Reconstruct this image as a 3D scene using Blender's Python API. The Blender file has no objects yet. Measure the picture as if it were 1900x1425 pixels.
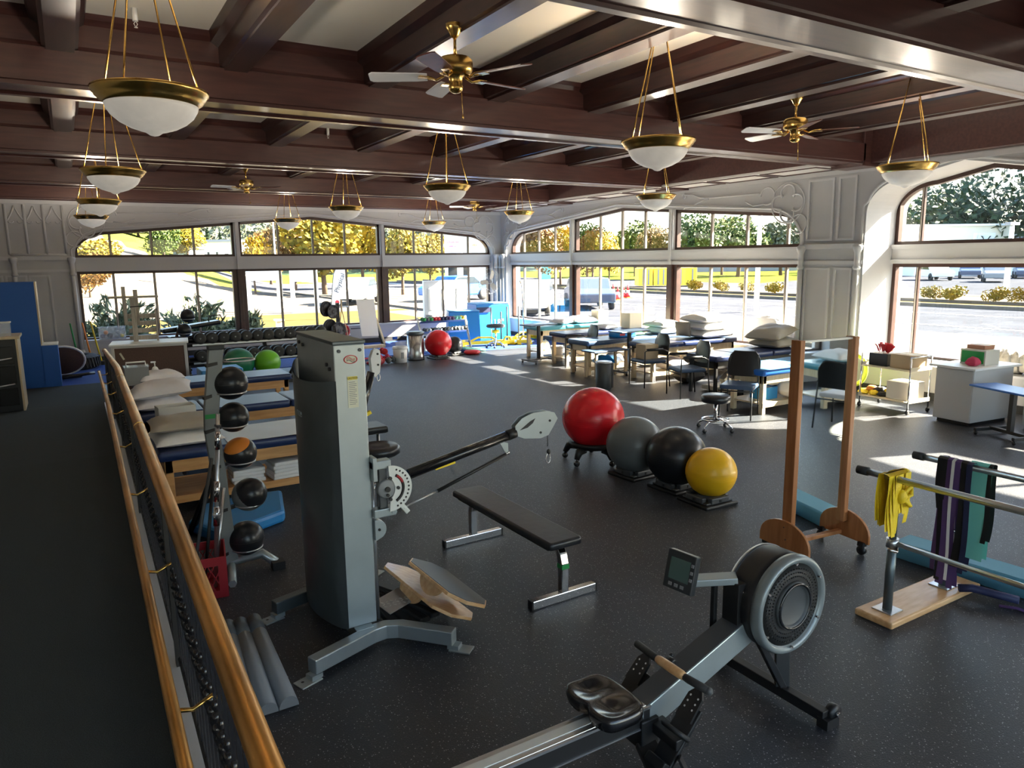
import bpy, bmesh, math, random
from mathutils import Vector, Matrix, Euler
S = bpy.context.scene
COL = S.collection
R = math.radians
PI = math.pi
# ---------------------------------------------------------------- camera
EYE = Vector((0, 0, 2.25))
FOC, YAW, PITCH, ROLL = 1343.7, 0.54264, 0.16932, -0.01235
_F = Vector((math.sin(YAW) * math.cos(PITCH), math.cos(YAW) * math.cos(PITCH), -math.sin(PITCH)))
_r = Vector((math.cos(YAW), -math.sin(YAW), 0)); _u = _r.cross(_F)
_R = math.cos(ROLL) * _r + math.sin(ROLL) * _u
_U = -math.sin(ROLL) * _r + math.cos(ROLL) * _u
cd = bpy.data.cameras.new('camera'); cam = bpy.data.objects.new('camera', cd); COL.objects.link(cam)
cd.sensor_width = 36; cd.lens = FOC / 1900 * 36; cd.clip_start = 0.02; cd.clip_end = 2000
cam.matrix_world = Matrix(((_R.x, _U.x, -_F.x, 0), (_R.y, _U.y, -_F.y, 0), (_R.z, _U.z, -_F.z, EYE.z), (0, 0, 0, 1)))
S.camera = cam
# ---------------------------------------------------------------- world, sun, exposure
SUNDIR = Vector((-1, 0.36, -0.655)).normalized()      # direction the light travels
w = bpy.data.worlds.new('sky'); S.world = w; w.use_nodes = True
nt = w.node_tree; nt.nodes.clear()
sky = nt.nodes.new('ShaderNodeTexSky'); sky.sky_type = 'NISHITA'; sky.sun_disc = False
sky.sun_elevation = R(31.6); sky.sun_rotation = math.atan2(-SUNDIR.x, -SUNDIR.y)
sky.air_density = 1.2; sky.dust_density = 1.5; sky.ozone_density = 1.5
bg = nt.nodes.new('ShaderNodeBackground'); bg.inputs['Strength'].default_value = 0.21
wo = nt.nodes.new('ShaderNodeOutputWorld')
nt.links.new(sky.outputs[0], bg.inputs[0]); nt.links.new(bg.outputs[0], wo.inputs[0])
sd = bpy.data.lights.new('sun', 'SUN'); sun = bpy.data.objects.new('sun', sd); COL.objects.link(sun)
sd.energy = 19.0; sd.color = (1.0, 0.87, 0.68); sd.angle = R(0.6)
sun.rotation_euler = SUNDIR.to_track_quat('-Z', 'Y').to_euler()
S.view_settings.view_transform = 'Standard'; S.view_settings.look = 'None'
S.view_settings.gamma = 1.0; S.view_settings.use_curve_mapping = False
S.view_settings.exposure = 2.4
# ---------------------------------------------------------------- pixel -> place helpers (surveying only)
def ray(x, y): return _F + _R * ((x - 950) / FOC) - _U * ((y - 712.5) / FOC)
def at(x, y, z=0.0): d = ray(x, y); return EYE + d * ((z - EYE.z) / d.z)
def atY(x, y, Y): d = ray(x, y); return EYE + d * (Y / d.y)
def atX(x, y, X): d = ray(x, y); return EYE + d * (X / d.x)
def atD(x, y, D): d = ray(x, y); return EYE + d * D
# ---------------------------------------------------------------- mesh builder
class MB:
    def __init__(s): s.v = []; s.f = []; s.m = []; s.s = []
    def add(s, vs, fs, m=0, sm=False):
        o = len(s.v); s.v += [tuple(p) for p in vs]
        for f in fs: s.f.append(tuple(i + o for i in f)); s.m.append(m); s.s.append(sm)
        return s
    def box(s, x0, x1, y0, y1, z0, z1, m=0):
        v = [(x0, y0, z0), (x1, y0, z0), (x1, y1, z0), (x0, y1, z0), (x0, y0, z1), (x1, y0, z1), (x1, y1, z1), (x0, y1, z1)]
        return s.add(v, [(0, 3, 2, 1), (4, 5, 6, 7), (0, 1, 5, 4), (1, 2, 6, 5), (2, 3, 7, 6), (3, 0, 4, 7)], m)
    def obox(s, c, sz, rot=(0, 0, 0), m=0):
        M = Euler(rot).to_matrix(); c = Vector(c); a, b, d = sz[0] / 2, sz[1] / 2, sz[2] / 2
        v = [c + M @ Vector(p) for p in [(-a, -b, -d), (a, -b, -d), (a, b, -d), (-a, b, -d), (-a, -b, d), (a, -b, d), (a, b, d), (-a, b, d)]]
        return s.add(v, [(0, 3, 2, 1), (4, 5, 6, 7), (0, 1, 5, 4), (1, 2, 6, 5), (2, 3, 7, 6), (3, 0, 4, 7)], m)
    def bar(s, p0, p1, w, h, up=(0, 0, 1), m=0):
        p0 = Vector(p0); p1 = Vector(p1); d = (p1 - p0).normalized(); up = Vector(up)
        a = d.cross(up)
        if a.length < 1e-4: a = d.cross(Vector((1, 0, 0)))
        a.normalize(); b = a.cross(d); a *= w / 2; b *= h / 2
        v = [p + i * a + j * b for p in (p0, p1) for i, j in ((-1, -1), (1, -1), (1, 1), (-1, 1))]
        return s.add(v, [(3, 2, 1, 0), (4, 5, 6, 7), (0, 1, 5, 4), (1, 2, 6, 5), (2, 3, 7, 6), (3, 0, 4, 7)], m)
    def tube(s, pts, r, n=8, closed=False, m=0):
        pts = [Vector(p) for p in pts]; N = len(pts)
        rs = r if isinstance(r, (list, tuple)) else [r] * N
        d0 = (pts[1] - pts[0]).normalized(); ref = Vector((0, 0, 1)) if abs(d0.z) < .9 else Vector((1, 0, 0))
        vs = []; a = d0.cross(ref).normalized()
        for i, p in enumerate(pts):
            if closed: d = (pts[(i + 1) % N] - pts[i - 1])
            else: d = pts[min(i + 1, N - 1)] - pts[max(i - 1, 0)]
            d.normalize(); a = (a - d * a.dot(d)); a.normalize(); b = d.cross(a)
            for k in range(n):
                t = 2 * PI * k / n; vs.append(p + (a * math.cos(t) + b * math.sin(t)) * rs[i])
        fs = []
        for i in range(N if closed else N - 1):
            j = (i + 1) % N
            for k in range(n): fs.append((i * n + k, i * n + (k + 1) % n, j * n + (k + 1) % n, j * n + k))
        s.add(vs, fs, m, True)
        if not closed:
            o = len(s.v) - len(vs)
            s.f.append(tuple(o + k for k in reversed(range(n)))); s.m.append(m); s.s.append(False)
            s.f.append(tuple(o + (N - 1) * n + k for k in range(n))); s.m.append(m); s.s.append(False)
        return s
    def cyl(s, p0, p1, r0, r1=None, n=16, m=0): return s.tube([p0, p1], [r0, r0 if r1 is None else r1], n, m=m)
    def lathe(s, prof, c=(0, 0, 0), n=24, axis='z', m=0, sm=True):
        c = Vector(c); vs = []
        for r, h in prof:
            for k in range(n):
                t = 2 * PI * k / n; a, b = r * math.cos(t), r * math.sin(t)
                p = {'z': (a, b, h), 'x': (h, a, b), 'y': (b, h, a)}[axis]; vs.append(c + Vector(p))
        fs = []
        for i in range(len(prof) - 1):
            for k in range(n): fs.append((i * n + k, i * n + (k + 1) % n, (i + 1) * n + (k + 1) % n, (i + 1) * n + k))
        s.add(vs, fs, m, sm); o = len(s.v) - len(vs)
        if prof[0][0] > 1.01e-4 and not (abs(prof[0][1] - prof[1][1]) < 1e-6 and abs(prof[-1][1] - prof[0][1]) < 1e-6): s.f.append(tuple(o + k for k in reversed(range(n)))); s.m.append(m); s.s.append(False)
        if prof[-1][0] > 1.01e-4 and abs(prof[-1][1] - prof[-2][1]) > 1e-6: s.f.append(tuple(o + (len(prof) - 1) * n + k for k in range(n))); s.m.append(m); s.s.append(False)
        return s
    def ell(s, c, r, nu=24, nv=14, m=0, mf=None):
        if not isinstance(r, (tuple, list)): r = (r, r, r)
        vs = []; c = Vector(c)
        for j in range(nv + 1):
            p = PI * j / nv
            for k in range(nu):
                t = 2 * PI * k / nu
                vs.append(c + Vector((r[0] * math.sin(p) * math.cos(t), r[1] * math.sin(p) * math.sin(t), r[2] * math.cos(p))))
        o = len(s.v); s.v += [tuple(p) for p in vs]
        for j in range(nv):
            for k in range(nu):
                a, b, c2, d = j * nu + k, j * nu + (k + 1) % nu, (j + 1) * nu + (k + 1) % nu, (j + 1) * nu + k
                f = (a, d, c2) if j == 0 else ((a, d, b) if j == nv - 1 else (a, d, c2, b))
                s.f.append(tuple(i + o for i in f)); s.s.append(True)
                s.m.append(mf((j + .5) / nv, (k + .5) / nu) if mf else m)
        return s
    def prism(s, poly, d0, d1, pl='xy', m=0, sm=False):
        f = {'xy': lambda a, b, d: (a, b, d), 'xz': lambda a, b, d: (a, d, b), 'yz': lambda a, b, d: (d, a, b)}[pl]
        n = len(poly); v = [f(a, b, d0) for a, b in poly] + [f(a, b, d1) for a, b in poly]
        s.add(v, [tuple(reversed(range(n))), tuple(range(n, 2 * n))], m)
        o = len(s.v) - 2 * n
        for i in range(n): s.f.append((o + i, o + (i + 1) % n, o + n + (i + 1) % n, o + n + i)); s.m.append(m); s.s.append(sm)
        return s
    def grid(s, fn, nu, nv, m=0, sm=True):
        v = [fn(i / nu, j / nv) for j in range(nv + 1) for i in range(nu + 1)]
        return s.add(v, [(j * (nu + 1) + i, j * (nu + 1) + i + 1, (j + 1) * (nu + 1) + i + 1, (j + 1) * (nu + 1) + i) for j in range(nv) for i in range(nu)], m, sm)
    def quad(s, a, b, c, d, m=0): return s.add([a, b, c, d], [(0, 1, 2, 3)], m)
    def xf(s, M):
        s.v = [tuple(M @ Vector(p)) for p in s.v]; return s
    def shift(s, d): s.v = [(p[0] + d[0], p[1] + d[1], p[2] + d[2]) for p in s.v]; return s
MATS = {}
def mesh(name, mb, mats, bevel=0, recalc=True):
    me = bpy.data.meshes.new(name); me.from_pydata(mb.v, [], mb.f)
    for mt in (mats if isinstance(mats, (list, tuple)) else [mats]): me.materials.append(MATS[mt] if isinstance(mt, str) else mt)
    me.polygons.foreach_set('material_index', mb.m); me.polygons.foreach_set('use_smooth', mb.s)
    if recalc:
        bm = bmesh.new(); bm.from_mesh(me); bmesh.ops.recalc_face_normals(bm, faces=bm.faces); bm.to_mesh(me); bm.free()
    me.update(); return me
def obj(name, mb, mats, parent=None, bevel=0, label=None, sub=0):
    o = bpy.data.objects.new(name, mesh(name, mb, mats)); COL.objects.link(o)
    if parent is not None: o.parent = parent
    if bevel:
        b = o.modifiers.new('bevel', 'BEVEL'); b.width = bevel; b.segments = 2; b.limit_method = 'ANGLE'; b.angle_limit = R(40)
    if sub: q = o.modifiers.new('sub', 'SUBSURF'); q.levels = sub; q.render_levels = sub
    if label: o['label'] = label
    return o
def thing(name, label, cat, loc=(0, 0, 0), rz=0, group=None):
    o = bpy.data.objects.new(name, None); o.empty_display_size = .2; COL.objects.link(o)
    o.location = loc; o.rotation_euler = (0, 0, rz); o['label'] = label; o['category'] = cat
    if group: o['group'] = group
    return o
def solo(name, mb, mats, label, cat, loc=(0, 0, 0), rz=0, group=None, bevel=0, kind=None, sub=0):
    o = obj(name, mb, mats, None, bevel, None, sub); o.location = loc; o.rotation_euler = (0, 0, rz)
    o['label'] = label; o['category'] = cat
    if group: o['group'] = group
    if kind: o['kind'] = kind
    return o
def struct(name, mb, mats, bevel=0, parent=None):
    o = obj(name, mb, mats, parent, bevel)
    if parent is None: o['kind'] = 'structure'
    return o
def kids(o): return [c for c in ALLKIDS.get(o.name, [])]
def dup(src, loc=None, rz=None, label=None, group=None):
    ch = {}
    for q in bpy.data.objects:
        if q.parent: ch.setdefault(q.parent.name, []).append(q)
    def cp(o, par):
        c = o.copy(); COL.objects.link(c)
        if par is not None: c.parent = par
        for k in ch.get(o.name, []): cp(k, c)
        return c
    r = cp(src, None)
    if loc is not None: r.location = loc
    if rz is not None: r.rotation_euler = (0, 0, rz)
    if label: r['label'] = label
    if group: r['group'] = group
    return r
def share(name, src, parent, loc, rot=(0, 0, 0), scale=None):
    o = bpy.data.objects.new(name, src.data); COL.objects.link(o); o.parent = parent; o.location = loc; o.rotation_euler = rot
    if scale: o.scale = scale
    for md in src.modifiers:
        if md.type == 'BEVEL':
            b = o.modifiers.new('bevel', 'BEVEL'); b.width = md.width; b.segments = md.segments; b.limit_method = 'ANGLE'; b.angle_limit = md.angle_limit
    return o
def text(name, s, size, mat, parent, M, ext=.001):
    cu = bpy.data.curves.new(name, 'FONT'); cu.body = s; cu.size = size; cu.extrude = ext; cu.align_x = 'CENTER'; cu.align_y = 'CENTER'; cu.resolution_u = 2
    t = bpy.data.objects.new(name, cu); COL.objects.link(t)
    me = bpy.data.meshes.new_from_object(t.evaluated_get(bpy.context.evaluated_depsgraph_get()))
    bpy.data.objects.remove(t)
    me.materials.clear(); me.materials.append(MATS[mat]); me.transform(M)
    o = bpy.data.objects.new(name, me); COL.objects.link(o); o.parent = parent
    return o
# ---------------------------------------------------------------- materials
def mat(name, col, rough=.5, metal=0, bump=0, bscale=50, var=0, vscale=6, col2=None, spec=None, coat=0, emit=None, sheen=0, stretch=None, lo=.35, hi=.65):
    m = bpy.data.materials.new(name); m.use_nodes = True; MATS[name] = m
    n = m.node_tree.nodes; L = m.node_tree.links; b = n['Principled BSDF']
    b.inputs['Base Color'].default_value = (*col, 1); b.inputs['Roughness'].default_value = rough; b.inputs['Metallic'].default_value = metal
    if spec is not None: b.inputs['Specular IOR Level'].default_value = spec
    if coat: b.inputs['Coat Weight'].default_value = coat; b.inputs['Coat Roughness'].default_value = .1
    if emit: b.inputs['Emission Color'].default_value = (*emit[0], 1); b.inputs['Emission Strength'].default_value = emit[1]
    if bump or var or col2:
        tc = n.new('ShaderNodeTexCoord'); mp = n.new('ShaderNodeMapping'); L.new(tc.outputs['Object'], mp.inputs[0])
        if stretch: mp.inputs['Scale'].default_value = stretch
    if var or col2:
        t = n.new('ShaderNodeTexNoise'); t.inputs['Scale'].default_value = vscale; t.inputs['Detail'].default_value = 5; L.new(mp.outputs[0], t.inputs[0])
        r = n.new('ShaderNodeValToRGB'); L.new(t.outputs[0], r.inputs[0]); r.color_ramp.elements[0].position = lo; r.color_ramp.elements[1].position = hi
        c2 = col2 or tuple(min(1, c * (1 + var)) for c in col); c1 = col if col2 else tuple(c * (1 - var) for c in col)
        r.color_ramp.elements[0].color = (*c1, 1); r.color_ramp.elements[1].color = (*c2, 1); L.new(r.outputs[0], b.inputs['Base Color'])
    if bump:
        t2 = n.new('ShaderNodeTexNoise'); t2.inputs['Scale'].default_value = bscale; t2.inputs['Detail'].default_value = 4; L.new(mp.outputs[0], t2.inputs[0])
        bp = n.new('ShaderNodeBump'); bp.inputs['Strength'].default_value = bump; bp.inputs['Distance'].default_value = .02
        L.new(t2.outputs[0], bp.inputs['Height']); L.new(bp.outputs[0], b.inputs['Normal'])
    return m
def rubber():
    m = mat('rubber', (.016, .018, .022), .5, spec=.45); n = m.node_tree.nodes; L = m.node_tree.links; b = n['Principled BSDF']
    tc = n.new('ShaderNodeTexCoord')
    out = None
    for sc, th, c in ((110, .11, (.26, .27, .30)), (190, .14, (.10, .105, .12))):
        v = n.new('ShaderNodeTexVoronoi'); v.inputs['Scale'].default_value = sc; L.new(tc.outputs['Object'], v.inputs['Vector'])
        s1 = n.new('ShaderNodeSeparateColor'); L.new(v.outputs['Color'], s1.inputs[0])
        g = n.new('ShaderNodeMath'); g.operation = 'LESS_THAN'; L.new(v.outputs['Distance'], g.inputs[0]); g.inputs[1].default_value = .34
        h = n.new('ShaderNodeMath'); h.operation = 'LESS_THAN'; L.new(s1.outputs[0], h.inputs[0]); h.inputs[1].default_value = th
        k = n.new('ShaderNodeMath'); k.operation = 'MULTIPLY'; L.new(g.outputs[0], k.inputs[0]); L.new(h.outputs[0], k.inputs[1])
        mx = n.new('ShaderNodeMix'); mx.data_type = 'RGBA'; L.new(k.outputs[0], mx.inputs[0]); mx.inputs[7].default_value = (*c, 1)
        if out: L.new(out, mx.inputs[6])
        else: mx.inputs[6].default_value = (.025, .029, .037, 1)
        out = mx.outputs[2]
    t = n.new('ShaderNodeTexNoise'); t.inputs['Scale'].default_value = 1.3; t.inputs['Detail'].default_value = 6; L.new(tc.outputs['Object'], t.inputs[0])
    r = n.new('ShaderNodeValToRGB'); L.new(t.outputs[0], r.inputs[0]); r.color_ramp.elements[0].color = (.8, .8, .8, 1); r.color_ramp.elements[1].color = (1.35, 1.3, 1.25, 1)
    mu = n.new('ShaderNodeMix'); mu.data_type = 'RGBA'; mu.blend_type = 'MULTIPLY'; mu.inputs[0].default_value = 1; L.new(out, mu.inputs[6]); L.new(r.outputs[0], mu.inputs[7])
    L.new(mu.outputs[2], b.inputs['Base Color'])
    t2 = n.new('ShaderNodeTexNoise'); t2.inputs['Scale'].default_value = 120; L.new(tc.outputs['Object'], t2.inputs[0])
    bp = n.new('ShaderNodeBump'); bp.inputs['Strength'].default_value = .25; bp.inputs['Distance'].default_value = .01; L.new(t2.outputs[0], bp.inputs['Height']); L.new(bp.outputs[0], b.inputs['Normal'])
rubber()
def wood(name, c1, c2, rough=.35, scale=3, axis=(1, 12, 12), coat=.2):
    mat(name, c1, rough, col2=c2, vscale=scale, stretch=axis, bump=.05, bscale=40, coat=coat)
def glassmat():
    m = bpy.data.materials.new('window_glass'); m.use_nodes = True; MATS['window_glass'] = m
    n = m.node_tree.nodes; L = m.node_tree.links; n.clear()
    o = n.new('ShaderNodeOutputMaterial'); mx = n.new('ShaderNodeMixShader'); tr = n.new('ShaderNodeBsdfTransparent'); gl = n.new('ShaderNodeBsdfGlossy')
    tr.inputs[0].default_value = (.93, .96, .97, 1); gl.inputs['Roughness'].default_value = .02
    fr = n.new('ShaderNodeFresnel'); ge = n.new('ShaderNodeNewGeometry'); mi = n.new('ShaderNodeMix'); mi.inputs[2].default_value = 1.5; mi.inputs[3].default_value = 1 / 1.5; L.new(ge.outputs['Backfacing'], mi.inputs[0]); L.new(mi.outputs[0], fr.inputs[0])
    df = n.new('ShaderNodeBsdfDiffuse'); df.inputs[0].default_value = (.8, .85, .9, 1); m2 = n.new('ShaderNodeMixShader'); m2.inputs[0].default_value = .004
    L.new(tr.outputs[0], m2.inputs[1]); L.new(df.outputs[0], m2.inputs[2])
    L.new(fr.outputs[0], mx.inputs[0]); L.new(m2.outputs[0], mx.inputs[1]); L.new(gl.outputs[0], mx.inputs[2]); L.new(mx.outputs[0], o.inputs[0])
glassmat()
def clearmat(name, col, fac):
    m = bpy.data.materials.new(name); m.use_nodes = True; MATS[name] = m
    n = m.node_tree.nodes; L = m.node_tree.links; b = n['Principled BSDF']; b.inputs['Base Color'].default_value = (*col, 1); b.inputs['Roughness'].default_value = .15
    b.inputs['Alpha'].default_value = fac
clearmat('clear_plastic', (.85, .9, .95), .22)
clearmat('mesh_guard', (.75, .75, .75), .25)
mat('wall_paint', (.44, .44, .45), .55, bump=.03, bscale=20, var=.03, vscale=2)
mat('wall_trim', (.52, .52, .53), .45)
mat('ceiling_paint', (.86, .84, .78), .7)
wood('beam_wood', (.052, .019, .017), (.075, .028, .024), .38, 2.5, (1, 10, 10), .25)
wood('joist_wood', (.024, .010, .009), (.045, .017, .014), .36, 2.5, (10, 1, 10), .25)
mat('soffit_panel', (.60, .58, .55), .6)
mat('mullion', (.05, .022, .016), .4, var=.2)
mat('mullion_sunlit', (.24, .20, .17), .4, .2); mat('mullion_edge', (.42, .38, .33), .35, .3)  # sunlight on the brown right-wall mullions put into the paler colour
mat('carpet', (.030, .038, .040), .95, bump=.5, bscale=260, var=.35, vscale=220)
mat('turf', (.012, .06, .30), .8, bump=.6, bscale=180, var=.5, vscale=150)
mat('mat_blue', (.02, .09, .40), .5)
mat('black', (.012, .012, .013), .45); mat('black_gloss', (.010, .010, .012), .22, coat=.3)
mat('black_vinyl', (.016, .017, .02), .32, bump=.08, bscale=14); mat('black_rubber', (.02, .02, .021), .6)
mat('dark_grey', (.06, .065, .07), .5); mat('grey', (.22, .23, .24), .5); mat('iron', (.05, .05, .055), .45, .6)
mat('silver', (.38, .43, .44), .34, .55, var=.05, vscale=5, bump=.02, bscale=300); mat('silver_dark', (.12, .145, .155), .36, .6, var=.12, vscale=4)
mat('plate', (.66, .68, .66), .4, .35, var=.06)
mat('chrome', (.75, .75, .76), .12, 1.0); mat('steel', (.55, .56, .58), .28, .9)
mat('brass', (.62, .40, .12), .26, 1.0, var=.12, vscale=8); mat('brass_rail', (.62, .31, .075), .36, .85, var=.3, vscale=5, stretch=(1, .4, 1))
mat('alabaster', (.72, .70, .66), .4, var=.06, vscale=9, emit=((1, .93, .82), .045))  # alabaster: slight emission added so the unlit bowls look brighter
mat('fan_wood', (.10, .03, .022), .3, var=.3, vscale=8); mat('fan_glint', (.72, .74, .78), .25)  # second material: glint on some blades put into a pale colour
mat('navy_vinyl', (.015, .03, .10), .38, bump=.04, bscale=12); mat('blue_vinyl', (.02, .14, .50), .4); mat('teal_vinyl', (.05, .26, .34), .4, bump=.04, bscale=12)
mat('steel_blue_vinyl', (.05, .09, .17), .4, bump=.05, bscale=12)
wood('oak', (.50, .24, .075), (.62, .33, .12), .4, 3, (1, 9, 9)); wood('pale_wood', (.62, .48, .29), (.72, .58, .38), .45, 3, (9, 9, 1))
wood('mirror_wood', (.34, .125, .042), (.46, .19, .07), .35, 3, (9, 9, 1)); wood('board_wood', (.58, .31, .13), (.72, .45, .22), .38, 3, (2, 10, 10), .3)
wood('grey_wood', (.34, .31, .27), (.46, .43, .38), .6, 4, (9, 9, 1))
mat('white', (.80, .80, .79), .45); mat('linen', (.78, .77, .76), .85, bump=.25, bscale=14); mat('linen_fine', (.74, .72, .75), .85, bump=.35, bscale=9)
mat('taupe', (.36, .33, .28), .7, bump=.2, bscale=10); mat('box_white', (.66, .64, .58), .6); mat('cardboard', (.50, .38, .24), .75); mat('cream', (.72, .66, .52), .5)
mat('red_ball', (.72, .012, .022), .27, spec=.5); mat('yellow_ball', (.88, .50, .012), .34); mat('grey_ball', (.13, .145, .15), .34); mat('black_ball', (.012, .014, .018), .3)
mat('green_ball', (.008, .14, .07), .33); mat('lime_ball', (.13, .42, .02), .33)
mat('orange', (.75, .24, .03), .45); mat('red', (.55, .02, .03), .5); mat('red_plastic', (.35, .012, .02), .45); mat('pink', (.80, .12, .25), .6)
mat('yellow', (.85, .62, .02), .5); mat('yellow_cloth', (.80, .56, .015), .55, bump=.3, bscale=25); mat('lime', (.62, .80, .05), .5)
mat('green', (.02, .30, .07), .5); mat('teal', (.20, .62, .55), .5); mat('purple', (.10, .05, .17), .6); mat('navy', (.015, .02, .07), .6)
mat('blue_plastic', (.02, .20, .48), .38); mat('blue_paint', (.008, .10, .42), .5); mat('plyo_blue', (.01, .22, .62), .38); mat('sky_blue', (.10, .32, .62), .6)
mat('foam_blue', (.10, .30, .42), .7); mat('foam_top', (.24, .46, .60), .7)
mat('brown_board', (.10, .055, .042), .7, var=.15, vscale=60); mat('tyre', (.03, .03, .032), .75, bump=.5, bscale=20)
mat('screen', (.07, .12, .11), .25); mat('label_cream', (.70, .70, .55), .5); mat('label_yellow', (.75, .62, .08), .5)
mat('asphalt', (.055, .058, .068), .95, spec=0, var=.12, vscale=.8); mat('concrete', (.115, .10, .082), .95, spec=0, var=.08, vscale=1.5)
mat('stainless', (.42, .42, .42), .25, .9); mat('mirror', (.86, .93, .90), .02, 1.0)
mat('trunk', (.10, .07, .05), .9); mat('paper', (.85, .84, .80), .6); mat('car_dark', (.05, .07, .12), .25); mat('car_glass', (.03, .04, .05), .1)
mat('roof', (.30, .30, .33), .7); mat('brick', (.45, .22, .14), .8); mat('pack', (.62, .58, .50), .6, col2=(.12, .09, .07), vscale=4, lo=.45, hi=.6)
def leafmat(name, c1, c2):
    m = mat(name, tuple(q * .40 for q in c1), .6, col2=tuple(q * .40 for q in c2), vscale=2.2, lo=.35, hi=.65)
    b = m.node_tree.nodes['Principled BSDF']; b.inputs['Specular IOR Level'].default_value = .2
for nme, a, b_ in (('leaf_yellow', (.62, .40, .02), (.30, .28, .03)), ('leaf_gold', (.75, .42, .01), (.68, .52, .03)), ('leaf_orange', (.45, .19, .04), (.30, .20, .05)),
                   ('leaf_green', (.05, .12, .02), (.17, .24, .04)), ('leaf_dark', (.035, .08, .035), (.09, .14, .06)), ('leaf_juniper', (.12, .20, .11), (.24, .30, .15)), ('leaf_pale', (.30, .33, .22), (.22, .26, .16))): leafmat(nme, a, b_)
mat('grass', (.10, .092, .022), .9, spec=0, col2=(.055, .085, .015), vscale=.35, bump=.3, bscale=8)
mat('lawn_dry', (.11, .078, .030), .9, spec=0, col2=(.075, .062, .024), vscale=2.5, bump=.3, bscale=10)
mat('rack_grey', (.19, .20, .20), .4, .3)
for q_ in ('trunk', 'paper', 'cream', 'roof'): MATS[q_].node_tree.nodes['Principled BSDF'].inputs['Specular IOR Level'].default_value = .1
# ================================================================ the room
YB, XR_, ZC = 19.45, 11.4, 4.30      # back wall face, right wall face, ceiling
struct('floor', MB().box(-3, 13.2, -3, YB + .45, -.2, 0), 'rubber')
fl = struct('floor', MB().box(-3, XR_, 15.95, YB, 0, .012), 'turf')
mt = solo('exercise_mat', MB().box(5.0, 7.6, 16.3, 17.9, .012, .035), 'mat_blue', 'flat dark blue exercise mat on the turf in front of the whiteboard', 'mat', bevel=.01)
def rf(Y):                            # height of the carpeted ramp
    return 0.012 if Y > 13.7 else (.40 if Y < 8.0 else .012 + (.388) * (13.7 - Y) / 5.7)
def rx(Y): return .228 + .0112 * Y    # line of the railing
m = MB(); ys = [-3, 0, 1, 2, 3, 4, 5, 6, 7, 8, 9, 10, 11, 12, 13, 13.7, 15.95]
for i in range(len(ys) - 1):
    a, b = ys[i], ys[i + 1]; xa, xb = rx(a) - .02, rx(b) - .02
    m.quad((-3, a, rf(a)), (xa, a, rf(a)), (xb, b, rf(b)), (-3, b, rf(b)))
    m.quad((xa, a, 0), (xb, b, 0), (xb, b, rf(b)), (xa, a, rf(a)))
m.quad((-3, 15.95, 0), (rx(15.95), 15.95, 0), (rx(15.95), 15.95, .012), (-3, 15.95, .012))
struct('floor', m, 'carpet')
m = MB()
for i in range(len(ys) - 3):
    a, b = ys[i], ys[i + 1]
    for j in range(2):
        x0, x1 = (-.085, -.005)
    v = [(rx(y) + dx, y, rf(y) + dz) for y in (a, b) for dx, dz in ((x0, -.02), (x1 + .05, -.02), (x1 + .05, .05), (x0, .05))]
    m.add(v, [(0, 1, 5, 4), (1, 2, 6, 5), (2, 3, 7, 6), (3, 0, 4, 7), (0, 3, 2, 1), (4, 5, 6, 7)])
struct('trim_1', m, 'wall_trim')
# ---- walls with Tudor-arched openings
def lin(a, b, n): return [a + (b - a) * i / n for i in range(n + 1)]
class Arch:
    def __init__(s, a, b, zp, k, r, rh, c=None): s.a, s.b, s.zp, s.k, s.r, s.rh, s.c = a, b, zp, k, r, rh, (a + b) / 2 if c is None else c
    def line(s, x): return s.zp - s.k * abs(x - s.c)
    def z(s, x, g=0):
        x = min(max(x, s.a), s.b)
        if x < s.a + s.r: e = (s.a + s.r - x) / s.r; return s.line(s.a + s.r) - s.rh + s.rh * math.sqrt(max(0, 1 - e * e)) - g
        if x > s.b - s.r: e = (x - s.b + s.r) / s.r; return s.line(s.b - s.r) - s.rh + s.rh * math.sqrt(max(0, 1 - e * e)) - g
        return s.line(x) - g
    def samples(s, x0=None, x1=None):
        x0 = s.a if x0 is None else x0; x1 = s.b if x1 is None else x1
        st = [s.a + s.r * (1 - math.cos(t * PI / 24)) for t in range(13)] + [s.b - s.r * (1 - math.cos(t * PI / 24)) for t in range(13)] + [s.c] + lin(s.a + s.r, s.b - s.r, 8)
        st = sorted(set([round(q, 4) for q in st if x0 < q < x1] + [x0, x1])); return st
def MP_back(s, d, z): return (s, YB + d, z)
def MP_right(s, d, z): return (XR_ + d, s, z)
def lbox(m, P, s0, s1, d0, d1, z0, z1, mi=0):
    v = [P(s0, d0, z0), P(s1, d0, z0), P(s1, d1, z0), P(s0, d1, z0), P(s0, d0, z1), P(s1, d0, z1), P(s1, d1, z1), P(s0, d1, z1)]
    m.add(v, [(0, 3, 2, 1), (4, 5, 6, 7), (0, 1, 5, 4), (1, 2, 6, 5), (2, 3, 7, 6), (3, 0, 4, 7)], mi)
def wall(m, P, A, s0, s1, sill, dep, top=ZC):
    if A.a > s0: lbox(m, P, s0, A.a, 0, dep, 0, top)
    if s1 > A.b: lbox(m, P, A.b, s1, 0, dep, 0, top)
    lbox(m, P, A.a, A.b, 0, dep, 0, sill)
    xs = A.samples()
    for i in range(len(xs) - 1):
        a, b = xs[i], xs[i + 1]; za, zb = A.z(a), A.z(b)
        m.quad(P(a, 0, za), P(b, 0, zb), P(b, 0, top), P(a, 0, top)); m.quad(P(a, dep, za), P(b, dep, zb), P(b, dep, top), P(a, dep, top))
        m.quad(P(a, 0, za), P(b, 0, zb), P(b, dep, zb), P(a, dep, za)); m.quad(P(a, 0, top), P(b, 0, top), P(b, dep, top), P(a, dep, top))
A1 = Arch(.17, 11.09, 3.45, .09, .75, .55)
A2 = Arch(8.74, 19.17, 3.46, .085, .75, .55)
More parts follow.
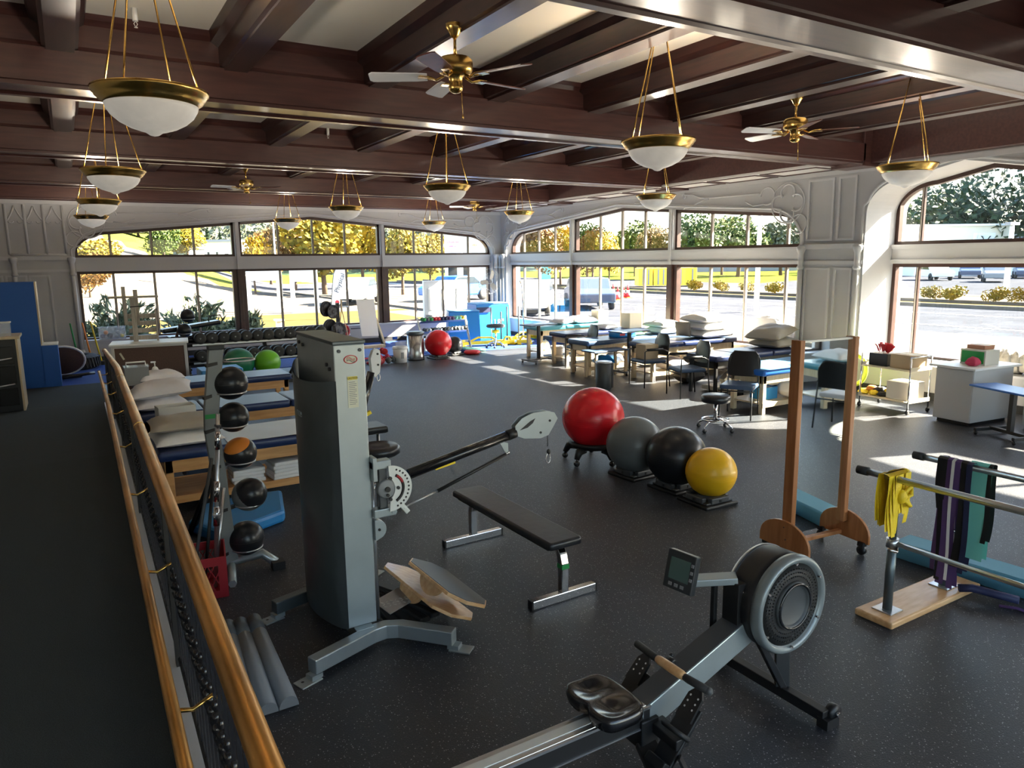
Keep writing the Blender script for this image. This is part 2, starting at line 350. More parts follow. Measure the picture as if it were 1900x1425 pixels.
A3 = Arch(4.48, 7.47, 3.62, .20, .65, .5)
A4 = Arch(-1.7, 3.3, 3.5, .10, .65, .5)
SILL, T0, T1 = .50, 2.11, 2.43
m = MB(); wall(m, MP_back, A1, -2.6, XR_ + .5, SILL, .45); wb = struct('wall_back', m, 'wall_paint')
m = MB(); wall(m, MP_right, A2, 8.1, YB + .45, SILL, .5)
wall(m, MP_right, A3, 3.9, 8.1, SILL, 1.15); wall(m, MP_right, A4, -3.2, 3.9, SILL, 1.15); wr = struct('wall_right', m, 'wall_paint')
struct('wall_left', MB().box(-2.9, -2.6, -3, YB, 0, ZC), 'wall_paint')
A5 = Arch(-2.0, 10.6, 3.6, .07, .75, .55)  # unseen front wall given a wide opening, added to let in more daylight
def MP_front(s, d, z): return (s, -3 - d, z)
m = MB(); wall(m, MP_front, A5, -2.9, XR_ + 1.2, SILL, .45); struct('wall_front', m, 'wall_paint')
# ---- windows
wn = [0]
def window(P, A, s0, s1, n, dw, cuts=None, fr=.07, left=.06, right=.06):
    wn[0] += 1
    g = bpy.data.objects.new('window_%d' % wn[0], None); COL.objects.link(g); g['kind'] = 'structure'
    cuts = cuts or [s0 + (s1 - s0) * i / n for i in range(1, n)]
    m = MB(); d0, d1 = dw - .05, dw + .06
    lbox(m, P, s0, s1, d0, d1, SILL, SILL + .07); lbox(m, P, s0, s1, d0, d1, T0 - .06, T0)
    lbox(m, P, s0, s1, d0, d1, T1, T1 + .055)
    lbox(m, P, s0, s0 + left, d0, d1, SILL + .07, T0 - .06); lbox(m, P, s1 - right, s1, d0, d1, SILL + .07, T0 - .06)
    xs = A.samples(s0, s1)
    for i in range(len(xs) - 1):
        a, b = xs[i], xs[i + 1]; za, zb = A.z(a), A.z(b); t = .065
        if za < T1 + .06 and zb < T1 + .06: continue
        v = [P(a, d0, za - t), P(b, d0, zb - t), P(b, d1, zb - t), P(a, d1, za - t), P(a, d0, za + .01), P(b, d0, zb + .01), P(b, d1, zb + .01), P(a, d1, za + .01)]
        m.add(v, [(0, 3, 2, 1), (4, 5, 6, 7), (0, 1, 5, 4), (1, 2, 6, 5), (2, 3, 7, 6), (3, 0, 4, 7)])
    lbox(m, P, s0, s0 + left, d0, d1, T1 + .055, A.z(s0 + left * .5)); lbox(m, P, s1 - right, s1, d0, d1, T1 + .055, A.z(s1 - right * .5))
    obj('frame', m, 'mullion', g)
    for c in cuts:
        for z0, z1 in ((SILL + .07, T0 - .06), (T1 + .055, A.z(c) - .06)):
            q = MB(); lbox(q, P, c - .026, c + .026, dw - .03, dw + .025, z0, z1, 0); lbox(q, P, c - .010, c + .010, dw - .042, dw - .03, z0, z1, 1)
            obj('mullion', q, ['mullion_sunlit' if P is MP_right and dw < .5 else 'mullion', 'mullion_edge'], g)
    ed = [s0 + left] + cuts + [s1 - right]
    for i in range(len(ed) - 1):
        a, b = ed[i] + (.028 if i else 0), ed[i + 1] - (.028 if i < len(ed) - 2 else 0)
        q = MB(); q.quad(P(a, dw, SILL + .07), P(b, dw, SILL + .07), P(b, dw, T0 - .06), P(a, dw, T0 - .06)); obj('pane', q, 'window_glass', g)
        q = MB(); xs = A.samples(a, b)
        for j in range(len(xs) - 1):
            c, d = xs[j], xs[j + 1]
            if A.z(c) > T1 + .12 or A.z(d) > T1 + .12: q.quad(P(c, dw, T1 + .055), P(d, dw, T1 + .055), P(d, dw, max(T1 + .06, A.z(d) - .06)), P(c, dw, max(T1 + .06, A.z(c) - .06)))
        obj('pane', q, 'window_glass', g)
    return g
tn = [1]
def trim(m, mt='wall_trim', bevel=0): tn[0] += 1; return struct('trim_%d' % tn[0], m, mt, bevel)
def transom(P, A, dw):
    m = MB(); lbox(m, P, A.a, A.b, dw - .10, dw + .05, T0, T1); lbox(m, P, A.a, A.b, dw - .13, dw - .10, T0 + .02, T0 + .07); lbox(m, P, A.a, A.b, dw - .13, dw - .10, T1 - .07, T1 - .02)
    lbox(m, P, A.a, A.b, dw - .15, dw - .10, T1 - .035, T1 - .0); trim(m)
    m = MB(); lbox(m, P, A.a, A.b, -.03 if dw < .5 else .0, dw - .05, SILL, SILL + .03); trim(m, 'wall_trim')
def post(P, A, s, dw):
    m = MB(); lbox(m, P, s - .06, s + .06, dw - .14, dw + .06, T1 - .0, A.z(s)); lbox(m, P, s - .035, s + .035, dw - .17, dw - .14, T0 - .0, A.z(s)); trim(m)
    m = MB(); lbox(m, P, s - .16, s + .16, dw - .08, dw + .06, SILL + .03, T0); lbox(m, P, s - .05, s + .05, dw - .13, dw - .08, SILL + .03, T0); trim(m, 'mullion', .008)
def xb(px, py=550, Y=YB + .25): return atY(px, py, Y).x
def yr(px, py=540, X=XR_ + .26): return atX(px, py, X).y
b1, b2 = xb(441, 490), xb(708, 490)
window(MP_back, A1, A1.a, b1 - .06, 4, .25, [xb(210, 510), xb(286, 510), xb(364, 510)])
window(MP_back, A1, b1 + .06, b2 - .06, 4, .25, [xb(519, 500), xb(583, 500), xb(642, 500)])
window(MP_back, A1, b2 + .06, A1.b, 4, .25, [xb(769, 500), xb(821, 500), xb(869, 500)])
transom(MP_back, A1, .25)
for s in (b1, b2): post(MP_back, A1, s, .25)
r2, r1 = yr(1067), yr(1250)
window(MP_right, A2, A2.a, r1 - .06, 4, .26, [yr(1458), yr(1383), yr(1318)])
window(MP_right, A2, r1 + .06, r2 - .06, 4, .26, [yr(1196), yr(1154), yr(1114)])
window(MP_right, A2, r2 + .06, A2.b, 4, .26, [yr(1031), yr(1001), yr(974)])
transom(MP_right, A2, .26)
for s in (r1, r2): post(MP_right, A2, s, .26)
window(MP_right, A3, A3.a, A3.b, 3, .9, [atX(1703, 520, 12.3).y, atX(1703, 520, 12.3).y - 1.95]); transom(MP_right, A3, .9)
window(MP_right, A4, A4.a, A4.b, 3, .9, [0.0, 1.7]); transom(MP_right, A4, .9)
window(MP_front, A5, A5.a, A5.b, 9, .25); transom(MP_front, A5, .25)  # added glazing behind the camera, there for extra daylight
# baseboards
struct('baseboard_back', MB().box(-2.6, XR_, YB - .02, YB, .012, .14), 'black_rubber')
struct('baseboard_right', MB().box(XR_ - .02, XR_, -3, YB - .02, .0, .12), 'black_rubber')
# corner colonnettes with capitals
for (x, y) in ((XR_ - .07, 19.25), (XR_ - .10, YB - .08), (11.17, YB - .07), (XR_ - .05, 8.66), (XR_ - .05, 7.55), (.09, YB - .05), (-1.0, YB - .08)):
    m = MB(); m.cyl((x, y, .15), (x, y, 2.36), .045, n=10); m.lathe([(.05, 2.02), (.07, 2.06), (.05, 2.09), (.05, 2.3), (.075, 2.36), (.085, 2.42), (.05, 2.44)], (x, y, 0), 10)
    m.lathe([(.07, .14), (.07, .3), (.045, .34)], (x, y, 0), 10); trim(m)
# arch mouldings on the wall face
def arch_moulding(P, A, off, r):
    m = MB(); pts = [P(A.a - off, 0, SILL + .3)] + [P(x if A.a + .02 < x < A.b - .02 else (x - off if x <= A.a + .02 else x + off), 0, A.z(x) + off) for x in A.samples()] + [P(A.b + off, 0, SILL + .3)]
    m.tube(pts, r, 6); return trim(m)
arch_moulding(MP_back, A1, .07, .022); arch_moulding(MP_right, A2, .07, .022); arch_moulding(MP_right, A3, .06, .025); arch_moulding(MP_right, A4, .06, .025)
# belt courses on the piers
m = MB(); m.box(-2.6, .10, YB - .05, YB, T1 - .05, T1 + .03); m.box(-2.6, .10, YB - .03, YB, T0, T0 + .06); m.box(-2.6, XR_, YB - .04, YB, 3.60, 3.68); trim(m)
m = MB(); m.box(XR_ - .05, XR_, 7.49, 8.72, T1 - .05, T1 + .03); m.box(XR_ - .03, XR_, 7.49, 8.72, T0, T0 + .06); m.box(XR_ - .04, XR_, 3.4, YB, 3.62, 3.70); m.box(XR_ - .05, XR_, 3.32, 4.46, T1 - .05, T1 + .03); trim(m)
def frame_moulding(P, s0, s1, z0, z1, par, w_=.035, d=.025):
    m = MB(); lbox(m, P, s0, s1, -d, 0, z0, z0 + w_); lbox(m, P, s0, s1, -d, 0, z1 - w_, z1); lbox(m, P, s0, s0 + w_, -d, 0, z0 + w_, z1 - w_); lbox(m, P, s1 - w_, s1, -d, 0, z0 + w_, z1 - w_)
    return obj('panel_moulding', m, 'wall_trim', par)
for s0, s1 in ((7.66, 8.0), (8.08, 8.6)):
    for z0, z1 in ((.5, 2.05), (2.52, 3.58)): frame_moulding(MP_right, s0, s1, z0, z1, wr)
for s0, s1 in ((3.45, 3.85), (3.93, 4.35)):
    for z0, z1 in ((.5, 2.05), (2.52, 3.58)): frame_moulding(MP_right, s0, s1, z0, z1, wr)
def bk(px, py): p = atY(px, py, YB); return p.x, p.z
xs_ = [bk(60, 560)[0] - .02 + i * .44 for i in range(-4, 3)]
for i in range(len(xs_) - 1):
    if xs_[i + 1] < .08 and xs_[i] > -2.6: frame_moulding(MP_back, xs_[i] + .02, xs_[i + 1] - .02, .35, 2.05, wb)
# Gothic tracery on the upper wall: ogee-headed panels
def rib(pts, P, par, r=.026):
    m = MB(); m.tube([P(s, -.004, z) for s, z in pts], r * 1.35, 6); return obj('tracery_rib', m, 'wall_trim', par)
def arcp(c, r, a0, a1, n=12): return [(c[0] + r * math.cos(R(a0 + (a1 - a0) * i / n)), c[1] + r * math.sin(R(a0 + (a1 - a0) * i / n))) for i in range(n + 1)]
pxs = [12, 47, 82, 118]
gx = [bk(p, 420)[0] for p in pxs]; zt, zb_ = 3.58, 2.50
for i, g in enumerate(gx): rib([(g, zb_), (g, zt)], MP_back, wb, .022)
for i in range(3):
    a, b = gx[i], gx[i + 1]; c = (a + b) / 2; zs = 3.22; wd = (b - a) / 2
    rib([(a, zs), (a + wd * .3, zs + .06), (a + wd * .65, zs + .17), (c, zt - .03)], MP_back, wb, .014); rib([(b, zs), (b - wd * .3, zs + .06), (b - wd * .65, zs + .17), (c, zt - .03)], MP_back, wb, .014)
    rib(arcp((a + wd * .5, zs + .01), wd * .28, 200, 350, 6), MP_back, wb, .010); rib(arcp((b - wd * .5, zs + .01), wd * .28, 190, 340, 6), MP_back, wb, .010)
rib([(gx[0], zb_), (gx[3], zb_)], MP_back, wb, .022)
gl = [gx[0] - .44 * k for k in range(1, 4)]
for g in gl: rib([(g, zb_), (g, zt)], MP_back, wb, .022)
def quatrefoil(c, r, P, par, rr=.014):
    for k in range(4):
        a = 90 * k; cc = (c[0] + r * .62 * math.cos(R(a)), c[1] + r * .62 * math.sin(R(a))); rib(arcp(cc, r * .5, a - 125, a + 125, 14), P, par, rr)
def spandrel(P, par, s, dirn, zc=3.22):
    d = dirn
    quatrefoil((s + d * .36, zc), .30, P, par)
    rib(arcp((s + d * .36, zc), .36, 0, 360, 26), P, par, .010)
    rib(arcp((s + d * .82, zc + .16), .16, 0, 300, 14), P, par, .012); rib(arcp((s + d * .10, zc - .38), .17, 0, 300, 14), P, par, .012)
    rib([(s + d * .9, zc + .02), (s + d * 1.15, zc - .0), (s + d * 1.35, zc + .10)], P, par, .012)
    rib([(s + d * 1.0, 3.44), (s + d * 2.4, 3.46)], P, par, .012)
    rib([(s + d * 1.2, 3.20), (s + d * 2.7, 3.33), (s + d * 4.6, 3.52)], P, par, .012)
    for q in (1, -1): rib([(s + d * 2.3, 3.44), (s + d * 2.55, 3.44 + q * .04), (s + d * 2.75, 3.44 + q * .12), (s + d * 3.0, 3.44 + q * .13)], P, par, .013)
    rib(arcp((s + d * 3.02, 3.55), .05, 0, 280, 8), P, par, .010); rib(arcp((s + d * 3.02, 3.33), .05, 0, 280, 8), P, par, .010)
spandrel(MP_back, wb, .10, 1); spandrel(MP_back, wb, 11.15, -1); spandrel(MP_right, wr, 19.22, -1); spandrel(MP_right, wr, 8.68, 1)
# ---- ceiling with crossed beams
ce = struct('ceiling', MB().box(-3, 13.3, -3.3, YB + 1.0, ZC, ZC + .12), 'ceiling_paint')
struct('trim_roof', MB().box(12.6, 13.3, -3.3, YB + 1.0, 3.85, ZC), 'wall_paint')
def beam_profile(y0, y1, zb=3.70):
    w = y1 - y0
    return [(y0 + .03, zb), (y0 + .03, zb + .03), (y0, zb + .035), (y0, zb + .30), (y0 + .03, zb + .31), (y0 + .05, zb + .345), (y0 + .05, zb + .52), (y0 + .01, zb + .56), (y0 - .02, ZC),
            (y1 + .02, ZC), (y1 - .01, zb + .56), (y1 - .05, zb + .52), (y1 - .05, zb + .345), (y1 - .03, zb + .31), (y1, zb + .30), (y1, zb + .035), (y1 - .03, zb + .03), (y1 - .03, zb), (y1 - .10, zb), (y1 - .12, zb + .02), (y0 + .12, zb + .02), (y0 + .10, zb)]
YBM = [(-1.05, -.47), (3.12, 3.70), (7.29, 7.87), (11.52, 12.10), (15.67, 16.25), (19.0, YB)]
for y0, y1 in YBM: obj('beam', MB().prism(beam_profile(y0, y1, 3.70 if y1 < 19 else 3.68), -3, 11.0, 'yz'), 'beam_wood', ce)
XJ = [1.49 + 1.37 * k for k in range(-3, 7)]
bays = [(YBM[i][1] - .05, YBM[i + 1][0] + .05) for i in range(5)]
jm = None
def joist_profile(): return [(-.10, 3.98), (-.10, 4.0), (-.13, 4.01), (-.13, 4.18), (-.19, 4.22), (-.21, ZC), (.21, ZC), (.19, 4.22), (.13, 4.18), (.13, 4.01), (.10, 4.0), (.10, 3.98)]
for y0, y1 in bays:
    q = obj('joist', MB().prism(joist_profile(), y0, y1, 'xz'), 'joist_wood', ce); q.location.x = XJ[0]
    for x in XJ[1:]: share('joist', q, ce, (x, 0, 0))
    # white inner fascia moulding around each coffer row
m = MB()
for i, (y0, y1) in enumerate(bays):
    if i == 1 or i == 0: continue
    obj('soffit', MB().box(10.62, XR_, y0, y1, 3.74, ZC), 'beam_wood', ce)
obj('soffit', MB().box(11.15, XR_, bays[0][0], bays[1][1], 3.72, ZC), 'beam_wood', ce)
sf = obj('soffit', MB().box(10.62, XR_, YBM[2][1], YB, 3.70, 3.74), 'soffit_panel', ce)
n = 9
for i in range(n):
    y0 = 7.95 + i * 1.26; q = MB()
    q.box(10.68, 11.32, y0, y0 + .05, 3.685, 3.70); q.box(10.68, 11.32, y0 + 1.1, y0 + 1.15, 3.685, 3.70); q.box(10.68, 10.73, y0 + .05, y0 + 1.1, 3.685, 3.70); q.box(11.27, 11.32, y0 + .05, y0 + 1.1, 3.685, 3.70)
    obj('panel_moulding', q, 'beam_wood', sf)
for y0, y1 in YBM[:5]: obj('beam_end', MB().box(10.95, XR_, y0, y1, 3.66, ZC), 'beam_wood', ce, .01)
# ---- hanging bowl lamps
def make_lamp():
    t = thing('pendant_lamp', '', 'lamp', (0, 0, 0))
    m = MB(); m.lathe([(.255, -.055), (.262, -.045), (.285, -.03), (.285, -.02), (.30, -.012), (.305, .002), (.318, .012), (.322, .03), (.308, .034), (.27, .01), (.25, -.04)], n=40); obj('rim', m, 'brass', t)
    m = MB(); m.lathe([(.258, -.045), (.25, -.075), (.225, -.115), (.185, -.15), (.13, -.18), (.08, -.197), (.05, -.205), (.025, -.222), (.0001, -.228)], n=40); obj('glass_bowl', m, 'alabaster', t)
    L = ZC - 3.23
    for k in range(4):
        a = R(45 + 90 * k + 12); c_, s_ = math.cos(a), math.sin(a)
        obj('rod', MB().tube([(c_ * .285, s_ * .285, .03), (c_ * .262, s_ * .262, .12), (c_ * .035, s_ * .035, L - .06)], [.004, .0065, .0065], 6), 'brass', t)
    ld = bpy.data.lights.new('added_uplight', 'POINT'); ld.energy = 16; ld.color = (1, .88, .72); ld.shadow_soft_size = .08; lo = bpy.data.objects.new('added_uplight', ld); COL.objects.link(lo); lo.parent = t; lo.location = (0, 0, .0)  # point light added inside each unlit bowl to brighten the ceiling
    m = MB(); m.lathe([(.0001, L - .12), (.02, L - .10), (.035, L - .07), (.055, L - .055), (.095, L - .03), (.10, L)], n=20); obj('canopy', m, 'brass', t)
    return t
lampC = [.52, 4.5, 8.25]; lampR = [4.95, 9.1, 13.3, 17.5]
lab = [['nearest of the brass-rimmed bowl lamps, upper left, in front of the second beam', 'brass-rimmed bowl lamp second nearest in the left-hand column of lamps', 'brass-rimmed bowl lamp third nearest in the left-hand column, just under another', 'farthest bowl lamp of the left-hand column, against the white tracery wall'],
       ['bowl lamp with its brass canopy in view on the ceiling, right of the nearest fan', 'brass bowl lamp in the middle of the room above the tall window wall', 'brass bowl lamp hanging before the yellow trees in the middle upper window', 'small far bowl lamp overlapping the top of the middle back window'],
       ['bowl lamp at far right hanging in front of the right-hand arch', 'bowl lamp directly below and behind the one right of the fan', 'bowl lamp hanging in front of the corner of the two window walls', 'smallest bowl lamp, farthest back, directly below the mid-room lamp']]
L0 = None
for i, x in enumerate(lampC):
    for j, y in enumerate(lampR):
        yy = y
        if L0 is None: L0 = make_lamp(); q = L0; q.location = (x, yy, 3.23)
        else: q = dup(L0, (x, yy, 3.23))
        q['label'] = lab[i][j]; q['group'] = 'brass bowl pendant lamps'; q.rotation_euler.z = R((i * 31 + j * 17) % 40)
# ---- ceiling fans
def make_fan():
    t = thing('ceiling_fan', '', 'fan', (0, 0, 0))
    m = MB(); m.lathe([(.0001, -.10), (.02, -.10), (.035, -.08), (.05, -.05), (.068, -.03), (.07, 0)], n=20); m.cyl((0, 0, -.24), (0, 0, -.09), .012, n=10); obj('canopy', m, 'brass', t)
    m = MB(); m.lathe([(.05, -.23), (.115, -.245), (.135, -.27), (.135, -.33), (.125, -.355), (.09, -.37), (.055, -.38), (.05, -.44), (.058, -.46), (.05, -.485), (.03, -.50), (.0001, -.505)], n=28); obj('motor', m, 'brass', t)
    b = MB(); b.prism([(.22, -.055), (.30, -.065), (.64, -.075), (.665, -.05), (.665, .05), (.64, .075), (.30, .065), (.22, .055)], -.004, .004)
    b.xf(Euler((R(12), 0, 0)).to_matrix().to_4x4())
    for k in range(5):
        a = R(72 * k)
        o = obj('blade', MB().add(b.v, b.f), 'fan_wood' if k in (0, 3, 4) else 'fan_glint', t) if k < 5 else None
        o.rotation_euler.z = a; o.location.z = -.385
        q = MB(); q.tube([(.09, 0, .01), (.15, -.01, -.02), (.20, -.03, -.004), (.28, -.03, 0)], .009, 6); q.tube([(.15, -.01, -.02), (.20, .02, -.004), (.28, .03, 0)], .008, 6); q.box(.22, .29, -.045, .045, -.008, -.004)
        br = obj('blade_arm', q, 'brass', o)
    obj('pull_chain', MB().tube([(.03, -.03, -.49), (.035, -.035, -.66)], .003, 5).ell((.035, -.035, -.68), (.008, .008, .02), 8, 6), 'brass', t)
    return t
F0 = make_fan(); F0['label'] = 'large brass ceiling fan with dark blades and some coloured pale for glint, nearest of the fans'; F0.location = (2.72, 5.30, 4.04); F0.rotation_euler.z = R(8)
for loc, rz, lb in (((7.25, 5.70, 4.04), 20, 'brass ceiling fan over the right side, by the near arch'), ((3.15, 15.2, 4.10), 40, 'distant ceiling fan at left, above the first back window'), ((9.35, 17.3, 4.04), 12, 'distant small ceiling fan above the corner of the window walls')):
    dup(F0, loc, R(rz), lb)
F0['group'] = 'brass ceiling fans'
for o in bpy.data.objects:
    if o.name.startswith('ceiling_fan'): o['group'] = 'brass ceiling fans'
# ---- sprinkler heads
for (px, py, z, side) in ((249, 15, 4.3, 'beside the rods of the nearest bowl lamp, upper left'), (608, 238, 4.3, 'left of the mid-room bowl lamp, between the second and third beams'), (908, 275, 4.3, 'right of the mid-room bowl lamp'), (1141, 298, 4.3, 'just left of the bowl lamp that shows its ceiling canopy'), (1380, 40, 4.3, 'above the right-hand fan near the front beam'), (1250, 180, 4.3, 'between the bowl lamp with canopy and the right-hand fan'), (1727, 128, 4.3, 'far right, under the end of the front beam')):
    p = at(px, py, z); m = MB(); m.cyl((0, 0, -.10), (0, 0, 0), .022, n=10); m.tube([(.0, .0, -.10), (.014, 0, -.12), (0, 0, -.145), (-.014, 0, -.12), (0, 0, -.10)], .003, 5); m.cyl((0, 0, -.15), (0, 0, -.145), .014, n=8)
    o = solo('sprinkler_head', m, 'white', 'white sprinkler head ' + side, 'sprinkler', (p.x, p.y, z), group='ceiling sprinkler heads')
# ---- railing along the ramp
ra = thing('ramp_railing', 'long brass-topped black iron railing along the carpeted ramp', 'railing', (0, 0, 0))
RY = lin(.55, 13.3, 40); RH = .86
def zr(Y): return rf(Y) + RH
m = MB(); pts = [(rx(y), y, zr(y)) for y in RY]
for i in range(len(pts) - 1):
    pass
m.tube([(rx(y), y, zr(y)) for y in RY], .031, 12); obj('top_rail', m, 'brass_rail', ra)
obj('rail_end', MB().ell((rx(13.3), 13.32, zr(13.3)), .036, 12, 8), 'brass', ra, label='rounded shiny brass rail end')
for y in (7.25, 4.95): obj('rail_joint', MB().cyl((rx(y), y - .012, zr(y)), (rx(y), y + .012, zr(y)), .0325, n=12), 'brass', ra)
m = MB(); m.tube([(rx(y) - .115, y, rf(y) + .56) for y in RY[:39]], .019, 10); obj('grab_rail', m, 'brass_rail', ra)
y = RY[38]; obj('rail_end', MB().ell((rx(y) - .115, y + .01, rf(y) + .56), .024, 12, 8), 'brass', ra)
m = MB(); m.tube([(rx(y), y, zr(y) - .05) for y in RY], .012, 4); obj('upper_channel', m, 'black', ra)
m = MB(); m.tube([(rx(y), y, rf(y) + .09) for y in RY], .012, 4); obj('lower_channel', m, 'black', ra)
q = MB(); q.bar((0, 0, .09), (0, 0, RH - .05), .011, .011)
for z in (.46, .50): q.ell((0, 0, z), (.017, .017, .02), 8, 6)
q.lathe([(.006, .40), (.014, .43), (.006, .45)], n=8); q.lathe([(.006, .52), (.014, .535), (.006, .56)], n=8)
b0 = None; y = .7; k = 0
while y < 13.25:
    if b0 is None: b0 = obj('baluster', q, 'black_gloss', ra); b0.location = (rx(y), y, rf(y))
    else: share('baluster', b0, ra, (rx(y), y, rf(y)))
    y += .105
q = MB(); q.box(-.02, .02, -.02, .02, .02, RH - .02); q0 = None
for y in (1.0, 3.4, 5.8, 8.2, 10.6, 13.2):
    if q0 is None: q0 = obj('post', q, 'black', ra); q0.location = (rx(y), y, rf(y))
    else: share('post', q0, ra, (rx(y), y, rf(y)))
q = MB(); q.tube([(0, 0, .56), (-.06, 0, .53), (-.115, 0, .545)], .007, 6); q0 = None
for y in (2.2, 3.35, 4.6, 5.9, 7.3, 8.8, 10.4, 12.2):
    if q0 is None: q0 = obj('rail_bracket', q, 'brass', ra); q0.location = (rx(y), y, rf(y))
    else: share('rail_bracket', q0, ra, (rx(y), y, rf(y)))
# ================================================================ outdoors
rnd = random.Random(7)
def gh(x, y):
    if y > 34: 
        k = min(1, max(0, (13 - x * 13 / max(y * .26, 1)) / 13)) if y > 1 else 0
        k = k * k * (3 - 2 * k)
        return -.02 + k * min(12, max(0, y - 36) * .115)
    return -.02
def gmat(x, y):
    if x > 12.4 and y < 32 + (x - 12) * .3:
        if x < 14.2: return 2
        if x < 29: return 1
        if x < 30.2: return 2
        if x < 33: return 1
        if x < 36: return 3
        return 2 if x < 44 else 1
    if x > 12.4 and x > .5 * y: 
        if 33 < x < 36 or x > 52: return 0
        return 1 if x < 60 else 0
    if y < 33 + .05 * x: return 3
    c = 36 + .05 * x
    if y < 56: return 2
    # driveway climbing to the left between grass banks
    lx = .02 * y + (y - 56) * -.12
    if abs(x - (6.5 - (y - 56) * .22)) < 3.2 and x < 12: return 2
    if x > 12 and y < 80: return 1
    return 0
m = MB(); GX, GY = lin(-60, 220, 186), lin(YB + .45, 160, 116)
nx = len(GX)
m.v = [(x, y, gh(x, y)) for y in GY for x in GX]
for j in range(len(GY) - 1):
    for i in range(nx - 1):
        a = j * nx + i; x, y = (GX[i] + GX[i + 1]) / 2, (GY[j] + GY[j + 1]) / 2
        m.f.append((a, a + 1, a + nx + 1, a + nx)); m.m.append(gmat(x, y)); m.s.append(True)
struct('floor_outdoors', m, ['grass', 'asphalt', 'concrete', 'lawn_dry'])
m = MB(); GX2 = [12.4, 14.2, 22, 26, 30.2, 33, 36, 40, 46, 60, 80, 100, 150, 220]
GY2 = lin(-120, YB + .45, 30); nx = len(GX2)
m.v = [(x, y, -.02) for y in GY2 for x in GX2]
for j in range(len(GY2) - 1):
    for i in range(nx - 1):
        a = j * nx + i; x = (GX2[i] + GX2[i + 1]) / 2
        m.f.append((a, a + 1, a + nx + 1, a + nx)); m.s.append(False)
        m.m.append(2 if (x < 22 or 26 < x < 28 or 36 < x < 46) else (3 if 33 < x < 36 else (1 if x < 90 else 0)))
struct('floor_outdoors', m, ['grass', 'asphalt', 'concrete', 'lawn_dry'])
struct('trim_kerb', MB().box(32.7, 33.0, -120, 80, -.02, .13).box(36, 36.3, -120, 80, -.02, .13).box(14.0, 14.2, -60, 60, -.02, .08), 'concrete')
struct('trim_road_line', MB().box(28.9, 29.15, -120, 90, -.015, -.008).box(24.0, 24.2, -120, 90, -.015, -.008), 'paper')
# leafy crowns
def crown(m, c, r, n, s, rg, flat=1, lobes=6):
    c = Vector(c); L = []
    for k in range(lobes):
        a = 2 * PI * k / lobes + rg.random(); q = .45 if k else 0
        L.append((Vector((math.cos(a) * r[0] * q, math.sin(a) * r[1] * q, (rg.random() - .45) * r[2] * .8)), .55 + .2 * rg.random()))
    vs = []; fs = []
    for i in range(n):
        o, f = L[i % lobes]
        d = Vector((rg.gauss(0, 1), rg.gauss(0, 1), rg.gauss(0, 1))).normalized() * (rg.random() ** .25)
        p = c + o + Vector((d.x * r[0] * f, d.y * r[1] * f, d.z * r[2] * f))
        u = Vector((rg.gauss(0, 1), rg.gauss(0, 1), rg.gauss(0, 1))).normalized(); v = u.orthogonal().normalized(); q = s * (.6 + .8 * rg.random())
        k = len(vs); vs += [p - u * q * .5, p + v * q * .35, p + u * q * .5, p - v * q * .35]; fs.append((k, k + 1, k + 2, k + 3))
    m.add(vs, fs)
TR = {}
def treeproto(kind, leaf, n, seed, conifer=False):
    rg = random.Random(seed); t = MB(); t.tube([(0, 0, -.3), (.1, 0, 1.6), (0, .1, 3.4), (.05, 0, 4.8)], [.22, .17, .12, .05], 8)
    for k in range(6):
        a = k * 1.05 + rg.random(); z = 1.6 + .45 * k; t.tube([(.05, 0, z), (math.cos(a) * .9, math.sin(a) * .9, z + .8), (math.cos(a) * 1.5, math.sin(a) * 1.5, z + 1.5)], [.08, .05, .02], 5)
    c = MB()
    if conifer:
        for k in range(14):
            z = 1 + k * .42; rr = 1.9 * (1 - k / 14.5)
            crown(c, (0, 0, z), (rr, rr, .35), n // 14, .35, rg, lobes=3)
    else: crown(c, (0, 0, 4.0), (2.9, 2.9, 2.6), n, .42, rg, lobes=9)
    TR[kind] = (mesh('crown', c, leaf, recalc=False), mesh('trunk', t, 'trunk'))
treeproto('yellow', 'leaf_yellow', 3600, 1); treeproto('gold', 'leaf_gold', 3000, 2); treeproto('orange', 'leaf_orange', 3000, 3); treeproto('green', 'leaf_green', 3000, 4); treeproto('dark', 'leaf_dark', 3000, 5)
treeproto('pine', 'leaf_dark', 2400, 6, True); treeproto('pale', 'leaf_pale', 3000, 8)
def tree(kind, px, D, ytop, wpx, label, name='tree', group=None, z0=None):
    d = ray(px, 480); d = Vector((d.x, d.y, 0)); p = d * D; x, y = p.x, p.y
    base = gh(x, y) if z0 is None else z0
    zt = (ray(px, ytop) * D).z + EYE.z
    hh = max(1.5, zt - base); ww = wpx / FOC * D
    t = thing(name, label, 'tree', (x, y, base), rnd.random() * 6.28, group)
    H0 = 6.7 if kind != 'pine' else 7.0; W0 = 6.0 if kind != 'pine' else 3.8
    for nm, me in (('crown', TR[kind][0]), ('trunk', TR[kind][1])):
        o = bpy.data.objects.new(nm, me); COL.objects.link(o); o.parent = t; o.scale = (ww / W0, ww / W0, hh / H0)
    return t
T = tree
T('yellow', 600, 52, 386, 150, 'big yellow-leaved tree behind the middle of the central back window'); T('orange', 545, 60, 398, 95, 'orange and green tree left of the big yellow tree'); T('yellow', 672, 63, 392, 100, 'yellow tree just left of the right-hand window post of the back wall')
T('yellow', 745, 50, 412, 90, 'yellow tree filling the left panes of the right-hand back window'); T('gold', 470, 50, 438, 62, 'small bright golden tree at left edge of the central back window'); T('yellow', 798, 66, 430, 66, 'green-yellow tree left of the white sign board')
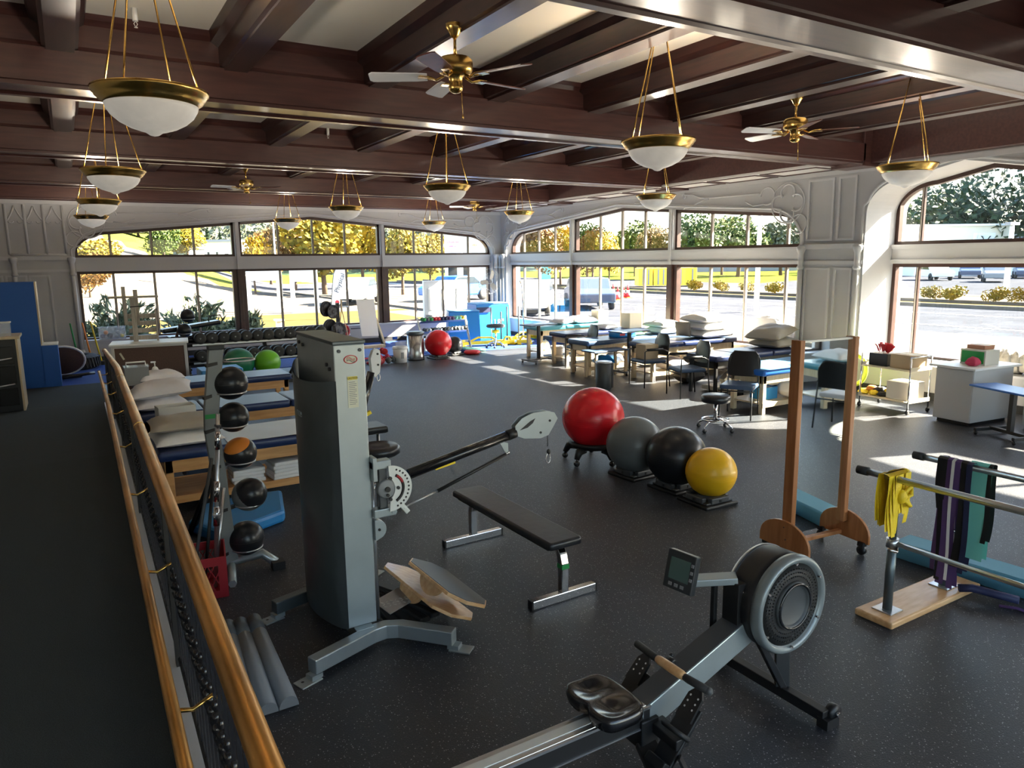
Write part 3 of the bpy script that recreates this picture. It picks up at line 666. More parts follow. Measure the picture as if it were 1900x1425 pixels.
T('orange', 500, 72, 424, 80, 'rusty orange tree behind the golden tree'); T('green', 306, 62, 418, 60, 'green tree in the third pane of the left upper window'); T('yellow', 348, 72, 412, 70, 'yellow-green tree in the fourth pane of the left upper window')
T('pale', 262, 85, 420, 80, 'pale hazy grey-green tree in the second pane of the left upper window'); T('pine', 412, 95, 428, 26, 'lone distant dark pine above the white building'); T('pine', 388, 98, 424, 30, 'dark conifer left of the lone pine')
T('yellow', 180, 42, 440, 90, 'low yellow-red shrub tree on the bank at far left', z0=1.2); T('orange', 160, 36, 470, 90, 'orange-leaved shrub below the yellow bank at far left', z0=.3)
T('orange', 1000, 60, 415, 90, 'orange tree at left of the right-hand window wall'); T('gold', 1040, 64, 420, 70, 'golden tree left of the first tall post of the right-hand window wall'); T('orange', 1100, 62, 425, 70, 'rust-coloured tree beside the golden tree on the right')
T('gold', 1130, 58, 428, 50, 'golden-yellow tree under the arch peak on the right'); T('green', 1090, 90, 412, 80, 'green tree at the horizon left of the arch peak'); T('green', 1180, 95, 408, 90, 'green tree at the horizon behind the arch peak'); T('orange', 1215, 80, 420, 70, 'olive and orange tree right of the arch peak')
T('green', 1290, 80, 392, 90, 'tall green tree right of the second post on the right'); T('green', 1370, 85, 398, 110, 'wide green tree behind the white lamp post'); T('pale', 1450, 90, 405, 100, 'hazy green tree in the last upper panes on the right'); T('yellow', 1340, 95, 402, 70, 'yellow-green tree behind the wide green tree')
# wooded hillside
def hill(x0, y0, x1, y1, h, w, name):
    m = MB(); n1, n2 = 24, 8; a = Vector((x0, y0, 0)); b = Vector((x1, y1, 0)); d = (b - a); nn = Vector((-d.y, d.x, 0)).normalized()
    if nn.dot(a) < 0: nn = -nn
    def fn(u, v):
        p = a + d * u + nn * w * v; z = h * math.sin(PI * min(1, v * .5 + .0)) * (math.sin(PI * min(1, max(0, u))) ** .5) * (1 + .12 * math.sin(9 * u))
        return (p.x, p.y, z - .5)
    m.grid(fn, n1, n2); struct(name, m, 'leaf_dark')
    return fn
h1 = hill(95, -95, 95, 62, 26, 70, 'floor_hillside'); h2 = hill(-30, 150, 90, 120, 8, 40, 'floor_hillside')
def stuff_forest(fn, parts, label, u0=0):
    M_all = MB(); rg = random.Random(11)
    for mi, (n, leaf, sc) in enumerate(parts):
        for i in range(n):
            u, v = u0 + (1 - u0) * rg.random(), .06 + rg.random() ** 1.3 * .85; p = fn(u, v); s = (1.0 + rg.random() * .7) * sc
            k = len(M_all.f); crown(M_all, (p[0], p[1], p[2] + 4 * s), (3.6 * s, 3.6 * s, 4.2 * s), 420, .95 * sc, rg, lobes=5)
            for j in range(k, len(M_all.f)): M_all.m[j] = mi
    o = bpy.data.objects.new('forest_canopy', mesh('forest_canopy', M_all, [q[1] for q in parts], recalc=False)); COL.objects.link(o)
    o['label'] = label; o['category'] = 'forest'; o['kind'] = 'stuff'
stuff_forest(h1, ((120, 'leaf_dark', 1), (45, 'leaf_green', 1), (14, 'leaf_yellow', .9)), 'dark green and yellowing trees covering the hillside beyond the warehouse', .2)
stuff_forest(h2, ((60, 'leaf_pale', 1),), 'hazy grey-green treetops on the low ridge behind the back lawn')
# junipers outside the left back window
def juniper(x, y, h, w, seed, label):
    rg = random.Random(seed); t = thing('juniper_bush', label, 'bush', (x, y, -.02)); f = MB(); b = MB()
    for k in range(26):
        a = rg.random() * 2 * PI; el = .35 + rg.random() * .9; L = h * (.55 + .5 * rg.random()); dx = Vector((math.cos(a) * math.cos(el) * w / h, math.sin(a) * math.cos(el) * w / h, math.sin(el)))
        p1 = dx * L; mid = dx * L * .5 + Vector((0, 0, -.05)); b.tube([(0, 0, 0), mid, p1], [.03, .02, .006], 5)
        for i in range(60):
            q = .2 + .8 * rg.random(); c = dx * L * q; sp = .22 * (1.15 - q) + .04
            c = c + Vector((rg.gauss(0, sp), rg.gauss(0, sp), rg.gauss(0, sp * .7))); u = (dx + Vector((rg.gauss(0, .5), rg.gauss(0, .5), rg.gauss(0, .4)))).normalized(); v = u.orthogonal().normalized()
            s = .09 + .08 * rg.random(); f.add([c - u * s, c + v * s * .3, c + u * s, c - v * s * .3], [(0, 1, 2, 3)])
    o = bpy.data.objects.new('foliage', mesh('foliage', f, 'leaf_juniper', recalc=False)); COL.objects.link(o); o.parent = t; obj('branch', b, 'trunk', t)
p = at(215, 615, 0); 
juniper(.9, 21.6, 1.55, 1.4, 1, 'spiky green juniper outside behind the left panes, its branch reaching up left'); juniper(2.9, 21.9, 1.5, 1.5, 2, 'spiky green juniper outside behind the small wooden tower'); juniper(-.4, 21.0, 1.2, .9, 5, 'low juniper outside at the lower left corner of the first window'); juniper(4.3, 22.4, .9, .8, 9, 'low juniper outside behind the black balls on the stand')
# buildings
def building(px0, px1, D, ytop, label, wallm, depth=10, roofm='roof', z0=0, windows=(), rot=None):
    a = ray(px0, 480) ; b = ray(px1, 480); a = Vector((a.x, a.y, 0)) * D; b = Vector((b.x, b.y, 0)) * D
    h = (ray((px0 + px1) / 2, ytop) * D).z + EYE.z - z0; c = (a + b) / 2; d = b - a; rz = math.atan2(d.y, d.x); L = d.length
    t = thing('building', label, 'building', (c.x, c.y, z0), rz)
    obj('wall', MB().box(-L / 2, L / 2, 0, depth, -1, h), wallm, t); obj('roof', MB().box(-L / 2 - .2, L / 2 + .2, -.25, depth + .2, h, h + .25), roofm, t)
    for (u0, u1, v0, v1, mt) in windows:
        w_ = obj('window', MB().box(-L / 2 + L * u0, -L / 2 + L * u1, -.06, 0, h * v0, h * v1), 'white', t); obj('pane', MB().box(-L / 2 + L * u0 + .08, -L / 2 + L * u1 - .08, -.08, -.06, h * v0 + .08, h * v1 - .08), mt, w_)
    return t
building(372, 436, 80, 449, 'long low white building beyond the lawn, left of the first window post', 'white', z0=gh(15, 78) - .2, windows=((.2, .3, .45, .75, 'car_glass'), (.45, .55, .45, .75, 'car_glass'), (.7, .85, .1, .7, 'car_glass')))
building(322, 350, 74, 462, 'small grey shed between the yellow-green trees', 'grey', depth=4, z0=gh(9, 73) - .2, windows=((.35, .7, .3, .7, 'paper'),))
building(230, 300, 110, 432, 'pale blue-white house far up the left hill', 'white', z0=2, windows=((.2, .35, .5, .8, 'car_glass'), (.5, .65, .5, .8, 'car_glass')))
bl = building(1672, 1870, 91, 420, 'long cream warehouse in front of the wooded hillside on the right', 'cream', z0=-.1, depth=12, roofm='white', windows=((.66, .86, .25, .85, 'white'), (.25, .32, .1, .7, 'cardboard')))
building(1640, 1670, 84, 424, 'low white building left of the cream warehouse', 'white', z0=-.1, depth=8, windows=((.2, .8, .2, .6, 'blue_paint'),))
building(1700, 1885, 79, 456, 'low building with light blue roof in front of the warehouse', 'white', z0=-.1, depth=6, roofm='sky_blue', windows=((.05, .2, .3, .8, 'car_glass'), (.3, .5, .3, .8, 'car_glass'), (.6, .8, .3, .8, 'car_glass')))
building(1255, 1480, 118, 450, 'long low grey-blue building beyond the car park', 'grey', z0=-.1, depth=10, windows=((.1, .3, .2, .7, 'car_glass'), (.4, .6, .2, .7, 'car_glass'), (.7, .9, .2, .7, 'car_glass')))
building(825, 905, 75, 428, 'white storefront building at right of the back window wall', 'white', z0=-.1, windows=((.05, .3, .1, .5, 'car_glass'), (.4, .6, .1, .5, 'car_glass')))
building(1005, 1022, 70, 438, 'narrow teal kiosk beyond the left panes of the right-hand wall', 'teal', z0=-.1, depth=3, windows=((.2, .8, .5, .8, 'paper'),))
# sign boards, lamp posts, flag
def board_sign(px0, px1, D, yt, yb, label, mt='white', words=(), posts=True, pb=None):
    a = ray(px0, 480); b = ray(px1, 480); a = Vector((a.x, a.y, 0)) * D; b = Vector((b.x, b.y, 0)) * D; c = (a + b) / 2; d = b - a; L = d.length
    zt = (ray(px0, yt) * D).z + EYE.z; zb = (ray(px0, yb) * D).z + EYE.z
    t = thing('sign_board', label, 'sign', (c.x, c.y, 0), math.atan2(d.y, d.x))
    obj('board', MB().box(-L / 2, L / 2, -.06, .06, zb, zt), mt, t)
    for s in (-1, 1): obj('post', MB().box(s * L / 2 - .08, s * L / 2 + .08, -.08, .08, -.1, zt + .05), 'white', t)
    for wd, sz, u, col in words: text('lettering', wd, sz, col, t, Matrix.Translation((0, -.07, zb + (zt - zb) * u)) @ Matrix.Rotation(PI / 2, 4, 'X'), .01)
    return t
board_sign(828, 856, 45, 443, 474, 'tall white sign board with faded red lettering, right end of back window', words=(('BOULEVARD', .16, .78, 'red'), ('IMPORT', .14, .52, 'pink'), ('AUTO', .12, .22, 'red')))
board_sign(873, 888, 48, 445, 466, 'small square orange-edged sign at the rounded right end of the back window', 'cream', ((('OPEN'), .18, .5, 'orange'),))
board_sign(458, 516, 34, 497, 521, 'long blank white board on posts at left of the lower central back window'); board_sign(539, 583, 33, 499, 523, 'blank white board on two posts in the middle of the lower central back window')
def pole(px, D, yt, label, r=.09, z0=-.02, head=True):
    d = ray(px, 480); x, y = d.x * D, d.y * D; zt = (ray(px, yt) * D).z + EYE.z; t = thing('lamp_post', label, 'lamp post', (x, y, z0))
    obj('pole', MB().cyl((0, 0, 0), (0, 0, zt - z0), r, r * .7, 10), 'white', t)
    if head: obj('lamp_head', MB().box(-.5, .5, -.15, .15, zt - z0, zt - z0 + .15), 'grey', t)
pole(511, 46, 380, 'tall white pole in front of the trees behind the central back window', .06); pole(1407, 30, 380, 'white lamp post beyond the right-hand window wall, third group of panes', .11); pole(1872, 40, 418, 'white sign post with cap at far right beyond the median', .16)
d = ray(618, 480); ff = thing('feather_flag', 'white feather banner on the lawn with slanting writing', 'flag', (d.x * 29, d.y * 29, -.02), -.55)
m = MB(); m.tube([(-.18, 0, 0), (-.15, 0, .8), (-.02, 0, 1.8), (.25, 0, 2.35), (.5, 0, 2.5)], .015, 6); obj('pole', m, 'dark_grey', ff)
m = MB(); m.prism([(-.16, .45), (.02, .42), (.25, .7), (.42, 1.5), (.5, 2.48), (.2, 2.28), (-.03, 1.75)], -.006, .006, 'xz'); obj('banner', m, 'white', ff)
text('lettering', 'Physical', .26, 'navy', ff, Matrix.Translation((.22, -.012, 1.45)) @ Matrix.Rotation(PI / 2, 4, 'X') @ Matrix.Rotation(R(68), 4, 'Z'), .002)
obj('emblem', MB().lathe([(.05, -.012), (.085, -.012), (.085, -.008)], (.08, 0, .68), 14, 'y'), 'red', ff)
# cars
def car(px, D, body, label, rz, z0=-.02, gl='car_glass'):
    d = ray(px, 480); t = thing('car', label, 'car', (d.x * D, d.y * D, z0), rz)
    m = MB(); m.prism([(-2.2, .35), (-2.25, .75), (-1.9, .9), (-1.2, .95), (-.7, 1.4), (.7, 1.42), (1.4, .98), (2.1, .88), (2.25, .6), (2.2, .3)], -.85, .85, 'xz'); obj('body', m, body, t, .06)
    m = MB(); m.prism([(-1.05, .97), (-.62, 1.34), (.62, 1.36), (1.15, .99)], -.87, .87, 'xz'); obj('side_windows', m, gl, t)
    for x in (-1.4, 1.35):
        for y in (-.82, .82): obj('wheel', MB().lathe([(.12, -.1), (.32, -.1), (.34, 0), (.32, .1), (.12, .1)], (x, y, .33), 16, 'y'), 'tyre', t)
    return t
car(985, 31, 'white', 'white car with raised lid parked outside the first right-hand panes', .9); car(1092, 34, 'car_dark', 'dark blue car parked outside beside the traffic cones', 1.1); car(1735, 66, 'white', 'white car in the lot beyond the median, right window', .9)
for i, (px, D) in enumerate(((1802, 70), (1850, 60), (1905, 68))):
    car(px, D, ['car_dark', 'grey', 'car_dark', 'white', 'car_dark'][i], 'parked car, %s of three beyond the median at far right' % ['left', 'middle', 'right'][i], .5)
car(845, 42, 'blue_paint', 'blue car beyond the white stack of sheets by the blue boxes', .3); car(660, 40, 'white', 'white car on the drive behind the feather banner', 1.0)
for i, (px, py) in enumerate(((1138, 549), (1146, 556), (1157, 552), (1165, 552))):
    p = at(px, py, 0); t = thing('traffic_cone', 'orange and white traffic cone outside, %s from the left of four' % ['first', 'second', 'third', 'fourth'][i], 'cone', (p.x, p.y, -.02), group='traffic cones on the road')
    obj('base', MB().box(-.2, .2, -.2, .2, 0, .04), 'orange', t); obj('body', MB().lathe([(.16, .04), (.11, .3), (.10, .3)], n=14).lathe([(.075, .45), (.03, .75)], n=14), 'red', t); obj('white_band', MB().lathe([(.11, .3), (.075, .45)], n=14), 'paper', t)
for i, (x0, x1) in enumerate(((1186, 1212), (1214, 1240), (1256, 1294))):
    D = 58; a = ray(x0, 480) * D; b = ray(x1, 480) * D; t = thing('shipping_container', 'yellow container beyond the road, %s of three' % ['left', 'middle', 'right'][i], 'container', ((a.x + b.x) / 2, (a.y + b.y) / 2, -.02), math.atan2(b.y - a.y, b.x - a.x)); L = math.hypot(b.x - a.x, b.y - a.y)
    obj('body', MB().box(-L / 2, L / 2, 0, 2, .1, 1.5), 'yellow', t, .03); obj('door_bars', MB().box(-L / 2 + .3, -L / 2 + .4, -.05, 0, .2, 1.4).box(L / 2 - .4, L / 2 - .3, -.05, 0, .2, 1.4), 'grey', t)
bm_ = MB(); crown(bm_, (0, 0, .45), (.55, .55, .4), 700, .11, random.Random(3), lobes=5); bme = mesh('shrub', bm_, 'leaf_yellow', recalc=False)
for i, (px, py) in enumerate(((1737, 552), (1775, 552), (1855, 553), (1898, 552), (1290, 540), (1340, 543), (1390, 542), (1440, 545))):
    p = at(px, py, 0); d = ray(px, 480); t_ = 34.5 / d.x; o = bpy.data.objects.new('roadside_shrub', bme); COL.objects.link(o); o.location = (34.5, d.y * t_, 0); o.rotation_euler.z = i
    o['label'] = 'yellow-green shrub on the road median, %s from the left' % ['fifth', 'sixth', 'seventh', 'eighth', 'first', 'second', 'third', 'fourth'][i]; o['category'] = 'shrub'; o['group'] = 'shrubs on the median'
p = at(518, 600, .0); t = thing('outdoor_bollard', 'small white utility bollard on the shaded lawn outside the central back window', 'bollard', (p.x * .86, p.y * .86, -.02)); obj('body', MB().box(-.09, .09, -.09, .09, 0, .42), 'white', t); obj('cap', MB().box(-.14, .14, -.14, .14, .42, .47), 'white', t)
# ================================================================ left side of the gym
def pillow(w, d, h, seed=0, n=18, flat=.35):
    rg = random.Random(seed); ph = [rg.random() * 6.28 for _ in range(6)]
    def f(u, v, top):
        x, y = 2 * u - 1, 2 * v - 1; e = (1 - abs(x) ** 3.2) * (1 - abs(y) ** 3.2); e = max(0, e) ** .55
        pinch = 1 - .07 * (1 - abs(x) ** 2) * (abs(y) ** 6) - .0; px = x * w / 2 * (1 - .06 * (1 - y * y)); py = y * d / 2 * (1 - .08 * (1 - x * x))
        wob = .05 * h * (math.sin(5 * x + ph[0]) * math.sin(4 * y + ph[1]) + .6 * math.sin(9 * x + ph[2] + 3 * y)) * e
        z = h * (1 - flat) * e + wob if top else -h * flat * e
        return (px, py, h * flat + z)
    m = MB(); m.grid(lambda u, v: f(u, v, 1), n, n); m.grid(lambda u, v: f(u, v, 0), n, n); return m
def put_pillow(loc, sz, label, mt='linen', rz=0, seed=0, group=None, tilt=(0, 0), name='pillow'):
    m = pillow(*sz, seed=seed); m.xf(Euler((tilt[0], tilt[1], 0)).to_matrix().to_4x4())
    return solo(name, m, mt, label, 'pillow', loc, rz, group)
def cushion_box(x0, x1, y0, y1, z0, z1, r=.03):
    m = MB(); n = 4; 
    def rr(s): 
        pts = []
        for cx, cy, a in ((x1 - r, y1 - r, 0), (x0 + r, y1 - r, 90), (x0 + r, y0 + r, 180), (x1 - r, y0 + r, 270)):
            for k in range(n + 1): t = R(a + 90 * k / n); pts.append((cx + (r - s) * math.cos(t), cy + (r - s) * math.sin(t)))
        return pts
    rings = [(r * .5, z0), (0, z0 + r * .3), (0, z1 - r * .6), (r * .15, z1 - r * .25), (r * .6, z1), ]
    vs = []; N = 4 * (n + 1)
    for s, z in rings: vs += [(x, y, z) for x, y in rr(s)]
    fs = [(i * N + k, i * N + (k + 1) % N, (i + 1) * N + (k + 1) % N, (i + 1) * N + k) for i in range(len(rings) - 1) for k in range(N)]
    m.add(vs, fs, 0, True); o = 0; m.f.append(tuple(reversed(range(N)))); m.m.append(0); m.s.append(False); m.f.append(tuple((len(rings) - 1) * N + k for k in range(N))); m.m.append(0); m.s.append(False)
    return m
def treat_table(x0, x1, y0, y1, h, label, top='navy_vinyl', frame='oak', shelf=True, splits=(), group='treatment tables', sheet=None, sideways=False, th=.09, legw=.07):
    t = thing('treatment_table', label, 'table', ((x0 + x1) / 2, (y0 + y1) / 2, 0), 0, group); a, b = (x1 - x0) / 2, (y1 - y0) / 2
    cuts = [-a] + [-a + (x1 - x0) * s for s in splits] + [a]
    for i in range(len(cuts) - 1): obj('cushion', cushion_box(cuts[i] + (.004 if i else 0), cuts[i + 1] - .004, -b, b, h - th, h, .035), top, t)
    m = MB(); i_ = .05
    m.box(-a + i_, a - i_, -b + i_, -b + i_ + .025, h - th - .12, h - th); m.box(-a + i_, a - i_, b - i_ - .025, b - i_, h - th - .12, h - th)
    m.box(-a + i_, -a + i_ + .025, -b + i_ + .025, b - i_ - .025, h - th - .12, h - th); m.box(a - i_ - .025, a - i_, -b + i_ + .025, b - i_ - .025, h - th - .12, h - th); obj('apron', m, frame, t, .004)
    for sx in (-1, 1):
        for sy in (-1, 1): obj('leg', MB().box(sx * (a - i_ - legw / 2) - legw / 2, sx * (a - i_ - legw / 2) + legw / 2, sy * (b - i_ - legw / 2) - legw / 2, sy * (b - i_ - legw / 2) + legw / 2, 0, h - th), frame, t, .005)
    if shelf: obj('shelf', MB().box(-a + i_ + .01, a - i_ - .01, -b + i_ + .01, b - i_ - .01, .14, .165), frame, t, .004); obj('stretcher', MB().box(-a + i_, a - i_, -b + i_ - .005, -b + i_ + .02, .10, .17).box(-a + i_, a - i_, b - i_ - .02, b - i_ + .005, .10, .17), frame, t, .004)
    return t
L1 = treat_table(.52, 2.35, 6.95, 7.72, .60, 'nearest left treatment table, navy cushion on an orange wood frame beside the railing', splits=(.37,))
sh = solo('paper_sheet', MB().grid(lambda u, v: (1.12 + 1.15 * u, 6.97 + .73 * v, .606 + .004 * math.sin(14 * u) * math.sin(9 * v)), 20, 12), 'steel_blue_vinyl', 'pale paper sheet over the right part of the nearest left table', 'sheet')
MATS['sheet'] = mat('sheet', (.58, .66, .74), .5, bump=.2, bscale=8, stretch=(.4, 3, 1)); sh.data.materials[0] = MATS['sheet']
put_pillow((.80, 7.33, .60), (.60, .66, .13), 'white pillow lying under the taupe one on the nearest left table', 'linen', .05, 1); put_pillow((.82, 7.36, .725), (.66, .60, .12), 'taupe vinyl pillow on top of the white pillow on the nearest left table', 'taupe', -.03, 2)
# second, third, fourth tables
p = at(250, 790, .6); q = at(535, 765, .6)
L2 = treat_table(.50, 2.55, 8.85, 9.55, .60, 'second left treatment table, navy cushion split in sections behind the nearest one', splits=(.34, .82), shelf=False)
L3 = treat_table(.62, 2.75, 11.0, 11.7, .60, 'third left treatment table with long navy cushion and orange wood apron', splits=(.3,), shelf=False)
put_pillow((.76, 9.25, .60), (.58, .62, .15), 'lower white pillow of the stack on the second left table', 'linen_fine', .1, 3); put_pillow((.80, 9.27, .745), (.66, .62, .17), 'big lilac-white pillow on top of the stack on the second left table', 'linen_fine', -.12, 4, tilt=(.05, -.08))
put_pillow((.98, 11.4, .60), (.6, .5, .16), 'white pillow behind the pillow stack, on the third left table', 'linen_fine', .1, 6)
def open_box(w, d, h, th=.008):
    m = MB(); m.box(-w / 2, w / 2, -d / 2, d / 2, 0, th); m.box(-w / 2, w / 2, -d / 2, -d / 2 + th, th, h); m.box(-w / 2, w / 2, d / 2 - th, d / 2, th, h); m.box(-w / 2, -w / 2 + th, -d / 2 + th, d / 2 - th, th, h); m.box(w / 2 - th, w / 2, -d / 2 + th, d / 2 - th, th, h); return m
p = atY(297, 800, 8.3); solo('storage_box', open_box(.36, .22, .22), 'box_white', 'open cream storage bin between the pillows on a small shelf by the railing', 'box', (.82, 8.2, .58), .08, bevel=.006)
t = thing('side_shelf', 'low dark trolley carrying the cream bin between the left tables', 'shelf', (.82, 8.2, 0)); obj('top', MB().box(-.22, .22, -.16, .16, .55, .58), 'grey', t, .004)
for sx in (-1, 1):
    for sy in (-1, 1): obj('leg', MB().cyl((sx * .2, sy * .14, 0), (sx * .2, sy * .14, .55), .012, n=8), 'steel', t)
p = atY(262, 706, 10.2)
t = thing('wipes_caddy', 'grey plastic caddy with handle beside the pump bottle, left tables', 'caddy', (.68, 11.3, .60)); obj('body', open_box(.3, .22, .25), 'grey', t, .01); obj('handle', MB().tube([(-.12, 0, .25), (-.12, 0, .31), (.12, 0, .31), (.12, 0, .25)], .012, 8), 'white', t)
obj('lid', MB().box(-.16, .16, -.12, .12, .25, .262), 'clear_plastic', t)
t = thing('pump_bottle', 'white pump bottle standing by the grey caddy in front of the brown board', 'bottle', (.93, 11.45, .60)); obj('bottle', MB().lathe([(.04, 0), (.045, .01), (.045, .17), (.03, .2), (.015, .21)], n=18), 'white', t); obj('pump', MB().cyl((0, 0, .21), (0, 0, .27), .008, n=8).box(-.05, .015, -.012, .012, .265, .285), 'white', t)
# blue padded step beyond tables, brown board cabinet
solo('foam_step', cushion_box(-.35, .35, -.3, .3, 0, .42, .03), 'blue_plastic', 'blue vinyl step with light top beside the brown board cabinet', 'step', (2.15, 13.7, 0))
t = thing('board_cabinet', 'white-edged cabinet whose back is a large brown board, behind the left tables', 'cabinet', (1.13, 14.45, 0), R(-7))
obj('body', MB().box(-.6, .6, -.27, .4, .04, .86), 'wall_trim', t, .005); obj('top', MB().box(-.63, .63, -.32, .44, .86, .89), 'white', t, .006); obj('board', MB().box(-.55, .55, -.285, -.27, .09, .82), 'brown_board', t)
m = MB(); m.box(-.6, .6, -.295, -.27, .82, .86).box(-.6, .6, -.295, -.27, .04, .09).box(-.6, -.55, -.295, -.27, .09, .82).box(.55, .6, -.295, -.27, .09, .82); obj('board_frame', m, 'wall_trim', t, .003); obj('sticker', MB().obox((-.44, -.289, .68), (.03, .004, .13), (0, R(-25), 0)), 'label_cream', t)
# wooden exercise tower on the cabinet
t = thing('wooden_tower', 'grey wooden pulley tower with a flat top board standing on the board cabinet', 'tower', (.93, 14.65, .89), R(-5))
obj('post', MB().box(-.04, .04, -.04, .04, 0, .78), 'grey_wood', t, .004); obj('post', MB().box(-.16, -.1, -.03, .03, .3, .98), 'grey_wood', t, .004); obj('post', MB().box(.02, .09, .02, .08, .3, .92), 'grey_wood', t, .004)
obj('top_board', MB().box(-.38, .42, -.16, .16, .78, .81), 'grey_wood', t, .004)
for k in range(4): obj('slat', MB().box(-.1, .36, .02, .05, .02 + k * .13, .10 + k * .13), 'grey_wood', t, .003)
obj('side_panel', MB().box(.34, .37, -.05, .25, 0, .56), 'grey_wood', t, .003); obj('peg', MB().tube([(-.05, -.05, .62), (.35, -.05, .64), (.37, -.05, .55)], .008, 6), 'black', t)
# black and blue cabinets at far left
t = thing('black_drawer_cabinet', 'black cabinet with pale drawer bars at the left edge', 'cabinet', (-1.5, 13.4, rf(13.4)), 0)
obj('body', MB().box(-.75, .70, 0, .7, 0, 1.12), 'black', t, .006); obj('side_trim', MB().box(.70, .73, 0, .7, 0, 1.12), 'pale_wood', t, .004); obj('top', MB().box(-.77, .76, -.03, .72, 1.12, 1.16), 'pale_wood', t, .005)
for z in (.22, .56, .86): obj('drawer', MB().box(-.7, .66, -.015, 0, z - .12, z + .15), 'black_gloss', t, .004)
for z in (.38, .78): obj('handle', MB().tube([(.2, -.02, z), (.25, -.06, z + .01), (.60, -.06, z + .05), (.63, -.015, z + .05)], .012, 6), 'steel', t)
t = thing('plastic_tub', 'clear plastic tub on top of the black cabinet', 'tub', (-.93, 13.62, rf(13.4) + 1.16)); obj('tub', open_box(.16, .16, .2), 'clear_plastic', t, .01); obj('lid', MB().box(-.09, .09, -.09, .09, .2, .215), 'white', t)
xa = atY(4, 525, 15.8).x; xb_ = atY(49, 525, 15.8).x; xc = atY(86, 645, 15.8).x; z1 = atY(49, 525, 15.8).z; z2 = atY(80, 644, 15.8).z
t = thing('blue_cabinet', 'tall blue painted cabinet with a lower blue box on its right, far left', 'cabinet', (xa, 15.96, .012))
W = xb_ - xa + .10; obj('tall_panel', MB().box(-.2, W, 0, .55, 0, z1), 'blue_paint', t, .004); obj('edge_trim', MB().box(W, W + .025, 0, .55, z2, z1), 'pale_wood', t, .003); obj('low_box', MB().box(W, W + .26, -.02, .5, 0, z2), 'blue_paint', t, .004); obj('low_trim', MB().box(W, W + .27, -.03, .5, z2, z2 + .02), 'white', t, .003)
# striped bands standing in a corner
t = thing('exercise_bands', 'yellow and black bundle leaning behind the blue cabinet', 'bands', (-.55, 17.3, .012))
for k, c in enumerate(('yellow', 'black', 'yellow', 'black_rubber')): obj('band', MB().tube([(.05 * k, 0, 0), (-.02 + .03 * k, .02, .5), (-.10 + .02 * k, .05, 1.05 - .1 * k)], .02, 6), c, t)
# rebounder disc
t = thing('rebounder', 'round brown woven rebounder tilted on a black base on the blue floor', 'rebounder', (-.28, 17.0, .012), .2)
M_ = Euler((R(-50), R(12), 0)).to_matrix().to_4x4(); M_.translation = Vector((0, 0, .36))
obj('disc', MB().lathe([(.0001, .03), (.36, .025), (.40, .0), (.36, -.02), (.0001, -.02)], n=36).xf(M_), 'brown_board', t)
m = MB()
for r in (.12, .2, .28): m.lathe([(r, .03), (r + .02, .036), (r + .04, .03)], n=30)
obj('rings', m.xf(M_), 'cardboard', t); obj('rim', MB().tube([(M_ @ Vector((.40 * math.cos(a), .40 * math.sin(a), 0))) for a in lin(0, 2 * PI, 30)[:-1]], .022, 6, closed=True), 'white', t)
obj('base', MB().tube([(-.35, .2, .03), (-.1, -.3, .05), (.35, -.32, .09), (.5, -.2, .08)], .035, 6).box(-.3, .3, -.1, .1, 0, .06), 'black', t)
t = thing('cardboard_box', 'small cardboard box behind the rebounder disc', 'box', (-.42, 17.7, .012)); obj('body', MB().box(-.2, .2, -.12, .12, 0, .55), 'cardboard', t, .004); obj('flap', MB().obox((0, -.16, .56), (.38, .12, .006), (.5, 0, 0)), 'cardboard', t)
# tyre
t = thing('tyre', 'big black tyre lying flat by the left end of the window wall', 'tyre', (-.1, 18.55, .012))
obj('tread', MB().lathe([(.24, .05), (.30, .0), (.43, .0), (.50, .05), (.52, .14), (.50, .25), (.43, .30), (.30, .30), (.24, .25), (.27, .15), (.24, .05)], n=44), 'tyre', t)
m = MB()
for k in range(40): a = 2 * PI * k / 40; m.obox((.52 * math.cos(a), .52 * math.sin(a), .15), (.025, .03, .22), (.25, 0, a))
obj('tread_lug', m, 'black_rubber', t)['kind'] = 'stuff'
# sledge hammers and bat
def stick(x, y, lean, h, mt, label, headm='black', name='sledge_hammer', head=True):
    t = thing(name, label, 'hammer' if head else 'bat', (x, y, .012)); obj('handle', MB().tube([(0, 0, .03), (lean, .12, h)], [.02, .016], 8), mt, t)
    if head: obj('head', MB().box(-.10, .10, -.045, .045, 0, .09), headm, t, .01)
    else: obj('knob', MB().ell((lean, .12, h), .03, 10, 8), mt, t)
stick(.02, 19.1, -.10, .95, 'green', 'green-handled hammer leaning behind the tyre'); stick(.28, 19.1, -.12, .95, 'orange', 'orange-gripped hammer leaning at the window corner'); stick(.46, 18.85, -.14, .98, 'yellow', 'yellow-handled hammer standing right of the tyre', name='sledge_hammer')
t = thing('storage_bin', 'clear plastic bin of balls and toys on the window sill, far left', 'bin', (.75, YB + .08, SILL + .03)); obj('bin', open_box(.56, .2, .27), 'clear_plastic', t, .01); obj('lid', MB().box(-.3, .3, -.11, .11, .27, .29), 'clear_plastic', t, .005)
for k, (x, z, r, c) in enumerate(((-.2, .06, .05, 'brown_board'), (-.05, .07, .06, 'black_rubber'), (.08, .06, .05, 'grey'), (.2, .05, .04, 'yellow'), (-.13, .14, .05, 'orange'), (.13, .14, .05, 'grey'))):
    solo('toy_ball', MB().ell((0, 0, 0), r, 14, 10), c, ['brown ball in the clear bin, far left', 'black ball in the clear bin', 'grey ball low in the middle of the clear bin', 'yellow ball at the right of the clear bin', 'orange ball at upper left in the clear bin', 'grey ball at upper right in the clear bin'][k], 'ball', (.75 + x, YB + .08, SILL + .045 + z))
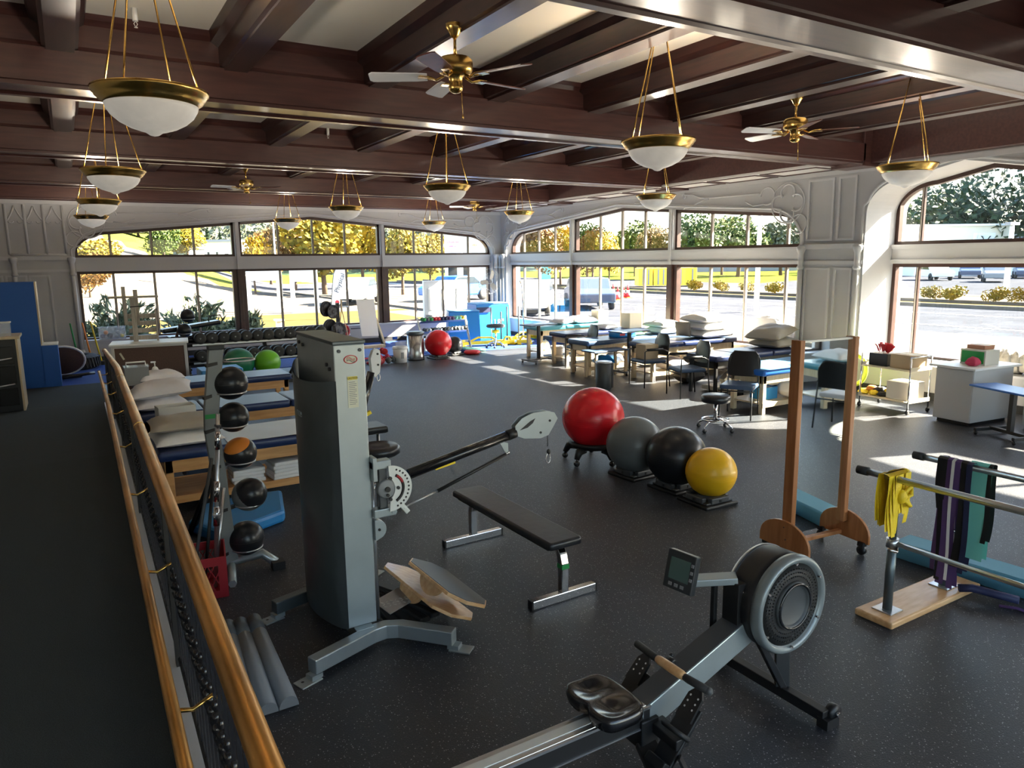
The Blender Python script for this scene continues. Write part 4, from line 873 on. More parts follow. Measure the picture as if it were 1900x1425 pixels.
# dumbbell rack with its dumbbells
RYD = 15.75
c0 = atY(372, 628, RYD); c1 = atY(539, 619, RYD); l0 = atY(376, 662, RYD); l1 = atY(540, 651, RYD)
t = thing('dumbbell_rack', 'long two-tier black dumbbell rack under the back windows', 'rack', ((c0.x + c1.x) / 2, RYD, 0)); ox = (c0.x + c1.x) / 2; X0, X1 = c0.x - ox - .25, c1.x - ox + 1.1
zt_ = (c0.z + c1.z) / 2; zl_ = (l0.z + l1.z) / 2
for z, nm in ((zt_ - .13, 'shelf'), (zl_ - .13, 'shelf')): obj(nm, MB().obox((( X0 + X1) / 2, .12, z), (X1 - X0, .05, .07), (R(25), 0, 0)).obox(((X0 + X1) / 2, .40, z + .05), (X1 - X0, .05, .07), (R(25), 0, 0)), 'black', t); obj('shelf_lip', MB().box(X0 + .1, X1 - .1, .07, .095, z - .02, z + .015), 'steel', t)
for x in (X0, X1): obj('upright', MB().bar((x, .05, 0), (x, .5, zt_ + .05), .07, .07, (1, 0, 0)).box(x - .04, x + .04, -.05, .65, 0, .05), 'black', t)
obj('upright', MB().bar(((X0 + X1) / 2, .05, 0), ((X0 + X1) / 2, .5, zt_ + .0), .07, .07, (1, 0, 0)), 'black', t)
DB = None; k = 0
def dumb(x, z, label, s=1, grp='black dumbbells on the two-tier rack'):
    global DB
    if DB is None:
        DB = thing('dumbbell', label, 'dumbbell', (x, RYD, z), 0, grp)
        obj('handle', MB().cyl((0, .0, 0), (0, .42, 0), .017, n=10), 'steel', DB)
        for y in (0, .30): obj('weight', MB().lathe([(.06, y), (.108, y), (.115, y + .012), (.115, y + .11), (.108, y + .12), (.06, y + .12)], n=24, axis='y'), 'black_rubber', DB)
        return DB
    return dup(DB, (x, RYD, z), 0, label, grp)
ordn = ['first', 'second', 'third', 'fourth', 'fifth', 'sixth', 'seventh', 'eighth', 'ninth', 'tenth', 'eleventh', 'twelfth', 'thirteenth']
for i in range(12):
    x = c0.x + (c1.x - c0.x) * i / 8; z = c0.z + (c1.z - c0.z) * i / 8
    dumb(x, zt_ - .0, 'black round-headed dumbbell, %s from the left on the top shelf of the rack' % ordn[i])
for i, f in enumerate((0, .145, .33, .58, .72, .86, 1.0, 1.13, 1.27)): dumb(l0.x + (l1.x - l0.x) * f, zl_, 'black round-headed dumbbell, %s from the left on the lower shelf of the rack' % ordn[i])
# ball tree and incline bench behind the rack
t = thing('ball_stand', 'slanted stand holding black balls beside the window, left of the rack', 'stand', (1.65, 16.6, .012)); obj('post', MB().tube([(.05, 0, 0), (.08, 0, .5), (.25, 0, 1.0)], .03, 8), 'brown_board', t); obj('base', MB().box(-.3, .4, -.05, .05, 0, .05).box(-.05, .08, -.3, .3, 0, .05), 'black', t)
for k, (px, py) in enumerate(((348, 586), (342, 613), (332, 640))):
    p = atY(px, py, 16.6); o = solo('medicine_ball', MB().ell((0, 0, 0), .145, 22, 14), 'black_ball', ['top black ball of the stand under the back window', 'middle black ball of the stand under the back window', 'lowest black ball of the stand, half behind the board cabinet'][k], 'ball', (p.x, 16.6, p.z), group='black balls on the window stand')
    obj('ring', MB().tube([(p.x - 1.65 + .13 * math.cos(a), .13 * math.sin(a), p.z - .08) for a in lin(0, 2 * PI, 18)[:-1]], .008, 5, True), 'steel', t)
t = thing('incline_bench', 'black padded incline bench behind the dumbbell rack at the left window', 'bench', (2.25, 17.1, .012), R(8)); obj('seat_pad', cushion_box(-.55, .55, -.16, .16, .62, .72, .03), 'black_vinyl', t)
m = cushion_box(-.6, .6, -.16, .16, 0, .09, .03); m.xf(Matrix.Translation((-.08, 0, .86)) @ Matrix.Rotation(R(-6), 4, 'Y')); obj('back_pad', m, 'black_vinyl', t)
obj('frame', MB().bar((-.3, 0, 0), (-.2, 0, .85), .06, .06).bar((.45, 0, 0), (.35, 0, .62), .06, .06).box(-.4, .5, -.03, .03, 0, .05).tube([(.3, 0, .95), (.3, 0, 1.1), (.55, 0, 1.12), (.6, 0, 1.0)], .015, 6), 'black', t)
# exercise balls in front of the rack
def gym_ball(loc, r, mt, label, group=None, valve=True):
    t = thing('exercise_ball', label, 'ball', loc, 0, group); obj('ball', MB().ell((0, 0, r * .985), (r * 1.01, r * 1.01, r * .985), 40, 24), mt, t)
    m = MB(); 
    for k in (-2, -1, 0, 1, 2):
        z = r * .985 + k * r * .06; rr = math.sqrt(max(0, r * r - (k * r * .06) ** 2)) * 1.012; m.tube([(rr * math.cos(a), rr * math.sin(a), z) for a in lin(0, 2 * PI, 48)[:-1]], r * .004, 4, True)
    obj('moulded_ring', m, mt, t); return t
gym_ball((2.74, 15.1, .0), .30, 'green_ball', 'dark green exercise ball in front of the dumbbell rack'); gym_ball((3.29, 15.1, .0), .262, 'lime_ball', 'lime green exercise ball right of the dark green one')
t = thing('low_platform', 'low black slatted tray with chrome bits under the green balls', 'tray', (3.0, 14.2, 0)); obj('tray', MB().box(-.9, .7, -.25, .25, 0, .05), 'black', t, .01)
for k in range(6): solo('small_weight', MB().lathe([(.02, 0), (.045, .01), (.045, .05), (.02, .06)], n=14), ['chrome', 'black'][k % 2], ['shiny', 'black'][k % 2] + ' small weight on the black tray, %s from the left' % ordn[k], 'weight', (2.35 + .24 * k, 14.1, .05))
t = thing('shoulder_machine', 'dark folding exerciser with white loops right of the lime ball', 'exerciser', (3.75, 14.2, 0)); obj('frame', MB().tube([(-.3, 0, .02), (-.05, 0, .45), (.05, 0, .5), (.2, .1, .3), (.35, .1, .02)], .03, 8).tube([(-.1, .3, .02), (0, .1, .45)], .025, 8), 'black', t); obj('loop', MB().tube([(.05, -.05, .5), (.2, -.1, .48), (.32, -.1, .2), (.3, -.1, .05)], .012, 6).tube([(.1, -.05, .5), (.28, -.1, .42), (.38, -.1, .1)], .01, 6), 'white', t)
# medicine ball tree in the foreground
BX, BY = .66, 5.42
t = thing('medicine_ball_rack', 'upright grey curved rack holding five medicine balls by the railing', 'rack', (BX + .1, BY, 0))
def pz(px, py, Y=BY): q = atY(px, py, Y); return (q.x - BX - .1, 0, q.z)
pp = [pz(400, 648), pz(396, 700), pz(392, 760), pz(393, 800), pz(403, 860), pz(412, 930), pz(422, 1000), (pz(430, 1050)[0], 0, .06)]
m = MB()
for i in range(len(pp) - 1):
    m.bar(pp[i], pp[i + 1], .10, .035, (0, -1, 0))
m = MB(); vs = []
for i, p_ in enumerate(pp):
    for dx, dy in ((-.05, -.03), (.05, -.03), (.05, .03), (-.05, .03)): vs.append((p_[0] + dx, dy, p_[2]))
m.add(vs, [(i * 4 + k, i * 4 + (k + 1) % 4, (i + 1) * 4 + (k + 1) % 4, (i + 1) * 4 + k) for i in range(len(pp) - 1) for k in range(4)] + [(3, 2, 1, 0), tuple(len(vs) - 4 + k for k in range(4))])
obj('post', m, 'rack_grey', t, .006); obj('post_cap', MB().box(pp[0][0] - .055, pp[0][0] + .055, -.035, .035, pp[0][2], pp[0][2] + .03), 'black', t, .005)
g_ = pz(394, 772); obj('green_tape', MB().box(g_[0] - .053, g_[0] + .053, -.033, .033, g_[2] - .012, g_[2] + .02), 'green', t)
zb0 = pp[-1]; obj('foot', MB().tube([(zb0[0] - .25, .18, .03), (zb0[0], 0, .08), (zb0[0] + .22, -.02, .10), (zb0[0] + .30, -.10, .035)], [.035] * 4, 6), 'silver', t, label='grey steel foot bending to the floor'); obj('foot', MB().tube([(zb0[0] - .05, -.3, .03), (zb0[0], 0, .06), (zb0[0], .35, .03)], .03, 6), 'silver', t); obj('foot_cap', MB().box(zb0[0] + .26, zb0[0] + .35, -.17, -.08, 0, .06), 'black_rubber', t)
balls = [((428, 711), .118, 'black_ball', 'top black rubber medicine ball on the curved rack'), ((433, 774), .108, 'black_ball', 'second black medicine ball on the curved rack, just below the top one'), ((446, 840), .115, None, 'black medicine ball with orange ends, middle of the curved rack'), ((461, 918), .118, 'grey_ball', 'grey-green medicine ball, fourth down on the curved rack'), ((457, 998), .128, 'black_ball', 'large black medicine ball at the bottom of the curved rack')]
for (px, py), r, mt, lb in balls:
    q = atY(px, py, BY); a = R(-30)
    b = thing('medicine_ball', lb, 'ball', (q.x, BY, q.z), 0, 'medicine balls on the curved rack')
    if mt: obj('ball', MB().ell((0, 0, 0), r, 36, 22), mt, b)
    else:
        m = MB().ell((0, 0, 0), r, 48, 30, mf=lambda v, u: 1 if (v < .30 or v > .72) else 0); m.xf(Euler((R(18), R(-22), 0)).to_matrix().to_4x4()); obj('ball', m, ['black_ball', 'orange'], b)
    m = MB(); 
    for ax in (0, 1): m.tube([(1.004 * r * math.cos(s), 1.004 * r * math.sin(s) * (0 if ax else 1), 1.004 * r * math.sin(s) * (1 if ax else 0)) for s in lin(0, 2 * PI, 40)[:-1]], .0016, 4, True)
    if mt == 'grey_ball': obj('patch', MB().ell((0, 0, 0), r * 1.003, 36, 22).xf(Matrix.Translation((.012, -.012, .012))), 'black_ball', b)
    if mt == 'black_ball': obj('seam', m, 'black_rubber', b)
    # wire ring and arm of the rack
    cx, cz = q.x - BX - .1, q.z; arm = min(pp, key=lambda e: abs(e[2] - (cz - r * .55)))
    obj('ring', MB().tube([(cx + r * .86 * math.cos(s), r * .86 * math.sin(s), cz - r * .55) for s in lin(0, 2 * PI, 24)[:-1]], .006, 6, True), 'steel', t)
    obj('arm', MB().bar((arm[0] - .05, -.035, cz - r * .55 - .02), (cx - r * .82, -.0, cz - r * .55), .03, .022), 'black', t)
q = atY(415, 670, BY); obj('ring', MB().tube([(q.x - BX - .1 + .10 + .11 * math.cos(s), .09 * math.sin(s), q.z) for s in lin(0, 2 * PI, 24)[:-1]], .006, 6, True), 'steel', t, label='empty wire ring at the top'); obj('arm', MB().bar((pp[1][0] - .05, -.035, q.z - .02), (q.x - BX - .09, 0, q.z), .03, .022), 'black', t)
# red crate with bars
t = thing('milk_crate', 'red plastic crate with lattice sides by the railing, holding bars', 'crate', (.58, 5.2, 0), R(-8)); w_ = .17
m = MB(); m.box(-w_, w_, -w_, w_, 0, .012)
obj('bottom', m, 'red_plastic', t)
for k, (ax, s) in enumerate((('x', -1), ('x', 1), ('y', -1), ('y', 1))):
    m = MB()
    def B(u0, u1, z0, z1):
        if ax == 'y': m.box(u0, u1, s * w_ - .005, s * w_ + .005, z0, z1)
        else: m.box(s * w_ - .005, s * w_ + .005, u0, u1, z0, z1)
    B(-w_, w_, .23, .29); B(-w_, w_, 0, .05); B(-w_, -w_ + .05, .05, .23); B(w_ - .05, w_, .05, .23)
    for j in range(5):
        for sg in (-1, 1):
            u = -.1 + j * .05; p0 = (u - sg * .045, .05); p1 = (u + sg * .045, .23)
            f = (lambda a_, z_: (a_, s * w_, z_)) if ax == 'y' else (lambda a_, z_: (s * w_, a_, z_)); m.bar(f(*p0), f(*p1), .006, .006)
    obj('side', m, 'red_plastic', t)
def rod(p0, p1, r, mt, label, name='bar', col=None, cat='bar', parts=()):
    t = thing(name, label, cat, p0); d = Vector(p1) - Vector(p0); obj('shaft', MB().tube([(0, 0, 0), tuple(d)], r, 10), mt, t)
    for a, b, rr, mm in parts: obj('collar', MB().tube([tuple(d * a), tuple(d * b)], rr, 12), mm, t)
q0 = Vector((.67, 5.17, .02)); q1 = atY(404, 768, 5.17)
rod(q0, q1, .014, 'steel', 'chrome weight bar standing in the red crate', 'barbell_bar', parts=((.80, .9, .018, 'chrome'), (.93, .94, .022, 'dark_grey'), (.5, .62, .02, 'chrome'), (.36, .47, .021, 'chrome'), (.42, .43, .027, 'steel')))
for i, (a_, b_, c_) in enumerate((((.60, 5.2), (398, 862), 'black'), ((.52, 5.25), (393, 850), 'dark_grey'), ((.68, 5.25), (415, 905), 'steel'))):
    q1 = atY(*b_, 5.35); rod((a_[0], a_[1], .02), q1, .012, c_, ['black rod leaning in the red crate', 'dark grey rod leaning in the red crate', 'thin steel rod in the red crate'][i], 'exercise_rod', cat='rod')
for i in range(2): rod((at(350 + 8 * i, 990, 0)), atY(398 + 6 * i, 868, 5.9), .016, 'black', ['left black leg pole leaning against the curved rack', 'right black leg pole leaning against the curved rack'][i], 'leaning_pole', cat='pole')
# blue step below the table
t = thing('aerobic_step', 'glossy blue plastic step lying under the nearest left table', 'step', (0, 0, 0))
pts = [at(350, 985, .02), at(412, 1014, .0), at(530, 968, .0), at(524, 928, .0), at(455, 938, .0), at(380, 955, 0)]
bx = sum(p.x for p in pts) / 6; by = sum(p.y for p in pts) / 6; t.location = (bx, by, 0)
m = MB().prism([(p.x - bx, p.y - by) for p in pts], .0, .11); obj('body', m, 'blue_plastic', t, .03)
obj('foot', MB().box(-.2, -.1, -.1, .1, .0, .012), 'black_rubber', t)
# towels on the shelf
def towel_stack(x, y, z, n, label, w=.3, d=.26, rz=0, grp='folded towels under the nearest left table'):
    for k in range(n):
        r_ = random.Random(k + int(x * 100)); m = MB(); m.add(*[(lambda q: (q.v, q.f))(cushion_box(-w / 2, w / 2, -d / 2, d / 2, 0, .034, .014))][0], 0, True)
        solo('towel', m, 'linen', 'folded white towel, %s from the bottom, %s' % (ordn[k], label), 'towel', (x + r_.uniform(-.012, .012), y + r_.uniform(-.01, .01), z + k * .034), rz + r_.uniform(-.06, .06), grp)
towel_stack(1.30, 7.2, .165, 4, 'in the left stack on the table shelf'); towel_stack(1.66, 7.15, .165, 5, 'in the middle stack on the table shelf', rz=.1); towel_stack(2.02, 7.1, .165, 4, 'in the right stack on the table shelf', rz=-.1)
solo('cuff_weight', cushion_box(-.11, .11, -.05, .05, 0, .06, .02), 'navy', 'navy cuff weight on top of the right towel stack', 'weight', (2.0, 7.05, .30), .2)
solo('teal_bag', pillow(.26, .3, .22, 5), 'steel_blue_vinyl', 'crumpled dark blue bag on the floor behind the orange table leg', 'bag', (.95, 8.0, 0))
mat('ring_grey', (.22, .25, .26), .35, .3); mat('monitor_case', (.025, .028, .032), .4)
# ================================================================ middle of the gym
def W(t, p): p = Vector(p); return tuple(p - Vector(t.location))
# ---- cable column
t = thing('cable_machine', 'tall silver cable column with swinging black pulley arm and angle dial', 'exercise machine', (1.30, 4.2, 0))
ox, oy = 1.30, 4.2
def w2(*p): return (p[0] - ox, p[1] - oy, p[2])
m = MB(); m.box(1.205 - ox, 1.385 - ox, 3.90 - oy, 4.66 - oy, .12, 1.80); col_ = obj('column', m, 'silver', t, .006)
obj('top_cap', MB().box(1.20 - ox, 1.39 - ox, 3.895 - oy, 4.665 - oy, 1.80, 1.82), 'silver_dark', t, .005)
# bulging side shroud, its top edge dipping in a curve
m = MB()
def shf(u, v):
    y = 3.895 + .775 * u; b = .105 * math.sin(PI * u) ** .7; zt = 1.60 - .045 * math.sin(PI * u) + .05 * u
    return (1.203 - b - ox, y - oy, .12 + (zt - .12) * v)
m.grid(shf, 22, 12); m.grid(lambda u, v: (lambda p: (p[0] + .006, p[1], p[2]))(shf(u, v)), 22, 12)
obj('side_shroud', m, 'silver_dark', t)  # shade on the column's side put into the darker silver
for (y, z) in ((4.02, 1.68), (3.97, 1.66), (4.50, 1.75), (4.58, 1.76), (3.96, .6), (3.95, 1.30)): obj('bolt', MB().cyl(w2(1.205, y, z), w2(1.193, y, z), .011, n=10), 'black', t)
for x in (1.235, 1.355): obj('bolt', MB().cyl(w2(x, 3.90, 1.765), w2(x, 3.892, 1.765), .010, n=10), 'dark_grey', t)
M_ = Matrix.Translation(w2(1.30, 3.899, 1.715)) @ Matrix.Rotation(PI / 2, 4, 'X')
e = MB().lathe([(.040, 0), (.040, .003), (.034, .003), (.034, 0)], n=32); e.xf(M_ @ Matrix.Diagonal((1, .62, 1, 1))); em = obj('oval_emblem', e, 'red', t)
obj('emblem_field', MB().lathe([(.0001, .001), (.034, .001)], n=32).xf(M_ @ Matrix.Diagonal((1, .62, 1, 1))), 'label_cream', em)
for k, c in enumerate(('navy', 'red', 'red')):
    obj('emblem_wave', MB().tube([M_ @ Vector((-.024 + .048 * u, -.009 + .008 * k + .007 * math.sin(6 * u), .003)) for u in lin(0, 1, 12)], .0014, 4), c, em)
lb_ = obj('caution_label', MB().box(1.275 - ox, 1.335 - ox, 3.897 - oy, 3.90 - oy, 1.44, 1.62), 'label_cream', t); obj('label_header', MB().box(1.277 - ox, 1.333 - ox, 3.8955 - oy, 3.897 - oy, 1.60, 1.618), 'label_yellow', lb_)
text('lettering', 'CAUTION', .014, 'black', lb_, Matrix.Translation(w2(1.305, 3.894, 1.609)) @ Matrix.Rotation(PI / 2, 4, 'X'), .0004)
for k in range(13): obj('print_line', MB().box(1.283 - ox, (1.327 if k % 3 else 1.318) - ox, 3.8962 - oy, 3.897 - oy, 1.585 - k * .0105, 1.588 - k * .0105), 'grey', lb_)
text('lettering', 'nce', .07, 'silver', t, Matrix.Translation(w2(1.098, 4.28, 1.37)) @ Matrix.Rotation(-PI / 2, 4, 'Z') @ Matrix.Rotation(PI / 2, 4, 'X'), .004)
# base
def bar_(p0, p1, w_, h_): return MB().bar(w2(*p0), w2(*p1), w_, h_)
m = MB(); m.bar(w2(.93, 3.70, .075), w2(1.36, 3.86, .075), .075, .085); obj('front_foot', m, 'silver', t, .006)
m = MB(); vs = []; pth = [(1.33, 3.85), (1.42, 3.86), (1.50, 3.82), (1.73, 3.56)]
for i, (x, y) in enumerate(pth):
    d = Vector((pth[min(i + 1, 3)][0] - pth[max(i - 1, 0)][0], pth[min(i + 1, 3)][1] - pth[max(i - 1, 0)][1], 0)).normalized(); n_ = Vector((-d.y, d.x, 0)) * .038
    for s, z in ((-1, .032), (1, .032), (1, .118), (-1, .118)): vs.append(w2(x + s * n_.x, y + s * n_.y, z))
m.add(vs, [(i * 4 + k, i * 4 + (k + 1) % 4, (i + 1) * 4 + (k + 1) % 4, (i + 1) * 4 + k) for i in range(3) for k in range(4)] + [(3, 2, 1, 0), (12, 13, 14, 15)]); obj('front_foot', m, 'silver', t, .006)
for (x, y, r_) in ((.90, 3.68, .35), (1.76, 3.53, -.85), (.90, 4.50, .3), (1.7, 4.80, .6)):
    fp = obj('floor_plate', MB().obox(w2(x, y, .004), (.13, .09, .008), (0, 0, r_)), 'silver', t, .002); obj('bolt_hole', MB().lathe([(.0001, 0), (.009, 0)], w2(x - .03, y, .0085), 10), 'black', fp)
    obj('foot_pad', MB().obox(w2(x + (.04 if x < 1.2 else -.03), y + (.015 if x < 1.2 else .03), .02), (.07, .06, .026), (0, 0, r_)), 'silver', t)
obj('rear_foot', MB().bar(w2(.92, 4.52, .07), w2(1.25, 4.62, .07), .07, .08), 'silver_dark', t, .006); obj('rear_foot', MB().bar(w2(1.3, 4.62, .07), w2(1.68, 4.78, .07), .07, .08), 'silver', t, .006)
obj('spine', MB().box(1.24 - ox, 1.35 - ox, 3.85 - oy, 4.70 - oy, .04, .12), 'silver', t, .005)
obj('guide_rod', MB().cyl(w2(1.405, 3.93, .12), w2(1.405, 3.93, 1.1), .010, n=10), 'steel', t)
obj('lower_pulley_cover', MB().prism([(1.39 - ox, .635), (1.40 - ox, .635)] + [(1.405 - ox + .055 * math.cos(a), .70 + .058 * math.sin(a)) for a in lin(-PI / 2 + .25, PI / 2, 18)] + [(1.39 - ox, .758)], 3.875 - oy, 3.925 - oy, 'xz'), 'silver', t, .002)
obj('bolt', MB().cyl(w2(1.415, 3.868, .70), w2(1.415, 3.88, .70), .008, n=10), 'black', t)
fpl = obj('foot_plate', MB().obox(w2(1.53, 3.98, .18), (.20, .16, .006), (R(12), R(-6), .3)), 'steel', t, .002, label='diamond-patterned steel foot plate')
q = MB()
for i in range(6):
    for j in range(5): q.obox(w2(1.45 + i * .03, 3.92 + j * .03, .186 + .0), (.018, .004, .003), (0, 0, .8 if (i + j) % 2 else -.8))
obj('tread_pattern', q, 'plate', fpl)['kind'] = 'stuff'
# weight-stack block plates seen at right foot
# swing bracket
obj('bracket_arm', MB().box(1.385 - ox, 1.50 - ox, 3.86 - oy, 3.93 - oy, 1.065, 1.115), 'silver', t, .005); obj('bracket_arm', MB().box(1.385 - ox, 1.52 - ox, 3.86 - oy, 3.93 - oy, .775, .825), 'silver', t, .005)
obj('bracket_plate', MB().box(1.385 - ox, 1.41 - ox, 3.85 - oy, 3.94 - oy, 1.0, 1.14), 'silver', t, .003); obj('swivel_post', MB().box(1.425 - ox, 1.475 - ox, 3.87 - oy, 3.93 - oy, .825, 1.065), 'dark_grey', t, .006)
obj('bolt', MB().cyl(w2(1.505, 3.85, .80), w2(1.505, 3.94, .80), .016, n=12), 'silver', t)
c_ = (1.475, .945)
pl = []
for k in range(25): a = R(-92 + 184 * k / 24); pl.append((c_[0] + .005 + .138 * math.cos(a), c_[1] + .138 * math.sin(a)))
for k in range(13): a = R(60 - 120 * k / 12); pl.append((c_[0] - .025 + .062 * math.cos(a), c_[1] + .075 * math.sin(a)))
dl = obj('angle_dial', MB().prism([(x - ox, z) for x, z in pl], 3.845 - oy, 3.853 - oy, 'xz'), 'plate', t, label='half-round plate with a row of pin holes')
obj('hub', MB().lathe([(.0001, -.352), (.05, -.352), (.055, -.345), (.055, -.30)], (c_[0] - ox - .01, 0, c_[1]), 24, 'y'), 'grey', t)
for k in range(13):
    a = R(68 - 136 * k / 12); x, z = c_[0] + .005 + .118 * math.cos(a), c_[1] + .118 * math.sin(a); obj('pin_hole', MB().lathe([(.0001, 0), (.0065, 0)], w2(x, 3.8445, z), 10, 'y'), 'black', dl)
m = MB(); pts = [w2(c_[0] + .088 * math.cos(R(a)), 3.843, c_[1] + .088 * math.sin(R(a))) for a in lin(-62, 62, 16)]; m.tube(pts, .009, 4); obj('slot', m, 'black', dl)
m = MB(); pts = [w2(c_[0] + .088 * math.cos(R(a)), 3.841, c_[1] + .088 * math.sin(R(a))) for a in lin(20, 58, 8)]; m.tube(pts, .008, 4); obj('slot_scale', m, 'red_plastic', dl)
for x, z, r_ in ((c_[0] - .01, c_[1] - .0, .016), (c_[0] - .01, c_[1] - .035, .009), (c_[0] + .055, c_[1], .010), (c_[0] + .008, c_[1] + .065, .010), (c_[0] + .005, c_[1] - .062, .010)): obj('dial_bolt', MB().cyl(w2(x, 3.835, z), w2(x, 3.85, z), r_, n=12), 'black', dl)
# arm
Ya = 3.87
def A_(px, py, Y=Ya): q = atY(px, py, Y); return w2(q.x, q.y, q.z)
a0, a1 = A_(758, 880), A_(952, 804); arm = obj('swing_arm', MB().tube([a0, a1], .031, 16), 'black_gloss', t); d_ = (Vector(a1) - Vector(a0))
obj('arm_collar', MB().tube([Vector(a1) - d_ * .06, Vector(a1) + d_ * .02], .034, 16), 'black', t); obj('arm_sleeve', MB().tube([Vector(a1) + d_ * .02, Vector(a1) + d_ * .12], .024, 16), 'steel', t)
hp = [A_(*p) for p in ((952, 790), (965, 775), (985, 765), (1010, 761), (1025, 764), (1031, 775), (1022, 792), (1014, 806), (1000, 812), (970, 813), (955, 808))]
for s, mt_ in ((-.022, 'silver'), (.022, 'silver')): obj('pulley_plate', MB().prism([(p[0], p[2]) for p in hp], Ya - oy + s - .003, Ya - oy + s + .003, 'xz'), mt_, t, .002)
for (px, py) in ((1016, 779), (999, 801)): b_ = A_(px, py); obj('pulley_wheel', MB().lathe([(.012, -.012), (.028, -.012), (.022, 0), (.028, .012), (.012, .012)], b_, 18, 'y'), 'black', t); obj('bolt', MB().cyl((b_[0], b_[1] - .03, b_[2]), (b_[0], b_[1] + .03, b_[2]), .008, n=10), 'black', t)
k0 = A_(975, 795); obj('arrow_cutout', MB().prism([(k0[0] - .06, k0[2] - .0), (k0[0] + .02, k0[2] + .05), (k0[0] + .06, k0[2] + .065), (k0[0] + .04, k0[2] + .035), (k0[0] - .0, k0[2] + .01)], Ya - oy - .0265, Ya - oy - .0255, 'xz'), 'black', t)
r0, r1, r2 = A_(1016, 805), A_(1016, 828), A_(1018, 838)
obj('cable', MB().tube([r0, r1], .003, 6), 'dark_grey', t); obj('cable_stop', MB().ell(r2, (.014, .014, .02), 12, 8), 'black', t)
r3 = A_(1017, 850); cb = obj('carabiner', MB().tube([(r3[0] + .5 * .026 * math.cos(a) * (1.2 - .4 * math.sin(a)), r3[1], r3[2] + .034 * math.sin(a)) for a in lin(0, 2 * PI, 18)[:-1]], .0035, 6, True), 'chrome', t)
g0, g1, g2 = A_(750, 941), A_(812, 911), A_(938, 843)
obj('gas_strut_rod', MB().tube([g0, g1], .006, 8), 'steel', t); obj('gas_strut', MB().tube([g1, g2], .011, 10), 'black', t); g3 = A_(943, 840); obj('strut_joint', MB().ell(g3, .012, 10, 8).cyl(g2, g3, .008, n=8), 'chrome', t); obj('strut_joint', MB().ell(g0, .013, 10, 8), 'plate', t)
obj('strut_tab', MB().prism([(A_(925, 818)[0], A_(925, 818)[2]), (A_(942, 822)[0], A_(942, 822)[2]), (A_(943, 842)[0], A_(943, 842)[2]), (A_(936, 838)[0], A_(936, 838)[2])], Ya - oy - .004, Ya - oy + .004, 'xz'), 'silver', t)
h0, h1, h2 = A_(768, 884), A_(807, 869), A_(844, 856); obj('lever_rod', MB().tube([h0, h1], .006, 8), 'chrome', t); obj('lever_grip', MB().bar(h1, h2, .018, .024), 'yellow', t, .004)
obj('lower_link', MB().bar(A_(735, 925), A_(757, 950), .02, .03), 'plate', t, .003)
# second arm beyond the column
Yb2 = 4.62
b0, b1_ = A_(676, 740, Yb2), A_(689, 690, Yb2); obj('swing_arm', MB().tube([A_(668, 775, Yb2), b0, b1_], .028, 12), 'black_gloss', t)
hp = [A_(*p, Yb2) for p in ((688, 688), (685, 665), (690, 650), (697, 646), (703, 650), (705, 668), (703, 690), (694, 700))]
for s in (-.02, .02): obj('pulley_plate', MB().prism([(p[0], p[2]) for p in hp], Yb2 - oy + s - .003, Yb2 - oy + s + .003, 'xz'), 'white', t, .002)
for (px, py) in ((698, 656), (699, 676)): b_ = A_(px, py, Yb2); obj('bolt', MB().cyl((b_[0], b_[1] - .03, b_[2]), (b_[0], b_[1] + .03, b_[2]), .007, n=10), 'black', t)
r3 = A_(702, 700, Yb2); obj('carabiner', MB().tube([(r3[0] + .012 * math.cos(a), r3[1], r3[2] + .026 * math.sin(a)) for a in lin(0, 2 * PI, 16)[:-1]], .003, 6, True), 'chrome', t)
obj('gas_strut', MB().tube([A_(684, 718, Yb2), A_(676, 765, Yb2)], .010, 8), 'black', t); obj('strut_joint', MB().ell(A_(685, 718, Yb2), .012, 10, 8), 'chrome', t)
obj('lever_grip', MB().bar(A_(678, 770, Yb2), A_(688, 764, Yb2), .025, .025), 'yellow', t, .004)
# ---- stool with pads behind the column
p = Vector((2.45, 6.28, 0)); t = thing('round_stool', 'black tufted round stool on casters behind the cable machine', 'stool', (2.36, 6.38, 0))
obj('seat', MB().lathe([(.0001, .44), (.17, .44), (.20, .46), (.20, .51), (.175, .535), (.10, .525), (.0001, .52)], n=30), 'black_vinyl', t)
def stool_base(t, r=.26, h=.44, mt='chrome', n=5, rot=0):
    obj('column', MB().cyl((0, 0, .12), (0, 0, h), .025, n=12), mt, t)
    for k in range(n):
        a = 2 * PI * k / n + rot; c, s = math.cos(a), math.sin(a)
        obj('leg', MB().tube([(0, 0, .15), (c * r * .6, s * r * .6, .13), (c * r, s * r, .07)], .013, 6), mt, t)
        cs = obj('caster', MB().lathe([(.005, -.014), (.026, -.014), (.028, 0), (.026, .014), (.005, .014)], (c * r, s * r, .028), 14, 'y'), 'black', t); obj('fork', MB().cyl((c * r, s * r, .04), (c * r, s * r, .08), .009, n=8), mt, cs)
stool_base(t)
t = thing('bench_pad', 'blue-black padded board lying over a stand behind the cable machine', 'pad', (2.27, 6.9, 0)); m = cushion_box(-.30, .34, -.16, .16, .55, .62, .03); obj('pad', m, 'black_vinyl', t)
for sx in (-.25, .28): obj('leg', MB().cyl((sx, 0, 0), (sx, 0, .55), .018, n=8).box(sx - .02, sx + .02, -.18, .18, 0, .03), 'steel', t)
